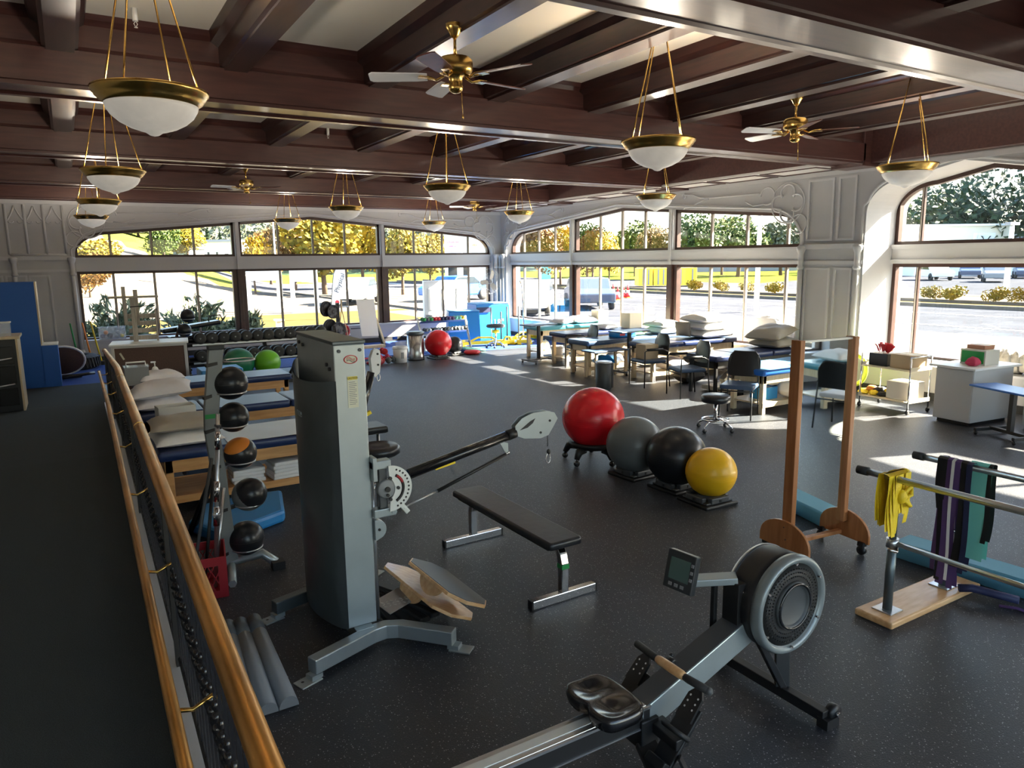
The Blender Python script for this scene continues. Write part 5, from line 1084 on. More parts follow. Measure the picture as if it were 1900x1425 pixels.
# ---- flat bench
t = thing('flat_bench', 'black padded flat bench with chrome frame and green tape on its front post', 'bench', (2.62, 4.35, 0), R(1))
m = cushion_box(-.135, .135, -.66, .72, .375, .43, .03); obj('pad', m, 'black_vinyl', t); obj('pad_board', MB().box(-.11, .11, -.6, .66, .36, .376), 'black', t)
for y, s in ((-.62, -1), (.62, 1)):
    obj('foot', MB().bar((-.26, y, .03), (.26, y, .03), .05, .06), 'chrome', t, .005)
    for sx in (-1, 1): obj('foot_cap', MB().box(sx * .262 - .006, sx * .262 + .006, y - .026, y + .026, .0, .061), 'black', t)
    vs = []; pth = [(y, .06), (y, .26), (y - s * .015, .31), (y - s * .05, .35), (y - s * .16, .368)]
    for yy, z in pth: vs.append((yy, z))
    m = MB(); vs = []
    for i, (yy, z) in enumerate(pth):
        q0 = Vector(pth[min(i + 1, 4)]) - Vector(pth[max(i - 1, 0)]); q0.normalize(); n_ = Vector((q0.y, -q0.x)) * .025
        for sx, k in ((-1, -1), (1, -1), (1, 1), (-1, 1)): vs.append((sx * .027, yy + k * n_.x, z + k * n_.y))
    m.add(vs, [(i * 4 + k, i * 4 + (k + 1) % 4, (i + 1) * 4 + (k + 1) % 4, (i + 1) * 4 + k) for i in range(4) for k in range(4)] + [(3, 2, 1, 0), (16, 17, 18, 19)]); obj('post', m, 'chrome', t, .004)
obj('green_tape', MB().box(-.029, .029, -.649, -.591, .225, .255), 'green', t)
obj('under_rail', MB().box(-.025, .025, -.5, .5, .335, .36), 'chrome', t, .003)
# ---- rowing machine
t = thing('rowing_machine', 'grey and black rowing machine with fan flywheel, wooden-centred handle and moulded seat', 'rowing machine', (1.9, 2.25, 0))
ox, oy = 1.9, 2.25
obj('monorail', MB().box(-.35 - ox, 2.02 - ox, -.055, .055, .20, .295), 'black', t, .004, label='black-sided rail'); 
obj('rail_top', MB().box(-.35 - ox, 2.0 - ox, -.05, .05, .295, .303), 'steel', t, .002); obj('rail_insert', MB().box(-.35 - ox, 1.98 - ox, -.022, .022, .303, .306), 'plate', t)
obj('rail_edge', MB().box(-.35 - ox, 2.02 - ox, -.062, -.05, .288, .30).box(-.35 - ox, 2.02 - ox, -.062, -.055, .20, .207), 'steel', t)
text('lettering', 'Rower', .042, 'white', t, Matrix.Translation((1.22 - ox, -.056, .245)) @ Matrix.Rotation(PI / 2, 4, 'X'), .0004)
obj('rear_leg', MB().bar((-.3 - ox, 0, .03), (-.2 - ox, 0, .22), .06, .06).box(-.34 - ox, -.26 - ox, -.2, .2, 0, .04), 'black', t)
def seatz(x, y):   # moulded saddle: two shallow hollows either side of a ridge, rear notch
    h = .385 + .010 * (y / .165) ** 2 + .012 * max(0, -x / .11) ** 2
    h -= .022 * (math.exp(-((abs(y) - .085) / .055) ** 2)) * math.exp(-((x + .005) / .075) ** 2)
    return h
m = MB(); NR, NA = 12, 48; vs = []
def outline(a):
    c, s_ = math.cos(a), math.sin(a); k = (abs(c) ** 4.5 + abs(s_) ** 4.5) ** (-1 / 4.5); x, y = c * k * .112, s_ * k * .165
    x += (.016 if x > 0 else .0) * (1 - (y / .165) ** 2); x += (.024 * math.exp(-(y / .028) ** 2) if x < 0 else 0)
    return x, y
for i in range(1, NR + 1):
    f = i / NR
    for k in range(NA): x, y = outline(2 * PI * k / NA); x, y = x * f, y * f; vs.append((1.80 - ox + x, y, seatz(x, y) - (.006 if i == NR else 0)))
for dz, f in ((-.03, 1.01), (-.055, .96)):
    for k in range(NA): x, y = outline(2 * PI * k / NA); vs.append((1.80 - ox + x * f, y * f, .385 + dz))
vs.append((1.80 - ox, 0, seatz(0, 0))); nv = len(vs) - 1
fs = [(nv, k, (k + 1) % NA) for k in range(NA)] + [(i * NA + k, (i + 1) * NA + k, (i + 1) * NA + (k + 1) % NA, i * NA + (k + 1) % NA) for i in range(NR + 1) for k in range(NA)]
m.add(vs, fs, 0, True); m.f.append(tuple((NR + 1) * NA + k for k in range(NA))); m.m.append(0); m.s.append(False)
st = obj('seat', m, 'black_gloss', t); obj('seat_carriage', MB().box(1.74 - ox, 1.86 - ox, -.08, .08, .295, .33), 'black', t, .006)
f0, f1 = Vector((1.98 - ox, .0, .22)), Vector((2.76 - ox, .03, .47))
obj('main_frame', MB().bar(f0, f1, .11, .13), 'silver', t, .006); up_ = (f1 - f0).cross(Vector((0, 1, 0))).normalized() * -1
if up_.z < 0: up_ = -up_
obj('frame_top', MB().bar(f0 + up_ * .069, f1 + up_ * .069, .108, .006), 'dark_grey', t)
obj('chain_cover', MB().tube([f0 + up_ * .074 + Vector((.28, .04, 0)), f1 + up_ * .074 + Vector((0, .04, 0))], .004, 5), 'chrome', t)
obj('chain_guide', MB().lathe([(.012, -.02), (.022, -.02), (.022, .02), (.012, .02)], (2.22 - ox, .03, .40), 12, 'y').ell((2.25 - ox, .06, .41), .012, 8, 6), 'black', t)
# handle
hz, hx = .43, 2.15 - ox
obj('handle_grip', MB().tube([(hx, .04, hz), (hx, .07, hz), (hx + .01, .20, hz)], [.016, .018, .018], 12), 'black_rubber', t); obj('handle_grip', MB().tube([(hx, -.12, hz), (hx, -.15, hz), (hx + .01, -.26, hz)], [.016, .018, .018], 12), 'black_rubber', t)
obj('handle_centre', MB().tube([(hx, .05, hz), (hx, .03, hz), (hx, -.04, hz), (hx, -.11, hz), (hx, -.13, hz)], [.016, .021, .022, .021, .016], 14), 'board_wood', t, label='varnished wooden handle centre')
obj('handle_cap', MB().ell((hx + .01, -.262, hz), .018, 12, 8), 'dark_grey', t)
# foot stretchers
for sy in (-1, 1):
    M_ = Matrix.Translation((2.08 - ox, sy * .17, .21)) @ Matrix.Rotation(R(-48), 4, 'Y')
    fr = obj('footrest', MB().box(-.17, .13, -.055, .055, -.012, .012).box(-.17, -.13, -.055, .055, .012, .05).xf(M_), 'black', t, .006)
    obj('heel_cup', MB().prism([(.06, -.045), (.17, -.04), (.20, -.02), (.20, .02), (.17, .04), (.06, .045)], .012, .026).xf(M_), 'black', fr)
    for k in range(3):
        for s2 in (-.022, .022): obj('flex_hole', MB().lathe([(.0001, 0), (.005, 0)], (0, 0, 0), 8).xf(M_ @ Matrix.Translation((.11 + .027 * k, s2, .0265))), 'white', fr)
    obj('strap', MB().tube([(0, -.06, .0), (0, -.05, .06), (0, .05, .06), (0, .06, 0)], .012, 4).xf(M_), 'black_rubber', fr)
    obj('strap_tail', MB().bar((2.02 - ox, sy * .24, .16), (2.06 - ox, sy * .30, .02), .035, .012), 'black', t)
obj('foot_beam', MB().box(2.02 - ox, 2.10 - ox, -.22, .22, .17, .22), 'black', t, .005); obj('front_hook', MB().box(1.96 - ox, 2.06 - ox, -.07, .07, .10, .24).bar((2.0 - ox, -.05, .12), (1.95 - ox, -.25, .03), .10, .03), 'black', t, .006)
# flywheel
cx, cz = 2.86 - ox, .575; y0, y1 = -.13, .09
obj('flywheel_shell', MB().lathe([(.10, y1), (.215, y1), (.235, y1 - .01), (.242, y1 - .03), (.245, y0 + .08), (.245, y0 + .045)], (cx, 0, cz), 56, 'y'), 'black', t)
obj('shell_rim', MB().lathe([(.236, y1 - .008), (.243, y1 - .004), (.246, y1 - .02)], (cx, 0, cz), 56, 'y'), 'steel', t)
obj('face_ring', MB().lathe([(.247, y0 + .05), (.25, y0 + .03), (.247, y0 + .005), (.238, y0 - .008), (.222, y0 - .006), (.212, y0 + .004), (.206, y0 + .02)], (cx, 0, cz), 56, 'y'), 'ring_grey', t, label='grey front ring of the fan cover')
obj('vent_face', MB().lathe([(.209, y0 + .012), (.15, y0 + .006), (.12, y0 + .004), (.10, y0 + .010)], (cx, 0, cz), 48, 'y'), 'black_rubber', t); obj('centre_cap', MB().lathe([(.125, y0 + .01), (.12, y0 - .012), (.105, y0 - .016), (.10, y0 - .004), (.095, y0 + .0), (.0001, y0 + .0)], (cx, 0, cz), 48, 'y'), 'dark_grey', t); obj('cap_rim', MB().tube([(cx + .112 * math.cos(a), y0 - .014, cz + .112 * math.sin(a)) for a in lin(0, 2 * PI, 40)[:-1]], .008, 6, True), 'black_gloss', t)
for k in range(6): a = R(30 + 60 * k); obj('screw', MB().cyl((cx + .215 * math.cos(a), y0 - .014, cz + .215 * math.sin(a)), (cx + .215 * math.cos(a), y0 + .0, cz + .215 * math.sin(a)), .006, n=8), 'chrome', t)
q = MB()
for k in range(60):
    a = R(6 * k); c, s = math.cos(a), math.sin(a)
    for r_ in (.145, .165, .185): q.obox((cx + r_ * c, y0 + .004, cz + r_ * s), (.006, .003, .006), (0, -a, 0))
obj('vent_holes', q, 'black_gloss', t)['kind'] = 'stuff'
obj('front_bar', MB().bar((2.93 - ox, .36, .055), (2.93 - ox, -.30, .055), .055, .055), 'black', t, .004)
for sy in (.36, -.30): obj('transport_wheel', MB().lathe([(.01, -.02), (.04, -.02), (.042, 0), (.04, .02), (.01, .02)], (2.98 - ox, sy, .06), 18, 'y').box(2.90 - ox, 2.99 - ox, sy - .03, sy + .03, .0, .05), 'black', t); obj('bolt', MB().cyl((2.98 - ox, sy - .035, .06), (2.98 - ox, sy - .02, .06), .012, n=10), 'chrome', t)
obj('fork_leg', MB().bar((2.76 - ox, .02, .42), (2.93 - ox, -.04, .075), .05, .035), 'black', t, .004); obj('fork_leg', MB().bar((2.96 - ox, .0, .42), (2.93 - ox, -.04, .075), .07, .035), 'black', t, .004)
obj('upright', MB().box(2.60 - ox, 2.66 - ox, -.02, .08, .38, .70), 'black', t, .004); obj('upright', MB().box(2.565 - ox, 2.59 - ox, .10, .125, .42, .67), 'black', t, .003)
for k in range(5): obj('screw', MB().cyl((2.63 - ox, -.026, .40 + .065 * k), (2.63 - ox, -.02, .40 + .065 * k), .005, n=8), 'chrome', t)
m0, m1 = Vector((2.64 - ox, .03, .71)), Vector((2.47 - ox, .17, .685)); obj('monitor_arm', MB().bar(m0, m1, .085, .035), 'silver', t, .005); obj('arm_tip', MB().ell(m1, (.02, .02, .02), 10, 8), 'chrome', t)
M_ = Matrix.Translation((2.43 - ox, .19, .735)) @ Matrix.Rotation(R(-82), 4, 'Z') @ Matrix.Rotation(R(-14), 4, 'X')
mo = obj('monitor', MB().box(-.085, .085, -.02, .02, -.095, .095).box(-.06, .06, .02, .045, -.06, .06).xf(M_), 'monitor_case', t, .006)
obj('screen', MB().box(-.058, .058, -.0225, -.02, -.045, .062).xf(M_), 'screen', mo)
for k in range(3): obj('button', MB().box(-.05 + .035 * k, -.03 + .035 * k, -.0235, -.02, -.078, -.062).xf(M_), 'grey', mo)
for k in range(3): obj('button', MB().box(.064, .078, -.0235, -.02, .04 - .035 * k, .055 - .035 * k).xf(M_), 'grey', mo)
# ---- four exercise balls in a row
D = 8.0
def ballat(px, py, rpx, mt, lb, zb, D):
    r = rpx / FOC * D; c = atD(px, py, D); return gym_ball((c.x, c.y, zb), (c.z - zb) / .985 if False else r, mt, lb), c, r
# red ball chair
rb = gym_ball((4.89, 6.35, .155), .345, 'red_ball', 'big glossy red exercise ball on a black wheeled base, middle of the floor')
t = thing('wheeled_stand', 'black wheeled base under the big red ball', 'stand', (4.89, 6.35, 0)); obj('ring', MB().lathe([(.17, .20), (.26, .24), (.28, .215), (.25, .17), (.15, .15), (.17, .20)], n=36), 'black', t)
for k in range(5):
    a = R(72 * k + 200); c, s = math.cos(a), math.sin(a); obj('leg', MB().tube([(c * .20, s * .20, .17), (c * .29, s * .29, .15), (c * .33, s * .33, .075)], [.055, .045, .028], 8), 'black', t)
    cs = obj('caster', MB().lathe([(.008, -.018), (.03, -.018), (.033, 0), (.03, .018), (.008, .018)], (c * .33, s * .33, .033), 14, 'y'), 'black_gloss', t); obj('fork', MB().cyl((c * .33, s * .33, .04), (c * .33, s * .33, .10), .01, n=8), 'black', cs)
def ball_base(loc, s, rz, label, mt='dark_grey'):
    t = thing('square_stand', label, 'stand', loc, rz, None); obj('plate', MB().box(-s, s, -s, s, .0, .035), 'black', t, .012)
    obj('platform', MB().prism([(-s * .8, -s * .8), (s * .8, -s * .8), (s * .8, s * .8), (-s * .8, s * .8)], .035, .05).lathe([(s * .85, .05), (s * .62, .09), (s * .5, .085), (s * .42, .055)], n=4).xf(Matrix.Rotation(0, 4, 'Z')), mt, t, .006)
    m = MB(); 
    for k in range(4):
        a = R(90 * k); m.obox((math.cos(a) * s * .72, math.sin(a) * s * .72, .062), (.05 if k % 2 == 0 else s * 1.1, s * 1.1 if k % 2 == 0 else .05, .055), (0, 0, 0))
    obj('raised_side', m, mt, t, .01)
    for k in range(4): a = R(90 * k); obj('latch', MB().box(-.012, .012, -.004, .004, -.012, .012).xf(Matrix.Translation((math.cos(a) * (s * .72 + (.026 if k % 2 == 0 else .028)), math.sin(a) * (s * .72 + .028), .06)) @ Matrix.Rotation(a + PI / 2, 4, 'Z')), 'black', t)
    return t
gym_ball((4.90, 5.65, .045), .295, 'grey_ball', 'matte grey exercise ball between the red and black balls'); ball_base((4.90, 5.65, 0), .20, R(3), 'square grey base under the grey exercise ball')
gym_ball((4.95, 5.09, .045), .292, 'black_ball', 'glossy black exercise ball between the grey and yellow balls'); ball_base((4.95, 5.09, 0), .20, R(2), 'square grey base under the black exercise ball')
gym_ball((4.94, 4.62, .055), .232, 'yellow_ball', 'small yellow exercise ball nearest in the row of four'); ball_base((4.90, 4.62, 0), .20, R(-2), 'square grey base under the yellow exercise ball')
# ---- leaning foam half-rollers
for k, (x, y, c) in enumerate(((.575, 3.88, 'black'), (.655, 3.87, 'black'), (.745, 3.87, 'black'))):
    m = MB(); q = [(.055 * math.cos(a), .055 * math.sin(a)) for a in lin(0, PI, 12)]; m.prism([(a, b * .9) for a, b in q], -.45, .45, 'xz', sm=True)
    m.v = [(a, c_, b) for a, b, c_ in [(p[0], p[1], p[2]) for p in m.v]]
    m = MB(); pr = [(.05 * math.cos(a), .07 * math.sin(a)) for a in lin(0, PI, 12)]
    m.prism(pr, -.38, .38, 'xz', sm=True); m.xf(Matrix.Rotation(R(10), 4, 'X'))
    o = solo('foam_roller', m, ['grey', 'black_rubber'], ['left half-round grey foam roller, mostly behind the brass rail', 'middle half-round grey foam roller beside the brass rail', 'right half-round grey foam roller, nearest the cable machine'][k], 'roller', (x + .0, y, .07), R(-3 + 2 * k), 'grey foam rollers by the railing')
    q = MB(); q.prism([(a * 1.01, b * 1.01) for a, b in pr], .24, .381, 'xz', sm=True); q.xf(Matrix.Rotation(R(10), 4, 'X')); obj('dark_end', q, 'dark_grey', o)
# ---- rocker boards and black strips
def rocker(name, loc, rx_, ry_, rz_, L, Wd, topm, label):
    t = thing(name, label, 'board', loc); M_ = Euler((rx_, ry_, rz_)).to_matrix().to_4x4()
    c = .09; obj('board', MB().prism([(-L / 2 + c, -Wd / 2), (L / 2 - c, -Wd / 2), (L / 2, -Wd / 2 + c), (L / 2, Wd / 2 - c), (L / 2 - c, Wd / 2), (-L / 2 + c, Wd / 2), (-L / 2, Wd / 2 - c), (-L / 2, -Wd / 2 + c)], 0, .02).xf(M_), 'board_wood', t, .003)
    if topm: obj('grip_sheet', MB().prism([(-L / 2 + c, -Wd / 2 + .012), (L / 2 - c, -Wd / 2 + .012), (L / 2 - .012, -Wd / 2 + c), (L / 2 - .012, Wd / 2 - c), (L / 2 - c, Wd / 2 - .012), (-L / 2 + c, Wd / 2 - .012), (-L / 2 + .012, Wd / 2 - c), (-L / 2 + .012, -Wd / 2 + c)], .02, .023).xf(M_), topm, t)
    for s in (-1, 1): obj('rocker', MB().prism([(.11 * math.cos(a), -.085 * math.sin(a)) for a in lin(0, PI, 16)], s * (Wd / 2 - .05) - .009, s * (Wd / 2 - .05) + .009, 'xz').xf(M_), 'board_wood', t)
    return t
rocker('rocker_board', tuple(at(792, 1098, .17)), R(-28), R(8), R(-80), .72, .36, None, 'plain varnished wooden rocker board, the lower left of two'); rocker('rocker_board', tuple(at(828, 1083, .27)), R(-28), R(8), R(-81), .60, .34, 'dark_grey', 'wooden rocker board with dark grip top leaning on the other')
for k in range(5):
    o = solo('weight_strip', cushion_box(-.055, .055, -.26, .26, 0, .035, .012).xf(Euler((R(12), R(14), R(8 + 9 * k))).to_matrix().to_4x4()), 'black_rubber', 'black floppy ankle weight, %s from the cable machine in the fan beside it' % ordn[k], 'weight', (1.50 + .05 * k, 4.12 + .01 * k, .07 + .0 * k), 0, 'black ankle weights beside the cable machine')
# ---- mirror on a stand
t = thing('mirror_stand', 'tall posture mirror in a wooden stand on casters', 'mirror', (4.70, 3.33, 0), R(-6))
Wm = .275
for s in (-1, 1):
    obj('post', MB().box(s * Wm - .022, s * Wm + .022, -.045, .045, .22, 1.66), 'mirror_wood', t, .004)
    hm = [(-.24, .09), (.24, .09), (.24, .15)] + [(.24 * math.cos(a), .15 + .16 * math.sin(a)) for a in lin(.05, PI - .05, 14)] + [(-.24, .15)]
    f = obj('foot_panel', MB().prism(hm, s * (Wm + .022), s * (Wm + .044), 'yz'), 'mirror_wood', t, .003)
    for y in (-.02, -.0):
        obj('screw', MB().cyl((s * (Wm + .044), y, .17 + .09 * (y == 0)), (s * (Wm + .048), y, .17 + .09 * (y == 0)), .006, n=8), 'brown_board', f)
    for y in (-.19, .19):
        cs = obj('caster', MB().lathe([(.006, -.016), (.034, -.016), (.036, 0), (.034, .016), (.006, .016)], (s * (Wm + .02), y, .036), 16, 'x'), 'black', t); obj('fork', MB().box(s * (Wm + .02) - .022, s * (Wm + .02) + .022, y - .025, y + .025, .07, .10).cyl((s * (Wm + .02), y, .04), (s * (Wm + .02), y, .08), .01, n=8), 'black', cs)
obj('cross_bar', MB().box(-Wm, Wm, -.02, .02, .115, .145), 'mirror_wood', t, .003); obj('backing', MB().box(-Wm + .022, Wm - .022, -.005, .012, .2, 1.64), 'grey', t)
obj('mirror_glass', MB().box(-Wm + .022, Wm - .022, -.012, -.005, .2, 1.64), 'mirror', t); obj('top_edge', MB().box(-Wm + .01, Wm - .01, -.02, .02, 1.64, 1.655), 'plate', t)
# ---- parallel bars
t = thing('parallel_bars', 'steel parallel bars on a pale wooden base board, cut by the right edge', 'parallel bars', (4.6, 2.4, 0)); ox, oy = 4.6, 2.4
for yb, nm in ((2.44, 0), (-.1, 1)): 
    bd = obj('base_board', MB().box(4.07 - ox, 5.10 - ox, yb - .125 - oy, yb + .125 - oy, 0, .045), 'board_wood', t, .012)
    for X in (4.22, 4.86):
        obj('flange', MB().box(X - .065 - ox, X + .065 - ox, yb - .065 - oy, yb + .065 - oy, .045, .052), 'steel', t, .002); obj('upright', MB().cyl((X - ox, yb - oy, .052), (X - ox, yb - oy, .5), .028, n=16).cyl((X - ox, yb - oy, .5), (X - ox, yb - oy, .90), .021, n=14), 'silver_dark', t)
        obj('collar', MB().cyl((X - ox, yb - oy, .46), (X - ox, yb - oy, .52), .036, n=16), 'steel', t); obj('clamp_lever', MB().tube([(X - ox, yb - oy - .03, .47), (X - ox - .05, yb - oy - .06, .46), (X - ox - .09, yb - oy - .02, .475)], .010, 6), 'chrome', t)
        obj('bar_holder', MB().box(X - ox - .04, X - ox + .03, yb - oy - .03, yb - oy + .03, .865, .90), 'chrome', t, .004)
for X in (4.17, 4.79): obj('hand_rail', MB().cyl((X - ox, 2.62 - oy, .915), (X - ox, -.6 - oy, .915), .021, n=16), 'steel', t); obj('rail_cap', MB().cyl((X - ox, 2.67 - oy, .915), (X - ox, 2.60 - oy, .915), .027, n=16), 'black_rubber', t)
obj('low_rail', MB().cyl((4.22 - ox, 2.42 - oy, .49), (4.22 - ox, -.1 - oy, .49), .016, n=14), 'steel', t)
# yellow bands hanging on the near rail
t = thing('yellow_bands', 'bunch of yellow stretch bands tied over the near parallel bar', 'exercise band', (4.2, 2.45, .6)); rr = random.Random(4)
for k in range(11):
    x0 = -.085 + .017 * k; L = .19 + .07 * math.sin(k * .6 + .4) ; m = MB(); w0 = .020 + .008 * rr.random()
    m.grid(lambda u, v: (x0 + (u - .5) * w0 * 2.2 * (1 - .3 * v) + .01 * math.sin(5 * v + k), -.035 - .02 * rr.random() * 0 + .012 * math.sin(3 * v + k), .34 - v * (.13 + L)), 2, 10); m.grid(lambda u, v: (x0 + (u - .5) * w0 * 2.2, .035 + .01 * math.sin(3 * v + k), .34 - v * (.10 + L * .9)), 2, 10); m.grid(lambda u, v: (x0 + (u - .5) * w0 * 2.2, -.035 + .07 * v, .34 + .012 * math.sin(PI * v)), 2, 5)
    obj('band', m, 'yellow_cloth', t)
m = MB().ell((.01, -.05, .20), (.035, .03, .045), 14, 10).tube([(0, -.05, .2), (.07, -.07, .26), (.10, -.06, .20), (.02, -.05, .18)], .014, 6).tube([(0, -.05, .2), (.06, -.08, .14), (.10, -.06, .12), (.05, -.05, .19)], .012, 6); obj('knot', m, 'yellow_cloth', t)
# purple, black and teal bands on the far rail
def strap_bunch(name, label, x, y, items, cat='exercise band'):
    t = thing(name, label, cat, (x, y, 0)); 
    for (dx, dy, wd, L0, mt, ph) in items:
        m = MB(); f = lambda side: (lambda u, v: (dx + .03 * side + .02 * math.sin(3 * v + ph) * v, dy + (u - .5) * wd + .02 * math.sin(4 * v + ph) * v, .94 - v * L0))
        m.grid(f(-1), 2, 14); m.grid(f(1), 2, 14); m.grid(lambda u, v: (dx - .03 + .06 * v, dy + (u - .5) * wd, .94 + .012 * math.sin(PI * v)), 2, 5); obj('strap', m, mt, t)
    return t
strap_bunch('purple_bands', 'long purple and black stretch bands hanging over the far parallel bar', 4.79, 2.42, [(0, .06, .03, .34, 'black', 0), (0, .03, .035, .82, 'black', 1), (.005, .0, .05, .84, 'purple', 2), (0, -.05, .04, .86, 'purple', 0), (-.01, -.03, .02, .80, 'linen', 1), (.005, -.09, .04, .70, 'black', 3), (-.01, -.13, .035, .72, 'navy', 2), (.02, .05, .03, .78, 'purple', 4)])
t = strap_bunch('teal_belt', 'teal padded belt with black edge hanging behind the purple bands', 4.82, 2.26, [(.01, .0, .11, .62, 'teal', 1), (.02, -.06, .03, .5, 'black', 2)])
solo('band_tail', MB().tube([(0, 0, .02), (.05, -.06, .03), (.10, -.16, .02), (.14, -.30, .02)], .028, 8), 'navy', 'loose navy band end lying across the base board of the bars', 'exercise band', (4.86, 2.34, .045))
solo('band_tail', MB().tube([(0, 0, .012), (.06, -.08, .012), (.05, -.20, .012)], .010, 6), 'purple', 'thin mauve band end on the floor right of the base board', 'exercise band', (4.93, 2.12, 0))
# long foam beam
solo('foam_beam', cushion_box(-.12, .12, -2.2, .25, 0, .13, .03), ['foam_blue'], 'long light blue foam balance beam on the floor beyond the parallel bars', 'beam', (5.26, 2.72, 0), R(4))
# ================================================================ back and right side of the gym
# trash can, bucket, balls at the edge of the turf
def bucket(loc, label, r=.14, h=.32, mt='white'):
    t = thing('bucket', label, 'bucket', loc); obj('body', MB().lathe([(r * .85, 0), (r, h), (r * .94, h), (r * .8, .02), (.0001, .02)], n=24).lathe([(r, h - .05), (r * 1.06, h - .05), (r * 1.06, h - .03), (r, h - .03)], n=24), mt, t); return t
b_ = bucket((6.25, 15.25, 0), 'white bucket holding a clear bag, left of the steel trash can', .17, .36); obj('print', MB().box(-.05, .02, -.166, -.16, .1, .24), 'grey', b_)
solo('plastic_bag', pillow(.3, .2, .34, 3).xf(Matrix.Rotation(R(90), 4, 'X') @ Matrix.Scale(.9, 4)), 'clear_plastic', 'crumpled clear bag sticking out of the white bucket', 'bag', (6.25, 15.3, .40))
t = thing('trash_can', 'brushed steel trash can with dark lid ring beside the white bucket', 'trash can', (6.72, 15.45, 0)); obj('body', MB().lathe([(.19, 0), (.195, .03), (.195, .58)], n=32), 'stainless', t); obj('base_ring', MB().lathe([(.2, 0), (.2, .03)], n=32), 'black', t); obj('lid', MB().lathe([(.198, .58), (.205, .6), (.205, .64), (.19, .655), (.12, .66), (.0001, .66)], n=32), 'silver_dark', t)
gym_ball((7.25, 15.35, .05), .315, 'red_ball', 'red exercise ball near the turf edge, right of the trash can'); ball_base((7.25, 15.35, 0), .21, R(4), 'square dark stand under the far red ball')
gym_ball((7.82, 15.65, .05), .205, 'black_ball', 'small black exercise ball right of the far red ball'); ball_base((7.82, 15.65, 0), .17, R(4), 'square dark stand under the small far black ball')
solo('balance_disc', MB().lathe([(.0001, .0), (.17, .01), (.21, .05), (.17, .09), (.0001, .10)], n=28), 'red', 'flat red balance disc beside the small black ball', 'disc', (8.25, 15.55, 0))
solo('teal_pad', cushion_box(-.35, .35, -.25, .25, 0, .05, .03).xf(Matrix.Rotation(R(8), 4, 'Y')), 'teal', 'teal foam pad sloping behind the red balance disc', 'pad', (8.45, 16.05, .05), .2)
# heavy rope and dumbbells
m = MB(); pts = [(4.5 + 1.8 * u, 16.35 - .6 * u + .05 * math.sin(9 * u), .05) for u in lin(0, 1, 40)]; m.tube(pts, [.022 + .004 * math.sin(i * 2.4) for i in range(41)], 8)
solo('battle_rope', m, 'pink', 'pink and black twisted rope stretched over the blue mats toward the bucket', 'rope'); MATS['pink'] = mat('pink', (.50, .04, .10), .7)
m = MB()
for i in range(9): a = i * .7; m.tube([(.16 * math.cos(a + s) + .03 * i - .1, .12 * math.sin(a + s), .03 + .012 * i) for s in lin(0, 3.6, 14)], .022, 6)
solo('rope_coil', m, 'red_plastic', 'dark red rope coiled left of the white bucket', 'rope', (5.75, 15.35, 0))
for k, (x, y, z, c) in enumerate(((5.85, 15.25, .15, 'pink'), (6.0, 15.2, .08, 'grey_ball'), (5.72, 15.1, .08, 'red_plastic'), (5.95, 15.5, .25, 'red'))):
    t = thing('small_dumbbell', ['pink hand weight on the rope coil', 'grey hand weight next to the bucket', 'dark red hand weight in front of the rope coil', 'red hand weight on top of the rope coil'][k], 'dumbbell', (x, y, z), .5 * k, None); obj('handle', MB().cyl((-.06, 0, 0), (.06, 0, 0), .014, n=8), c, t)
    for s in (-1, 1): obj('head', MB().ell((s * .085, 0, 0), (.05, .075, .075), 14, 10), c, t)
# plate tree, stick, whiteboard, board
t = thing('plate_tree', 'tall iron plate tree loaded with weight plates in front of the back window', 'rack', (5.6, 17.6, .012)); obj('post', MB().box(-.04, .04, -.04, .04, 0, 1.25), 'iron', t, .004); obj('base', MB().box(-.4, .4, -.04, .04, 0, .05).box(-.04, .04, -.35, .35, 0, .05), 'iron', t); obj('peg', MB().cyl((-.28, 0, 1.15), (.28, 0, 1.15), .02, n=8).cyl((-.3, 0, .45), (.3, 0, .45), .02, n=8), 'steel', t)
P0 = None
def plate(loc, rz, r, label, mt='iron'):
    t = thing('weight_plate', label, 'weight plate', loc, rz, 'plates on the iron tree'); obj('disc', MB().lathe([(.03, -.02), (r * .55, -.014), (r * .82, -.014), (r * .86, -.025), (r, -.025), (r, .025), (r * .86, .025), (r * .82, .014), (r * .55, .014), (.03, .02)], n=30, axis='y'), mt, t); obj('hub', MB().lathe([(.025, -.03), (.05, -.03), (.05, .03), (.025, .03)], n=18, axis='y'), 'iron', t)
    for k in range(5): a = R(72 * k); obj('grip_hole', MB().lathe([(.0001, -.0165), (r * .13, -.0165), (r * .13, -.014)], (r * .68 * math.cos(a), 0, r * .68 * math.sin(a)), 12, 'y'), 'black', t)
q = atY(604, 573, 17.6); q2 = atY(612, 578, 17.6); q3 = atY(620, 613, 17.6); q4 = atY(637, 612, 17.6); q5 = atY(610, 608, 17.6)
plate((q.x, 17.55, q.z), .5, .19, 'upper left iron plate on the tree'); plate((q2.x + .05, 17.5, q2.z), .3, .17, 'upper right iron plate on the tree, partly in front'); plate((q5.x, 17.5, q5.z), .5, .22, 'lower left iron plate with large grip holes'); plate((q3.x + .05, 17.42, q3.z), .4, .22, 'lower middle iron plate in front of the others'); plate((q4.x, 17.55, q4.z - .03), .4, .17, 'pink-rimmed plate at lower right of the tree', 'red_plastic')
q = atY(635, 600, 17.5); t = thing('wooden_crutch', 'forked wooden crutch leaning upright beside the plate tree', 'crutch', (q.x, 17.5, .012)); zt = atY(633, 556, 17.5).z
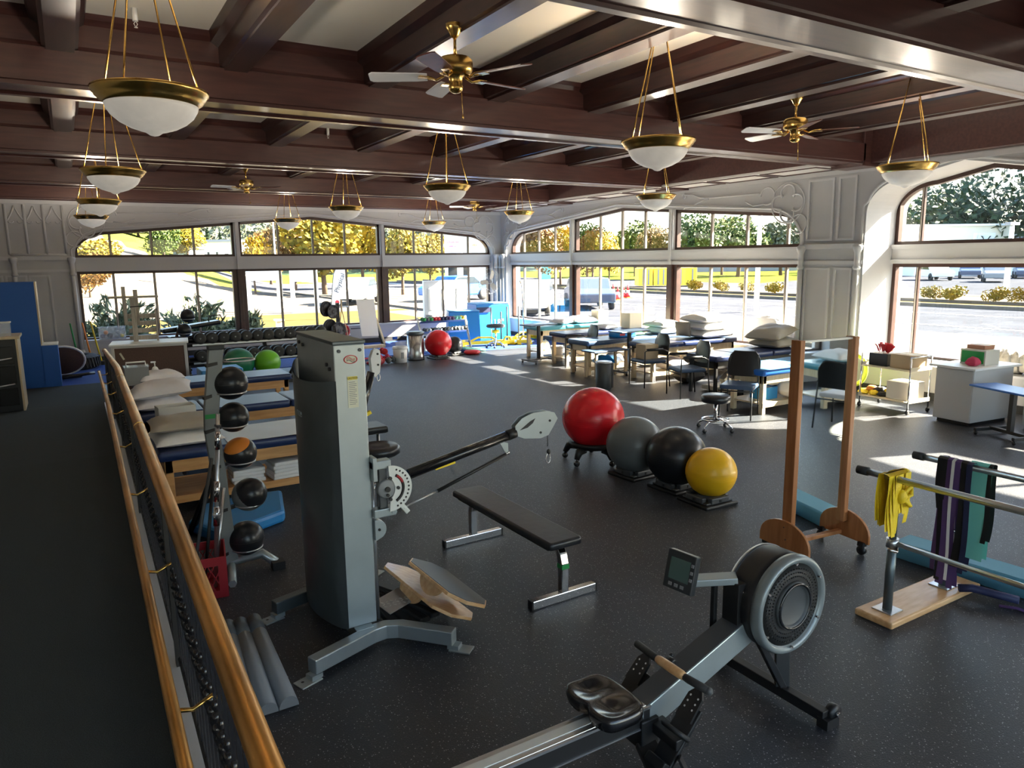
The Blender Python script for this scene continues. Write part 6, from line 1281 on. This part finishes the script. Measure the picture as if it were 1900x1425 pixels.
obj('fork', MB().tube([(-.09, 0, .25), (-.08, 0, .6), (-.01, 0, zt - .28), (-.01, 0, zt)], .012, 6).tube([(.16, 0, .25), (.10, 0, .6), (.01, 0, zt - .28), (.01, 0, zt)], .012, 6), 'pale_wood', t); obj('tip', MB().tube([(-.09, 0, .25), (0.0, 0, .0)], .012, 6).tube([(.16, 0, .25), (0.02, 0, 0)], .012, 6), 'pale_wood', t)
a, b, c, d = atY(661, 557, 18.6), atY(694, 556, 18.6), atY(672, 625, 18.3), atY(703, 624, 18.3)
t = thing('whiteboard', 'blank tall white panel leaning under the back window', 'panel', (7.1, 18.5, .012))
m = MB(); vs = []
for p_, dy in ((a, 0), (b, 0), (d, 0), (c, 0)): vs.append((p_.x - 7.1, p_.y - 18.5, max(.10, p_.z)))
vs += [(x, y + .03, z) for x, y, z in vs]; m.add(vs, [(0, 1, 2, 3), (7, 6, 5, 4), (0, 4, 5, 1), (1, 5, 6, 2), (2, 6, 7, 3), (3, 7, 4, 0)]); obj('panel', m, 'white', t, .004)
obj('ledge', MB().box(c.x - 7.15, d.x - 7.0, -.4, -.15, 0, .07), 'pale_wood', t, .006); obj('knob', MB().cyl((a.x - 7.1 - .22, 0, a.z - .75), (a.x - 7.1 + .05, 0, a.z - .75), .012, n=8), 'black', t); obj('clip', MB().box(.22, .34, -.2, -.12, .16, .24), 'blue_paint', t, .01)
q0, q1 = atY(713, 628, 18.6), atY(706, 594, 18.7)
t = thing('wood_plank', 'thick wooden plank leaning on the wall right of the white panel', 'plank', (q0.x, 18.6, .012)); obj('plank', MB().bar((0, 0, .02), (q1.x - q0.x, .45, q1.z), .11, .05, (1, 0, 0)), 'pale_wood', t, .004); obj('dark_face', MB().bar((-.05, .03, .02), (q1.x - q0.x - .05, .47, q1.z - .02), .03, .05, (1, 0, 0)), 'black', t)
solo('rebounder_flat', MB().lathe([(.0001, .2), (.45, .2), (.5, .22), (.5, .18), (.46, .17), (.0001, .18)], n=36).tube([(.4, 0, .18), (.42, 0, 0)], .02, 6).tube([(-.4, 0, .18), (-.42, 0, 0)], .02, 6).tube([(0, .4, .18), (0, .42, 0)], .02, 6).tube([(0, -.4, .18), (0, -.42, 0)], .02, 6), 'black', 'low round black rebounder by the wall behind the trash can', 'rebounder', (8.25, 18.6, .012))
# little rack of coloured hand weights
t = thing('hand_weight_rack', 'small steel rack of coloured hand weights behind the far red ball', 'rack', (8.1, 16.75, .012), R(-4))
for s in (-1, 1): obj('side_frame', MB().bar((s * .62, -.25, 0), (s * .66, .2, .82), .06, .04, (1, 0, 0)).box(s * .62 - .03, s * .62 + .03, -.35, .3, 0, .04), 'steel', t, .004)
for z, y in ((.72, .08), (.46, -.02), (.2, -.1)): obj('tray', MB().obox((0, y, z), (1.24, .2, .02), (R(-18), 0, 0)), 'steel', t, .003)
cols = ['green', 'grey_ball', 'green', 'red', 'red', 'navy', 'navy', 'purple', 'purple', 'teal', 'teal', 'yellow']; nm = ['green', 'grey', 'green', 'red', 'red', 'navy', 'navy', 'purple', 'purple', 'teal', 'teal', 'yellow']
for r_, (z, y) in enumerate(((.79, .05), (.53, -.05))):
    for k in range(12):
        c = cols[k] if r_ == 0 else ['grey_ball', 'steel', 'black'][k % 3]
        o = solo('hand_weight', MB().lathe([(.0001, -.11), (.045, -.10), (.05, -.06), (.02, -.04), (.02, .04), (.05, .06), (.045, .10), (.0001, .11)], n=12, axis='y'), c, '%s hand weight, %s from the left on the %s tray of the small rack' % (nm[k] if r_ == 0 else 'dark', ordn[k], ['top', 'middle'][r_]), 'hand weight', (8.1 - .56 + k * .10, 16.75 + y, .012 + z), R(-4), 'hand weights on the small rack')
# blue plyometric boxes
def plyo(a, b, h, x, y, rz, label, txt=None, th=.02):
    t = thing('plyo_box', label, 'box', (x, y, .012), rz); m = MB(); m.add([(-a, -b, 0), (a, -b, 0), (a, b, 0), (-a, b, 0), (-a * .93, -b * .93, h), (a * .93, -b * .93, h), (a * .93, b * .93, h), (-a * .93, b * .93, h)], [(0, 3, 2, 1), (4, 5, 6, 7), (0, 1, 5, 4), (1, 2, 6, 5), (2, 3, 7, 6), (3, 0, 4, 7)]); obj('body', m, 'plyo_blue', t, .02)
    obj('top_pad', cushion_box(-a * .95, a * .95, -b * .95, b * .95, h, h + .03, .02), 'sky_blue', t)
    if txt: text('lettering', txt, .26, 'white', t, Matrix.Translation((.16, -b * .965 - .01, h * .48)) @ Matrix.Rotation(PI / 2 - .03, 4, 'X'), .001)
    return t
plyo(.45, .34, .88, 9.15, 17.75, R(-20), 'shorter blue padded jump box left of the one marked 18', None); b18 = plyo(.55, .36, 1.02, 10.35, 18.15, R(-4), 'large blue padded jump box with white 18 inch lettering by the corner', '18"')
b18.location = (10.2, 18.2, .012); obj('side_label', MB().box(-.52, -.10, -.372, -.352, .80, .94), 'navy', b18)
# black and grey posts, hurdles
for k, (px, c) in enumerate(((885, 'steel'), (899, 'black'), (903, 'black'), (921, 'dark_grey'))):
    q = at(px, 632 - 2 * k, .012); t = thing('hurdle_post', ['steel upright with cap in front of the blue boxes', 'left thin black upright in front of the blue boxes', 'right thin black upright in front of the blue boxes', 'dark upright near the fan in front of the 18 box'][k], 'post', (q.x, 17.2, .012)); obj('post', MB().cyl((0, 0, 0), (0, 0, .98 if k != 1 else .85), .02, n=8), c, t); obj('base', MB().box(-.12, .12, -.2, .2, 0, .03), 'black', t, .005)
for k, (x, y, L, rz) in enumerate(((9.3, 16.9, 1.3, -.1), (10.9, 17.4, 1.0, .1), (9.9, 16.65, .5, .3), (10.35, 16.5, .4, -.4))):
    m = MB(); m.box(-L / 2, L / 2, -.06, .06, .04, .12); m.box(-L / 2, -L / 2 + .1, -.15, .15, 0, .05); m.box(L / 2 - .1, L / 2, -.15, .15, 0, .05); m.tube([(-L * .3, 0, .12), (-L * .1, 0, .22), (L * .2, 0, .2), (L * .3, 0, .12)], .03, 6)
    solo('agility_hurdle', m, 'yellow', ['long flat yellow hurdle lying on the turf behind the small black ball', 'yellow hurdle lying by the right wall under the window', 'small yellow hurdle under the fan stem', 'smallest yellow hurdle right of the rolling stool'][k], 'hurdle', (x, y, .012), rz, bevel=.01)
# pedestal fan
q = atY(905, 523, 17.7); t = thing('pedestal_fan', 'large wire-guarded pedestal fan on a chrome stem in the corner', 'fan', (10.45, 16.9, .012)); fz = atY(908, 523, 16.9); fx = fz.x - 10.45; fzz = fz.z
q = atY(930, 605, 16.9); bx_ = 0
obj('stem', MB().tube([(.12, 0, .05), (.14, 0, .9), (.08, 0, fzz - .1), (.02, 0, fzz)], [.025, .018, .018, .018], 8), 'chrome', t); obj('base', MB().lathe([(.0001, .10), (.1, .10), (.30, .04), (.33, .0)], (.12, 0, 0), 32), 'steel', t)
obj('motor', MB().lathe([(.0001, -.06), (.05, -.05), (.07, 0), (.07, .10), (.04, .14), (.0001, .14)], (fx, 0, fzz), 20, 'y'), 'grey', t)
g_ = MB(); Rf = .33
for k in range(28):
    a = 2 * PI * k / 28; c, s = math.cos(a), math.sin(a); g_.tube([(fx + .05 * c, -.12, fzz + .05 * s), (fx + Rf * .7 * c, -.10, fzz + Rf * .7 * s), (fx + Rf * c, 0, fzz + Rf * s), (fx + .08 * c, .14, fzz + .08 * s)], .0022, 4)
for rr_, y in ((Rf, 0), (Rf * .7, -.10), (.05, -.12)): g_.tube([(fx + rr_ * math.cos(a), y, fzz + rr_ * math.sin(a)) for a in lin(0, 2 * PI, 36)[:-1]], .004, 5, True)
obj('guard', g_, 'steel', t)
for k in range(3):
    a = R(70 + 120 * k); M_ = Matrix.Translation((fx, -.03, fzz)) @ Matrix.Rotation(-a, 4, 'Y') @ Matrix.Rotation(R(20), 4, 'X'); obj('blade', MB().prism([(.05, -.03), (.12, -.07), (.27, -.075), (.30, 0), (.26, .06), (.1, .05), (.05, .03)], -.003, .003, 'xz').xf(M_), 'box_white', t)
# rolling stool base by the turf edge
t = thing('chrome_stand', 'low chrome five-legged wheeled base at the turf edge', 'stand', (9.35, 16.3, .012)); stool_base(t, .24, .38, 'chrome', 5, .3); obj('top_block', MB().box(-.08, .08, -.06, .06, .38, .46), 'yellow', t, .01); obj('disc', MB().lathe([(.0001, .62), (.22, .60), (.25, .56), (.22, .52), (.0001, .50)], n=26), 'dark_grey', t); obj('disc_post', MB().cyl((0, 0, .46), (0, 0, .5), .03, n=10), 'chrome', t)
# white multi-pane panel standing outside
t = thing('window_panel', 'tall white framed panel standing just outside the right panes of the back window', 'panel', (9.2, YB + 1.3, -.02)); q0, q1 = atY(786, 520, YB + 1.3), atY(866, 520, YB + 1.3)
obj('panel', MB().box(q0.x - 9.2, q1.x - 9.2, 0, .12, 0, q0.z), 'white', t, .01)
for k in range(3): w_ = (q1.x - q0.x) / 3; obj('inset', MB().box(q0.x - 9.2 + w_ * k + .12, q0.x - 9.2 + w_ * (k + 1) - .12, -.02, 0, .75, q0.z - .25), 'paper', t, .005)
obj('skirt', MB().box(q0.x - 9.2 + .05, q1.x - 9.2 - .2, -.03, 0, 0, .62), 'grey', t)
# ---------------- treatment tables along the right wall
treat_table(9.05, 11.15, 13.75, 14.45, .74, 'farthest right-hand table, teal cushion on pale wood legs by the corner', 'teal_vinyl', 'pale_wood', True, (.35,))
treat_table(8.85, 11.1, 12.45, 13.1, .70, 'second farthest right-hand table, navy cushion in sections', 'navy_vinyl', 'pale_wood', True, (.30, .6))
treat_table(8.45, 11.1, 11.15, 11.85, .68, 'middle right-hand table with a grey-blue cushion and teal edge', 'steel_blue_vinyl', 'pale_wood', True, (.4, .7))
treat_table(8.98, 11.2, 9.90, 10.6, .70, 'fourth right-hand table, navy split cushion on pale wood, a small arrow on its apron', 'navy_vinyl', 'pale_wood', True, (.35, .55))
TE = treat_table(8.85, 11.25, 8.25, 8.95, .66, 'navy three-section height-adjustable table on a dark steel base', 'navy_vinyl', 'black', False, (.28, .58), legw=.05); obj('lift_column', MB().bar((-.6, 0, .08), (.0, 0, .5), .3, .12, (0, 1, 0)).box(-.9, .7, -.25, .25, .03, .1), 'cream', TE, .01)
treat_table(8.32, 10.25, 6.85, 7.55, .66, 'nearest right-hand table under a bright blue cover, pale wood frame', 'blue_vinyl', 'pale_wood', True)
solo('sheet', MB().grid(lambda u, v: (8.36 + 1.85 * u, 6.83 + .74 * v, .664 + .006 * math.sin(11 * u) * math.sin(7 * v)), 20, 10), 'sky_blue', 'pale blue sheet lying over the nearest right-hand table', 'sheet')
PG = 'pillows along the right-hand windows'
put_pillow((10.5, 14.1, .74), (.7, .6, .18), 'white pillow at the window end of the farthest right-hand table', 'linen', 0, 11, PG); put_pillow((9.95, 14.15, .74), (.5, .5, .13), 'grey-white pillow in front of the farthest white one', 'linen_fine', .2, 12, PG)
for k in range(2): put_pillow((10.68, 11.5, .68 + .13 * k), (.62, .66, .16), ['lower white pillow on the middle right-hand table', 'upper white pillow on the middle right-hand table'][k], 'linen', .1 * k, 13 + k, PG)
for k in range(3): put_pillow((10.72 - .04 * k, 10.25, .70 + .15 * k), (.78, .72, .19), ['lowest white pillow of the big stack on the fourth right-hand table', 'middle white pillow of the big stack on the fourth right-hand table', 'top white pillow of the big stack on the fourth right-hand table'][k], 'linen', .12 * k - .1, 16 + k, PG)
put_pillow((10.16, 10.42, .86), (.30, .34, .2), 'taupe pillow standing on edge before the big white stack', 'taupe', .2, 20, PG, tilt=(0, R(78)))
put_pillow((10.72, 8.62, .66), (.78, .66, .19), 'lower taupe pillow on the adjustable table', 'taupe', .1, 21, PG); put_pillow((10.66, 8.66, .83), (.84, .66, .22), 'upper taupe pillow tilted on the adjustable table', 'taupe', .25, 22, PG, tilt=(0, R(-8)))
for k in range(2): put_pillow((11.5, 9.5, .53 + .26 * k), (.22, .8, .32), ['white bedding bundle on the sill behind the taupe pillows', 'upper white bedding bundle on the sill behind the taupe pillows'][k], 'linen', 0, 23 + k, PG)
for k in range(2): put_pillow((9.9, 7.2, .67 + .13 * k), (.55, .6, .15), ['lower white pillow at the right end of the nearest right-hand table', 'upper white pillow at the right end of the nearest right-hand table'][k], 'linen', .1, 26 + k, PG)
put_pillow((10.2, 12.8, .70), (.4, .45, .12), 'white pillow on the second farthest table', 'linen', .1, 28, PG)
def carton(loc, s, mt, label, rz=0, name='carton'):
    t = thing(name, label, 'box', loc, rz); obj('body', MB().box(-s[0] / 2, s[0] / 2, -s[1] / 2, s[1] / 2, 0, s[2]), mt, t, .004); obj('tape', MB().box(-.03, .03, -s[1] / 2 - .001, s[1] / 2 + .001, s[2] - .001, s[2] + .002), 'label_cream', t); return t
carton((10.92, 13.95, .74), (.30, .28, .30), 'cream', 'cream carton at the window end of the farthest right-hand table'); carton((10.9, 12.75, .70), (.36, .3, .34), 'cream', 'tall cream carton at the window end of the second farthest right-hand table')
solo('green_towel', pillow(.42, .4, .08, 31), 'green', 'dark green folded cloth next to the blue cold pack, right-hand tables', 'towel', (9.95, 11.6, .68)); t = thing('gel_pack', 'blue and teal gel pack with a red tag on the middle right-hand table', 'pack', (9.55, 11.45, .68)); obj('pack', cushion_box(-.26, .26, -.14, .14, 0, .11, .04), 'plyo_blue', t); obj('tag', MB().box(-.18, -.05, -.145, -.14, .04, .08), 'red', t)
# overbed tables
def overbed(x, y, h, rz, label, L=.8, Wd=.4, mt='steel_blue_vinyl', base='grey'):
    t = thing('overbed_table', label, 'table', (x, y, 0), rz); obj('top', cushion_box(-L / 2, L / 2, -Wd / 2, Wd / 2, h - .025, h, .02), mt, t); obj('post', MB().box(-.03, .03, -.03, .03, .08, h - .05).box(-.05, .12, -.04, .04, h - .05, h - .025), 'black', t, .004)
    obj('base', MB().box(-.28, .28, -.03, .03, .06, .10).box(-.30, -.26, -.24, .24, .05, .09).box(.26, .30, -.24, .24, .05, .09), base, t, .004)
    for sx in (-1, 1):
        for sy in (-1, 1): obj('caster', MB().lathe([(.004, -.01), (.024, -.01), (.026, 0), (.024, .01), (.004, .01)], (sx * .28, sy * .22, .026), 12, 'y'), 'black', t)
    return t
overbed(8.75, 13.35, .86, R(10), 'dark-topped overbed table on casters, farthest left of the treatment area'); overbed(9.35, 11.0, .86, R(5), 'overbed table with slate top behind the middle chairs')
t = thing('side_table', 'low slate-topped table with pale legs between the black chairs', 'table', (8.72, 10.95, 0)); obj('top', MB().box(-.42, .45, -.2, .22, .50, .53), 'steel_blue_vinyl', t, .008)
for sx in (-.34, .38):
    for sy in (-.15, .17): obj('leg', MB().box(sx - .025, sx + .025, sy - .025, sy + .025, 0, .50), 'pale_wood', t, .004)
# chairs
def chair(x, y, rz, label, arms=True, seatm='steel_blue_vinyl'):
    t = thing('chair', label, 'chair', (x, y, 0), rz, 'black chairs beside the right-hand tables')      # faces local -X
    obj('seat', cushion_box(-.24, .22, -.235, .235, .42, .48, .03), seatm, t)
    m = MB(); bw = .22
    def bf(u, v): 
        y_ = (u - .5) * 2; z_ = .56 + .34 * v; k = (1 - max(0, v - .55) ** 2 * 1.7) ; return (.235 + .05 * v - .03 * (1 - y_ * y_), y_ * bw * k, z_)
    m.grid(bf, 10, 8); m.grid(lambda u, v: (bf(u, v)[0] + .022, bf(u, v)[1], bf(u, v)[2]), 10, 8)
    per = [(i / 10, 1) for i in range(11)]; m.tube([Vector(bf(u, v)) + Vector((.011, 0, 0)) for u, v in [(0, j / 8) for j in range(9)] + per + [(1, 1 - j / 8) for j in range(9)] + [(1 - i / 10, 0) for i in range(11)]], .013, 6)
    obj('backrest', m, 'black_vinyl', t)
    for s in (-1, 1):
        if arms:
            obj('leg', MB().tube([(-.24, s * .26, 0), (-.24, s * .26, .64), (-.20, s * .26, .66), (.16, s * .26, .66), (.24, s * .25, .62)], .011, 6), 'black', t); obj('armrest', MB().tube([(-.20, s * .26, .675), (.12, s * .26, .675)], .02, 8), 'black', t); obj('leg', MB().tube([(.28, s * .26, 0), (.24, s * .25, .45), (.27, s * .2, .78)], .011, 6), 'black', t)
        else:
            obj('leg', MB().tube([(-.26, s * .22, 0), (-.20, s * .21, .42)], .011, 6), 'black', t); obj('leg', MB().tube([(.30, s * .22, 0), (.20, s * .21, .42), (.25, s * .21, .6), (.28, s * .19, .86)], .011, 6), 'dark_grey', t)
    obj('stretcher', MB().tube([(-.24, -.25, .40), (-.24, .25, .40)], .01, 6).tube([(.24, -.25, .40), (.24, .25, .40)], .01, 6), 'black', t)
    return t
chair(8.95, 12.05, R(-12), 'black armchair farthest away, beside the middle table'); chair(8.75, 9.75, R(-10), 'black armchair behind the dark trash can, holding a carton'); chair(8.58, 8.62, R(-18), 'black armchair with round back in front of the adjustable table'); chair(8.05, 7.05, R(30), 'armless black chair beside the round stool', False)
carton((8.75, 9.80, .482), (.30, .26, .26), 'cardboard', 'cardboard carton on the seat of the chair behind the dark trash can')
t = thing('waste_bin', 'slim round dark grey bin with steel edge on the open floor', 'trash can', (7.87, 9.93, 0)); obj('body', MB().lathe([(.13, 0), (.14, .02), (.14, .47)], n=28), 'dark_grey', t); obj('rim', MB().lathe([(.143, .45), (.148, .47), (.14, .485), (.0001, .48)], n=28), 'steel', t); obj('steel_strip', MB().box(.10, .135, -.11, -.08, .02, .46), 'stainless', t)
bucket((9.25, 13.35, 0), 'white bucket with orange label between overbed table and farthest chair', .14, .34)
t = thing('round_stool', 'round blue-black padded stool with chrome ring and casters', 'stool', (7.12, 6.62, 0)); obj('seat', MB().lathe([(.0001, .38), (.175, .38), (.19, .40), (.19, .455), (.17, .475), (.0001, .48)], n=36), 'black_vinyl', t); stool_base(t, .25, .39, 'chrome', 4, .2)
obj('foot_ring', MB().tube([(.17 * math.cos(a), .17 * math.sin(a), .15) for a in lin(0, 2 * PI, 30)[:-1]], .011, 8, True), 'chrome', t)
for k, (x, y, z, s, mt_, lb) in enumerate(((9.2, 6.95, .165, (.5, .5, .3), 'linen', 'crumpled white pillow on the shelf of the nearest right-hand table'), (9.7, 7.2, .165, (.5, .5, .26), 'linen_fine', 'grey-white bedding on the shelf of the nearest right-hand table'), (9.35, 8.05, 0, (.4, .35, .36), 'linen', 'white bag on the floor below the adjustable table'), (9.3, 11.4, .165, (.4, .4, .22), 'linen', 'white bundle under the middle right-hand table'), (8.95, 11.3, .165, (.3, .4, .2), 'plyo_blue', 'bright blue bundle under the middle right-hand table'), (9.7, 10.2, .165, (.5, .5, .22), 'linen_fine', 'white bedding under the fourth right-hand table'), (9.6, 12.75, .165, (.4, .4, .2), 'linen', 'white bundle under the second farthest table'), (9.35, 14.0, .165, (.2, .2, .24), 'white', 'white bottle-shaped bundle under the farthest right-hand table'))):
    put_pillow((x, y, z), s, lb, mt_, .3 * k, 40 + k, None, name='bundle')
solo('black_bag', pillow(.5, .36, .34, 51), 'black_rubber', 'black bag on the floor behind the legs of the fourth table', 'bag', (9.55, 9.55, 0)); solo('roller_stool', MB().lathe([(.0001, .34), (.17, .34), (.18, .36), (.18, .40), (.0001, .42)], n=24).cyl((0, 0, .1), (0, 0, .34), .025, n=10).tube([(.22, 0, .03), (0, 0, .1), (-.22, 0, .03)], .02, 6).tube([(0, .22, .03), (0, 0, .1), (0, -.22, .03)], .02, 6), 'chrome', 'low chrome stool tucked under the adjustable table', 'stool', (9.1, 8.0, 0))
carton((8.75, 7.2, .165), (.3, .26, .18), 'blue_plastic', 'small blue carton on the shelf behind the armless chair'); carton((9.2, 7.95, .0), (.28, .2, .22), 'black', 'black case on the floor by the adjustable table')
# flip-side items on the sill
for k, (y, c, s) in enumerate(((14.9, 'linen', (.3, .5, .16)), (13.1, 'white', (.3, .7, .14)), (9.0, 'linen', (.4, .42, .4)))): put_pillow((11.5, y, SILL + .03), (.2, s[1], s[2]), ['small white pillow on the sill by the first panes', 'white pillow on the sill by the first post', 'white pillow bundle on the sill beside the pier'][k], c, 0, 60 + k)
# ---------------- alcove at right
t = thing('utility_cart', 'two-shelf wheeled cart loaded with boxes in front of the right alcove', 'cart', (10.30, 6.12, 0), R(-4))
for z in (.62, .16): obj('shelf', MB().box(-.24, .24, -.40, .40, z, z + .02).box(-.24, .24, -.405, -.395, z, z + .06).box(-.24, .24, .395, .405, z, z + .06), 'cream', t, .004)
for sx in (-.23, .23):
    for sy in (-.39, .39):
        obj('post', MB().cyl((sx, sy, .08), (sx, sy, .82), .012, n=8), 'chrome', t); obj('caster', MB().lathe([(.005, -.012), (.034, -.012), (.036, 0), (.034, .012), (.005, .012)], (sx, sy, .036), 14, 'y').cyl((sx, sy, .04), (sx, sy, .09), .012, n=8), 'black', t)
obj('handle', MB().tube([(-.23, -.39, .82), (.23, -.39, .82)], .012, 8), 'chrome', t)
carton((10.28, 5.92, .642), (.34, .34, .20), 'cardboard', 'tan carton on the top shelf of the cart', R(-4)); carton((10.28, 6.30, .642), (.26, .30, .18), 'black', 'black printed box with pink tissue on the top shelf of the cart', R(-4)); carton((10.30, 5.95, .182), (.34, .36, .26), 'box_white', 'pale carton on the lower shelf of the cart', R(-4))
m = MB(); rg = random.Random(9)
for k in range(14): a = rg.random() * 6.28; x, y = .08 * math.cos(a), .08 * math.sin(a); m.add([(x, y, 0), (x * 1.8 + .03, y * 1.8, .08 + .07 * rg.random()), (x * 1.5, y * 1.5 + .04, .14), (x * .6, y * .6 + .03, .05)], [(0, 1, 2, 3)])
solo('tissue_paper', m, 'red', 'crumpled pink-red tissue paper sticking out of the black printed box', 'tissue', (10.28, 6.30, .825))
t = thing('flower_bunch', 'orange and red artificial flowers behind the cart', 'flowers', (11.55, 5.75, .53)); obj('stem', MB().tube([(0, 0, 0), (0, 0, .2)], .01, 5), 'green', t)
for k in range(7): a = k * .9; obj('petal', MB().ell((.05 * math.cos(a), .06 * math.sin(a), .2 + .02 * (k % 3)), (.035, .035, .025), 8, 6), ['orange', 'red'][k % 2], t)
t = thing('lime_ring', 'lime green exercise ring with a lower yellow strap by the pier', 'ring', (10.82, 7.1, .0), R(-50)); obj('ring', MB().tube([(.16 * math.cos(a), 0, .42 + .24 * math.sin(a)) for a in lin(0, 2 * PI, 32)[:-1]], .035, 8, True), 'lime', t); obj('stand', MB().tube([(0, 0, 0), (0, 0, .18)], .03, 8), 'lime', t); obj('stick', MB().cyl((.0, .05, .1), (.02, .06, .82), .012, n=6), 'grey', t)
for k in range(6): solo('yellow_glove', pillow(.18, .16, .08, 70 + k), ['yellow', 'orange', 'yellow', 'black', 'black', 'yellow'][k], ['%s soft cuff on the lower shelf of the cart, %s from the left' % (['yellow', 'orange', 'yellow', 'black', 'black', 'yellow'][k], ordn[k])][0], 'cuff', (10.22 + .05 * (k % 2), 6.52 - .075 * k, .182 + .05 * (k % 2)), .5 * k)
# low shelf under the alcove window, cabinet and packs
t = thing('cabinet', 'cream laminate cabinet with a wide top in front of the right alcove window', 'cabinet', (10.42, 5.08, 0), R(-6)); obj('body', MB().box(-.42, .42, -.26, .26, .05, .76), 'wall_trim', t, .006); obj('worktop', MB().box(-.50, .5, -.32, .32, .76, .79), 'white', t, .006); obj('toe_kick', MB().box(-.38, .4, -.22, .22, 0, .05), 'black', t); obj('lock', MB().cyl((-.43, .05, .68), (-.42, .05, .68), .014, n=10), 'steel', t); obj('door', MB().box(-.428, -.42, -.25, .25, .08, .74), 'wall_trim', t, .002)
t = carton((10.45, 5.05, .79), (.30, .34, .20), 'box_white', 'printed green-fronted box standing on the cream cabinet', R(-6), 'picture_box'); obj('picture', MB().box(-.153, -.15, -.15, .15, .02, .18), 'green', t); carton((10.5, 5.07, .992), (.22, .24, .05), 'brick', 'small flat brown box on top of the green-fronted box', R(-6), 'flat_box')
solo('pink_cloth', pillow(.16, .14, .12, 81), 'pink', 'pink and white crumpled cloth in front of the green-fronted box', 'cloth', (10.15, 4.98, .79))
t = thing('rolled_mat_table', 'low cream counter behind the blue round table', 'table', (10.85, 4.0, 0)); obj('top', MB().box(-.45, .45, -.5, .5, .70, .73), 'wall_trim', t, .005); obj('drawer_unit', MB().box(-.40, .42, -.46, .46, .05, .70), 'wall_trim', t, .005)
for z in (.1, .4): obj('drawer', MB().box(-.41, -.40, -.42, .42, z, z + .27), 'cream', t, .003)
for k in range(9): solo('hot_pack', pillow(.42, .17, .34, 90 + k), 'pack', 'brown-and-white furry roll of the row on the alcove sill, %s from the left' % ordn[k], 'roll', (11.72 + .03 * (k % 3), 5.62 - .125 * k, .53), .15 * math.sin(k), 'furry rolls on the alcove sill')
overbed(9.75, 4.28, .62, R(70), 'round-ended blue table on a black wheeled base at the right edge', .95, .42, 'blue_vinyl', 'black')
overbed(9.75, 3.45, .55, R(80), 'teal-topped table cut off by the right edge', .8, .42, 'teal', 'black')
# ---------------- things seen in the mirror, beyond the right edge of the photograph
chair(8.0, .10, R(160), 'black chair beyond the right edge, seen only in the posture mirror', True, 'linen_fine')
treat_table(8.6, 10.8, -1.6, -.9, .66, 'teal treatment table beyond the right edge, seen in the posture mirror', 'teal_vinyl', 'pale_wood', True, (.5,)); put_pillow((9.2, -1.25, .66), (.6, .6, .18), 'white pillow on the teal table seen in the mirror', 'linen', 0, 99)
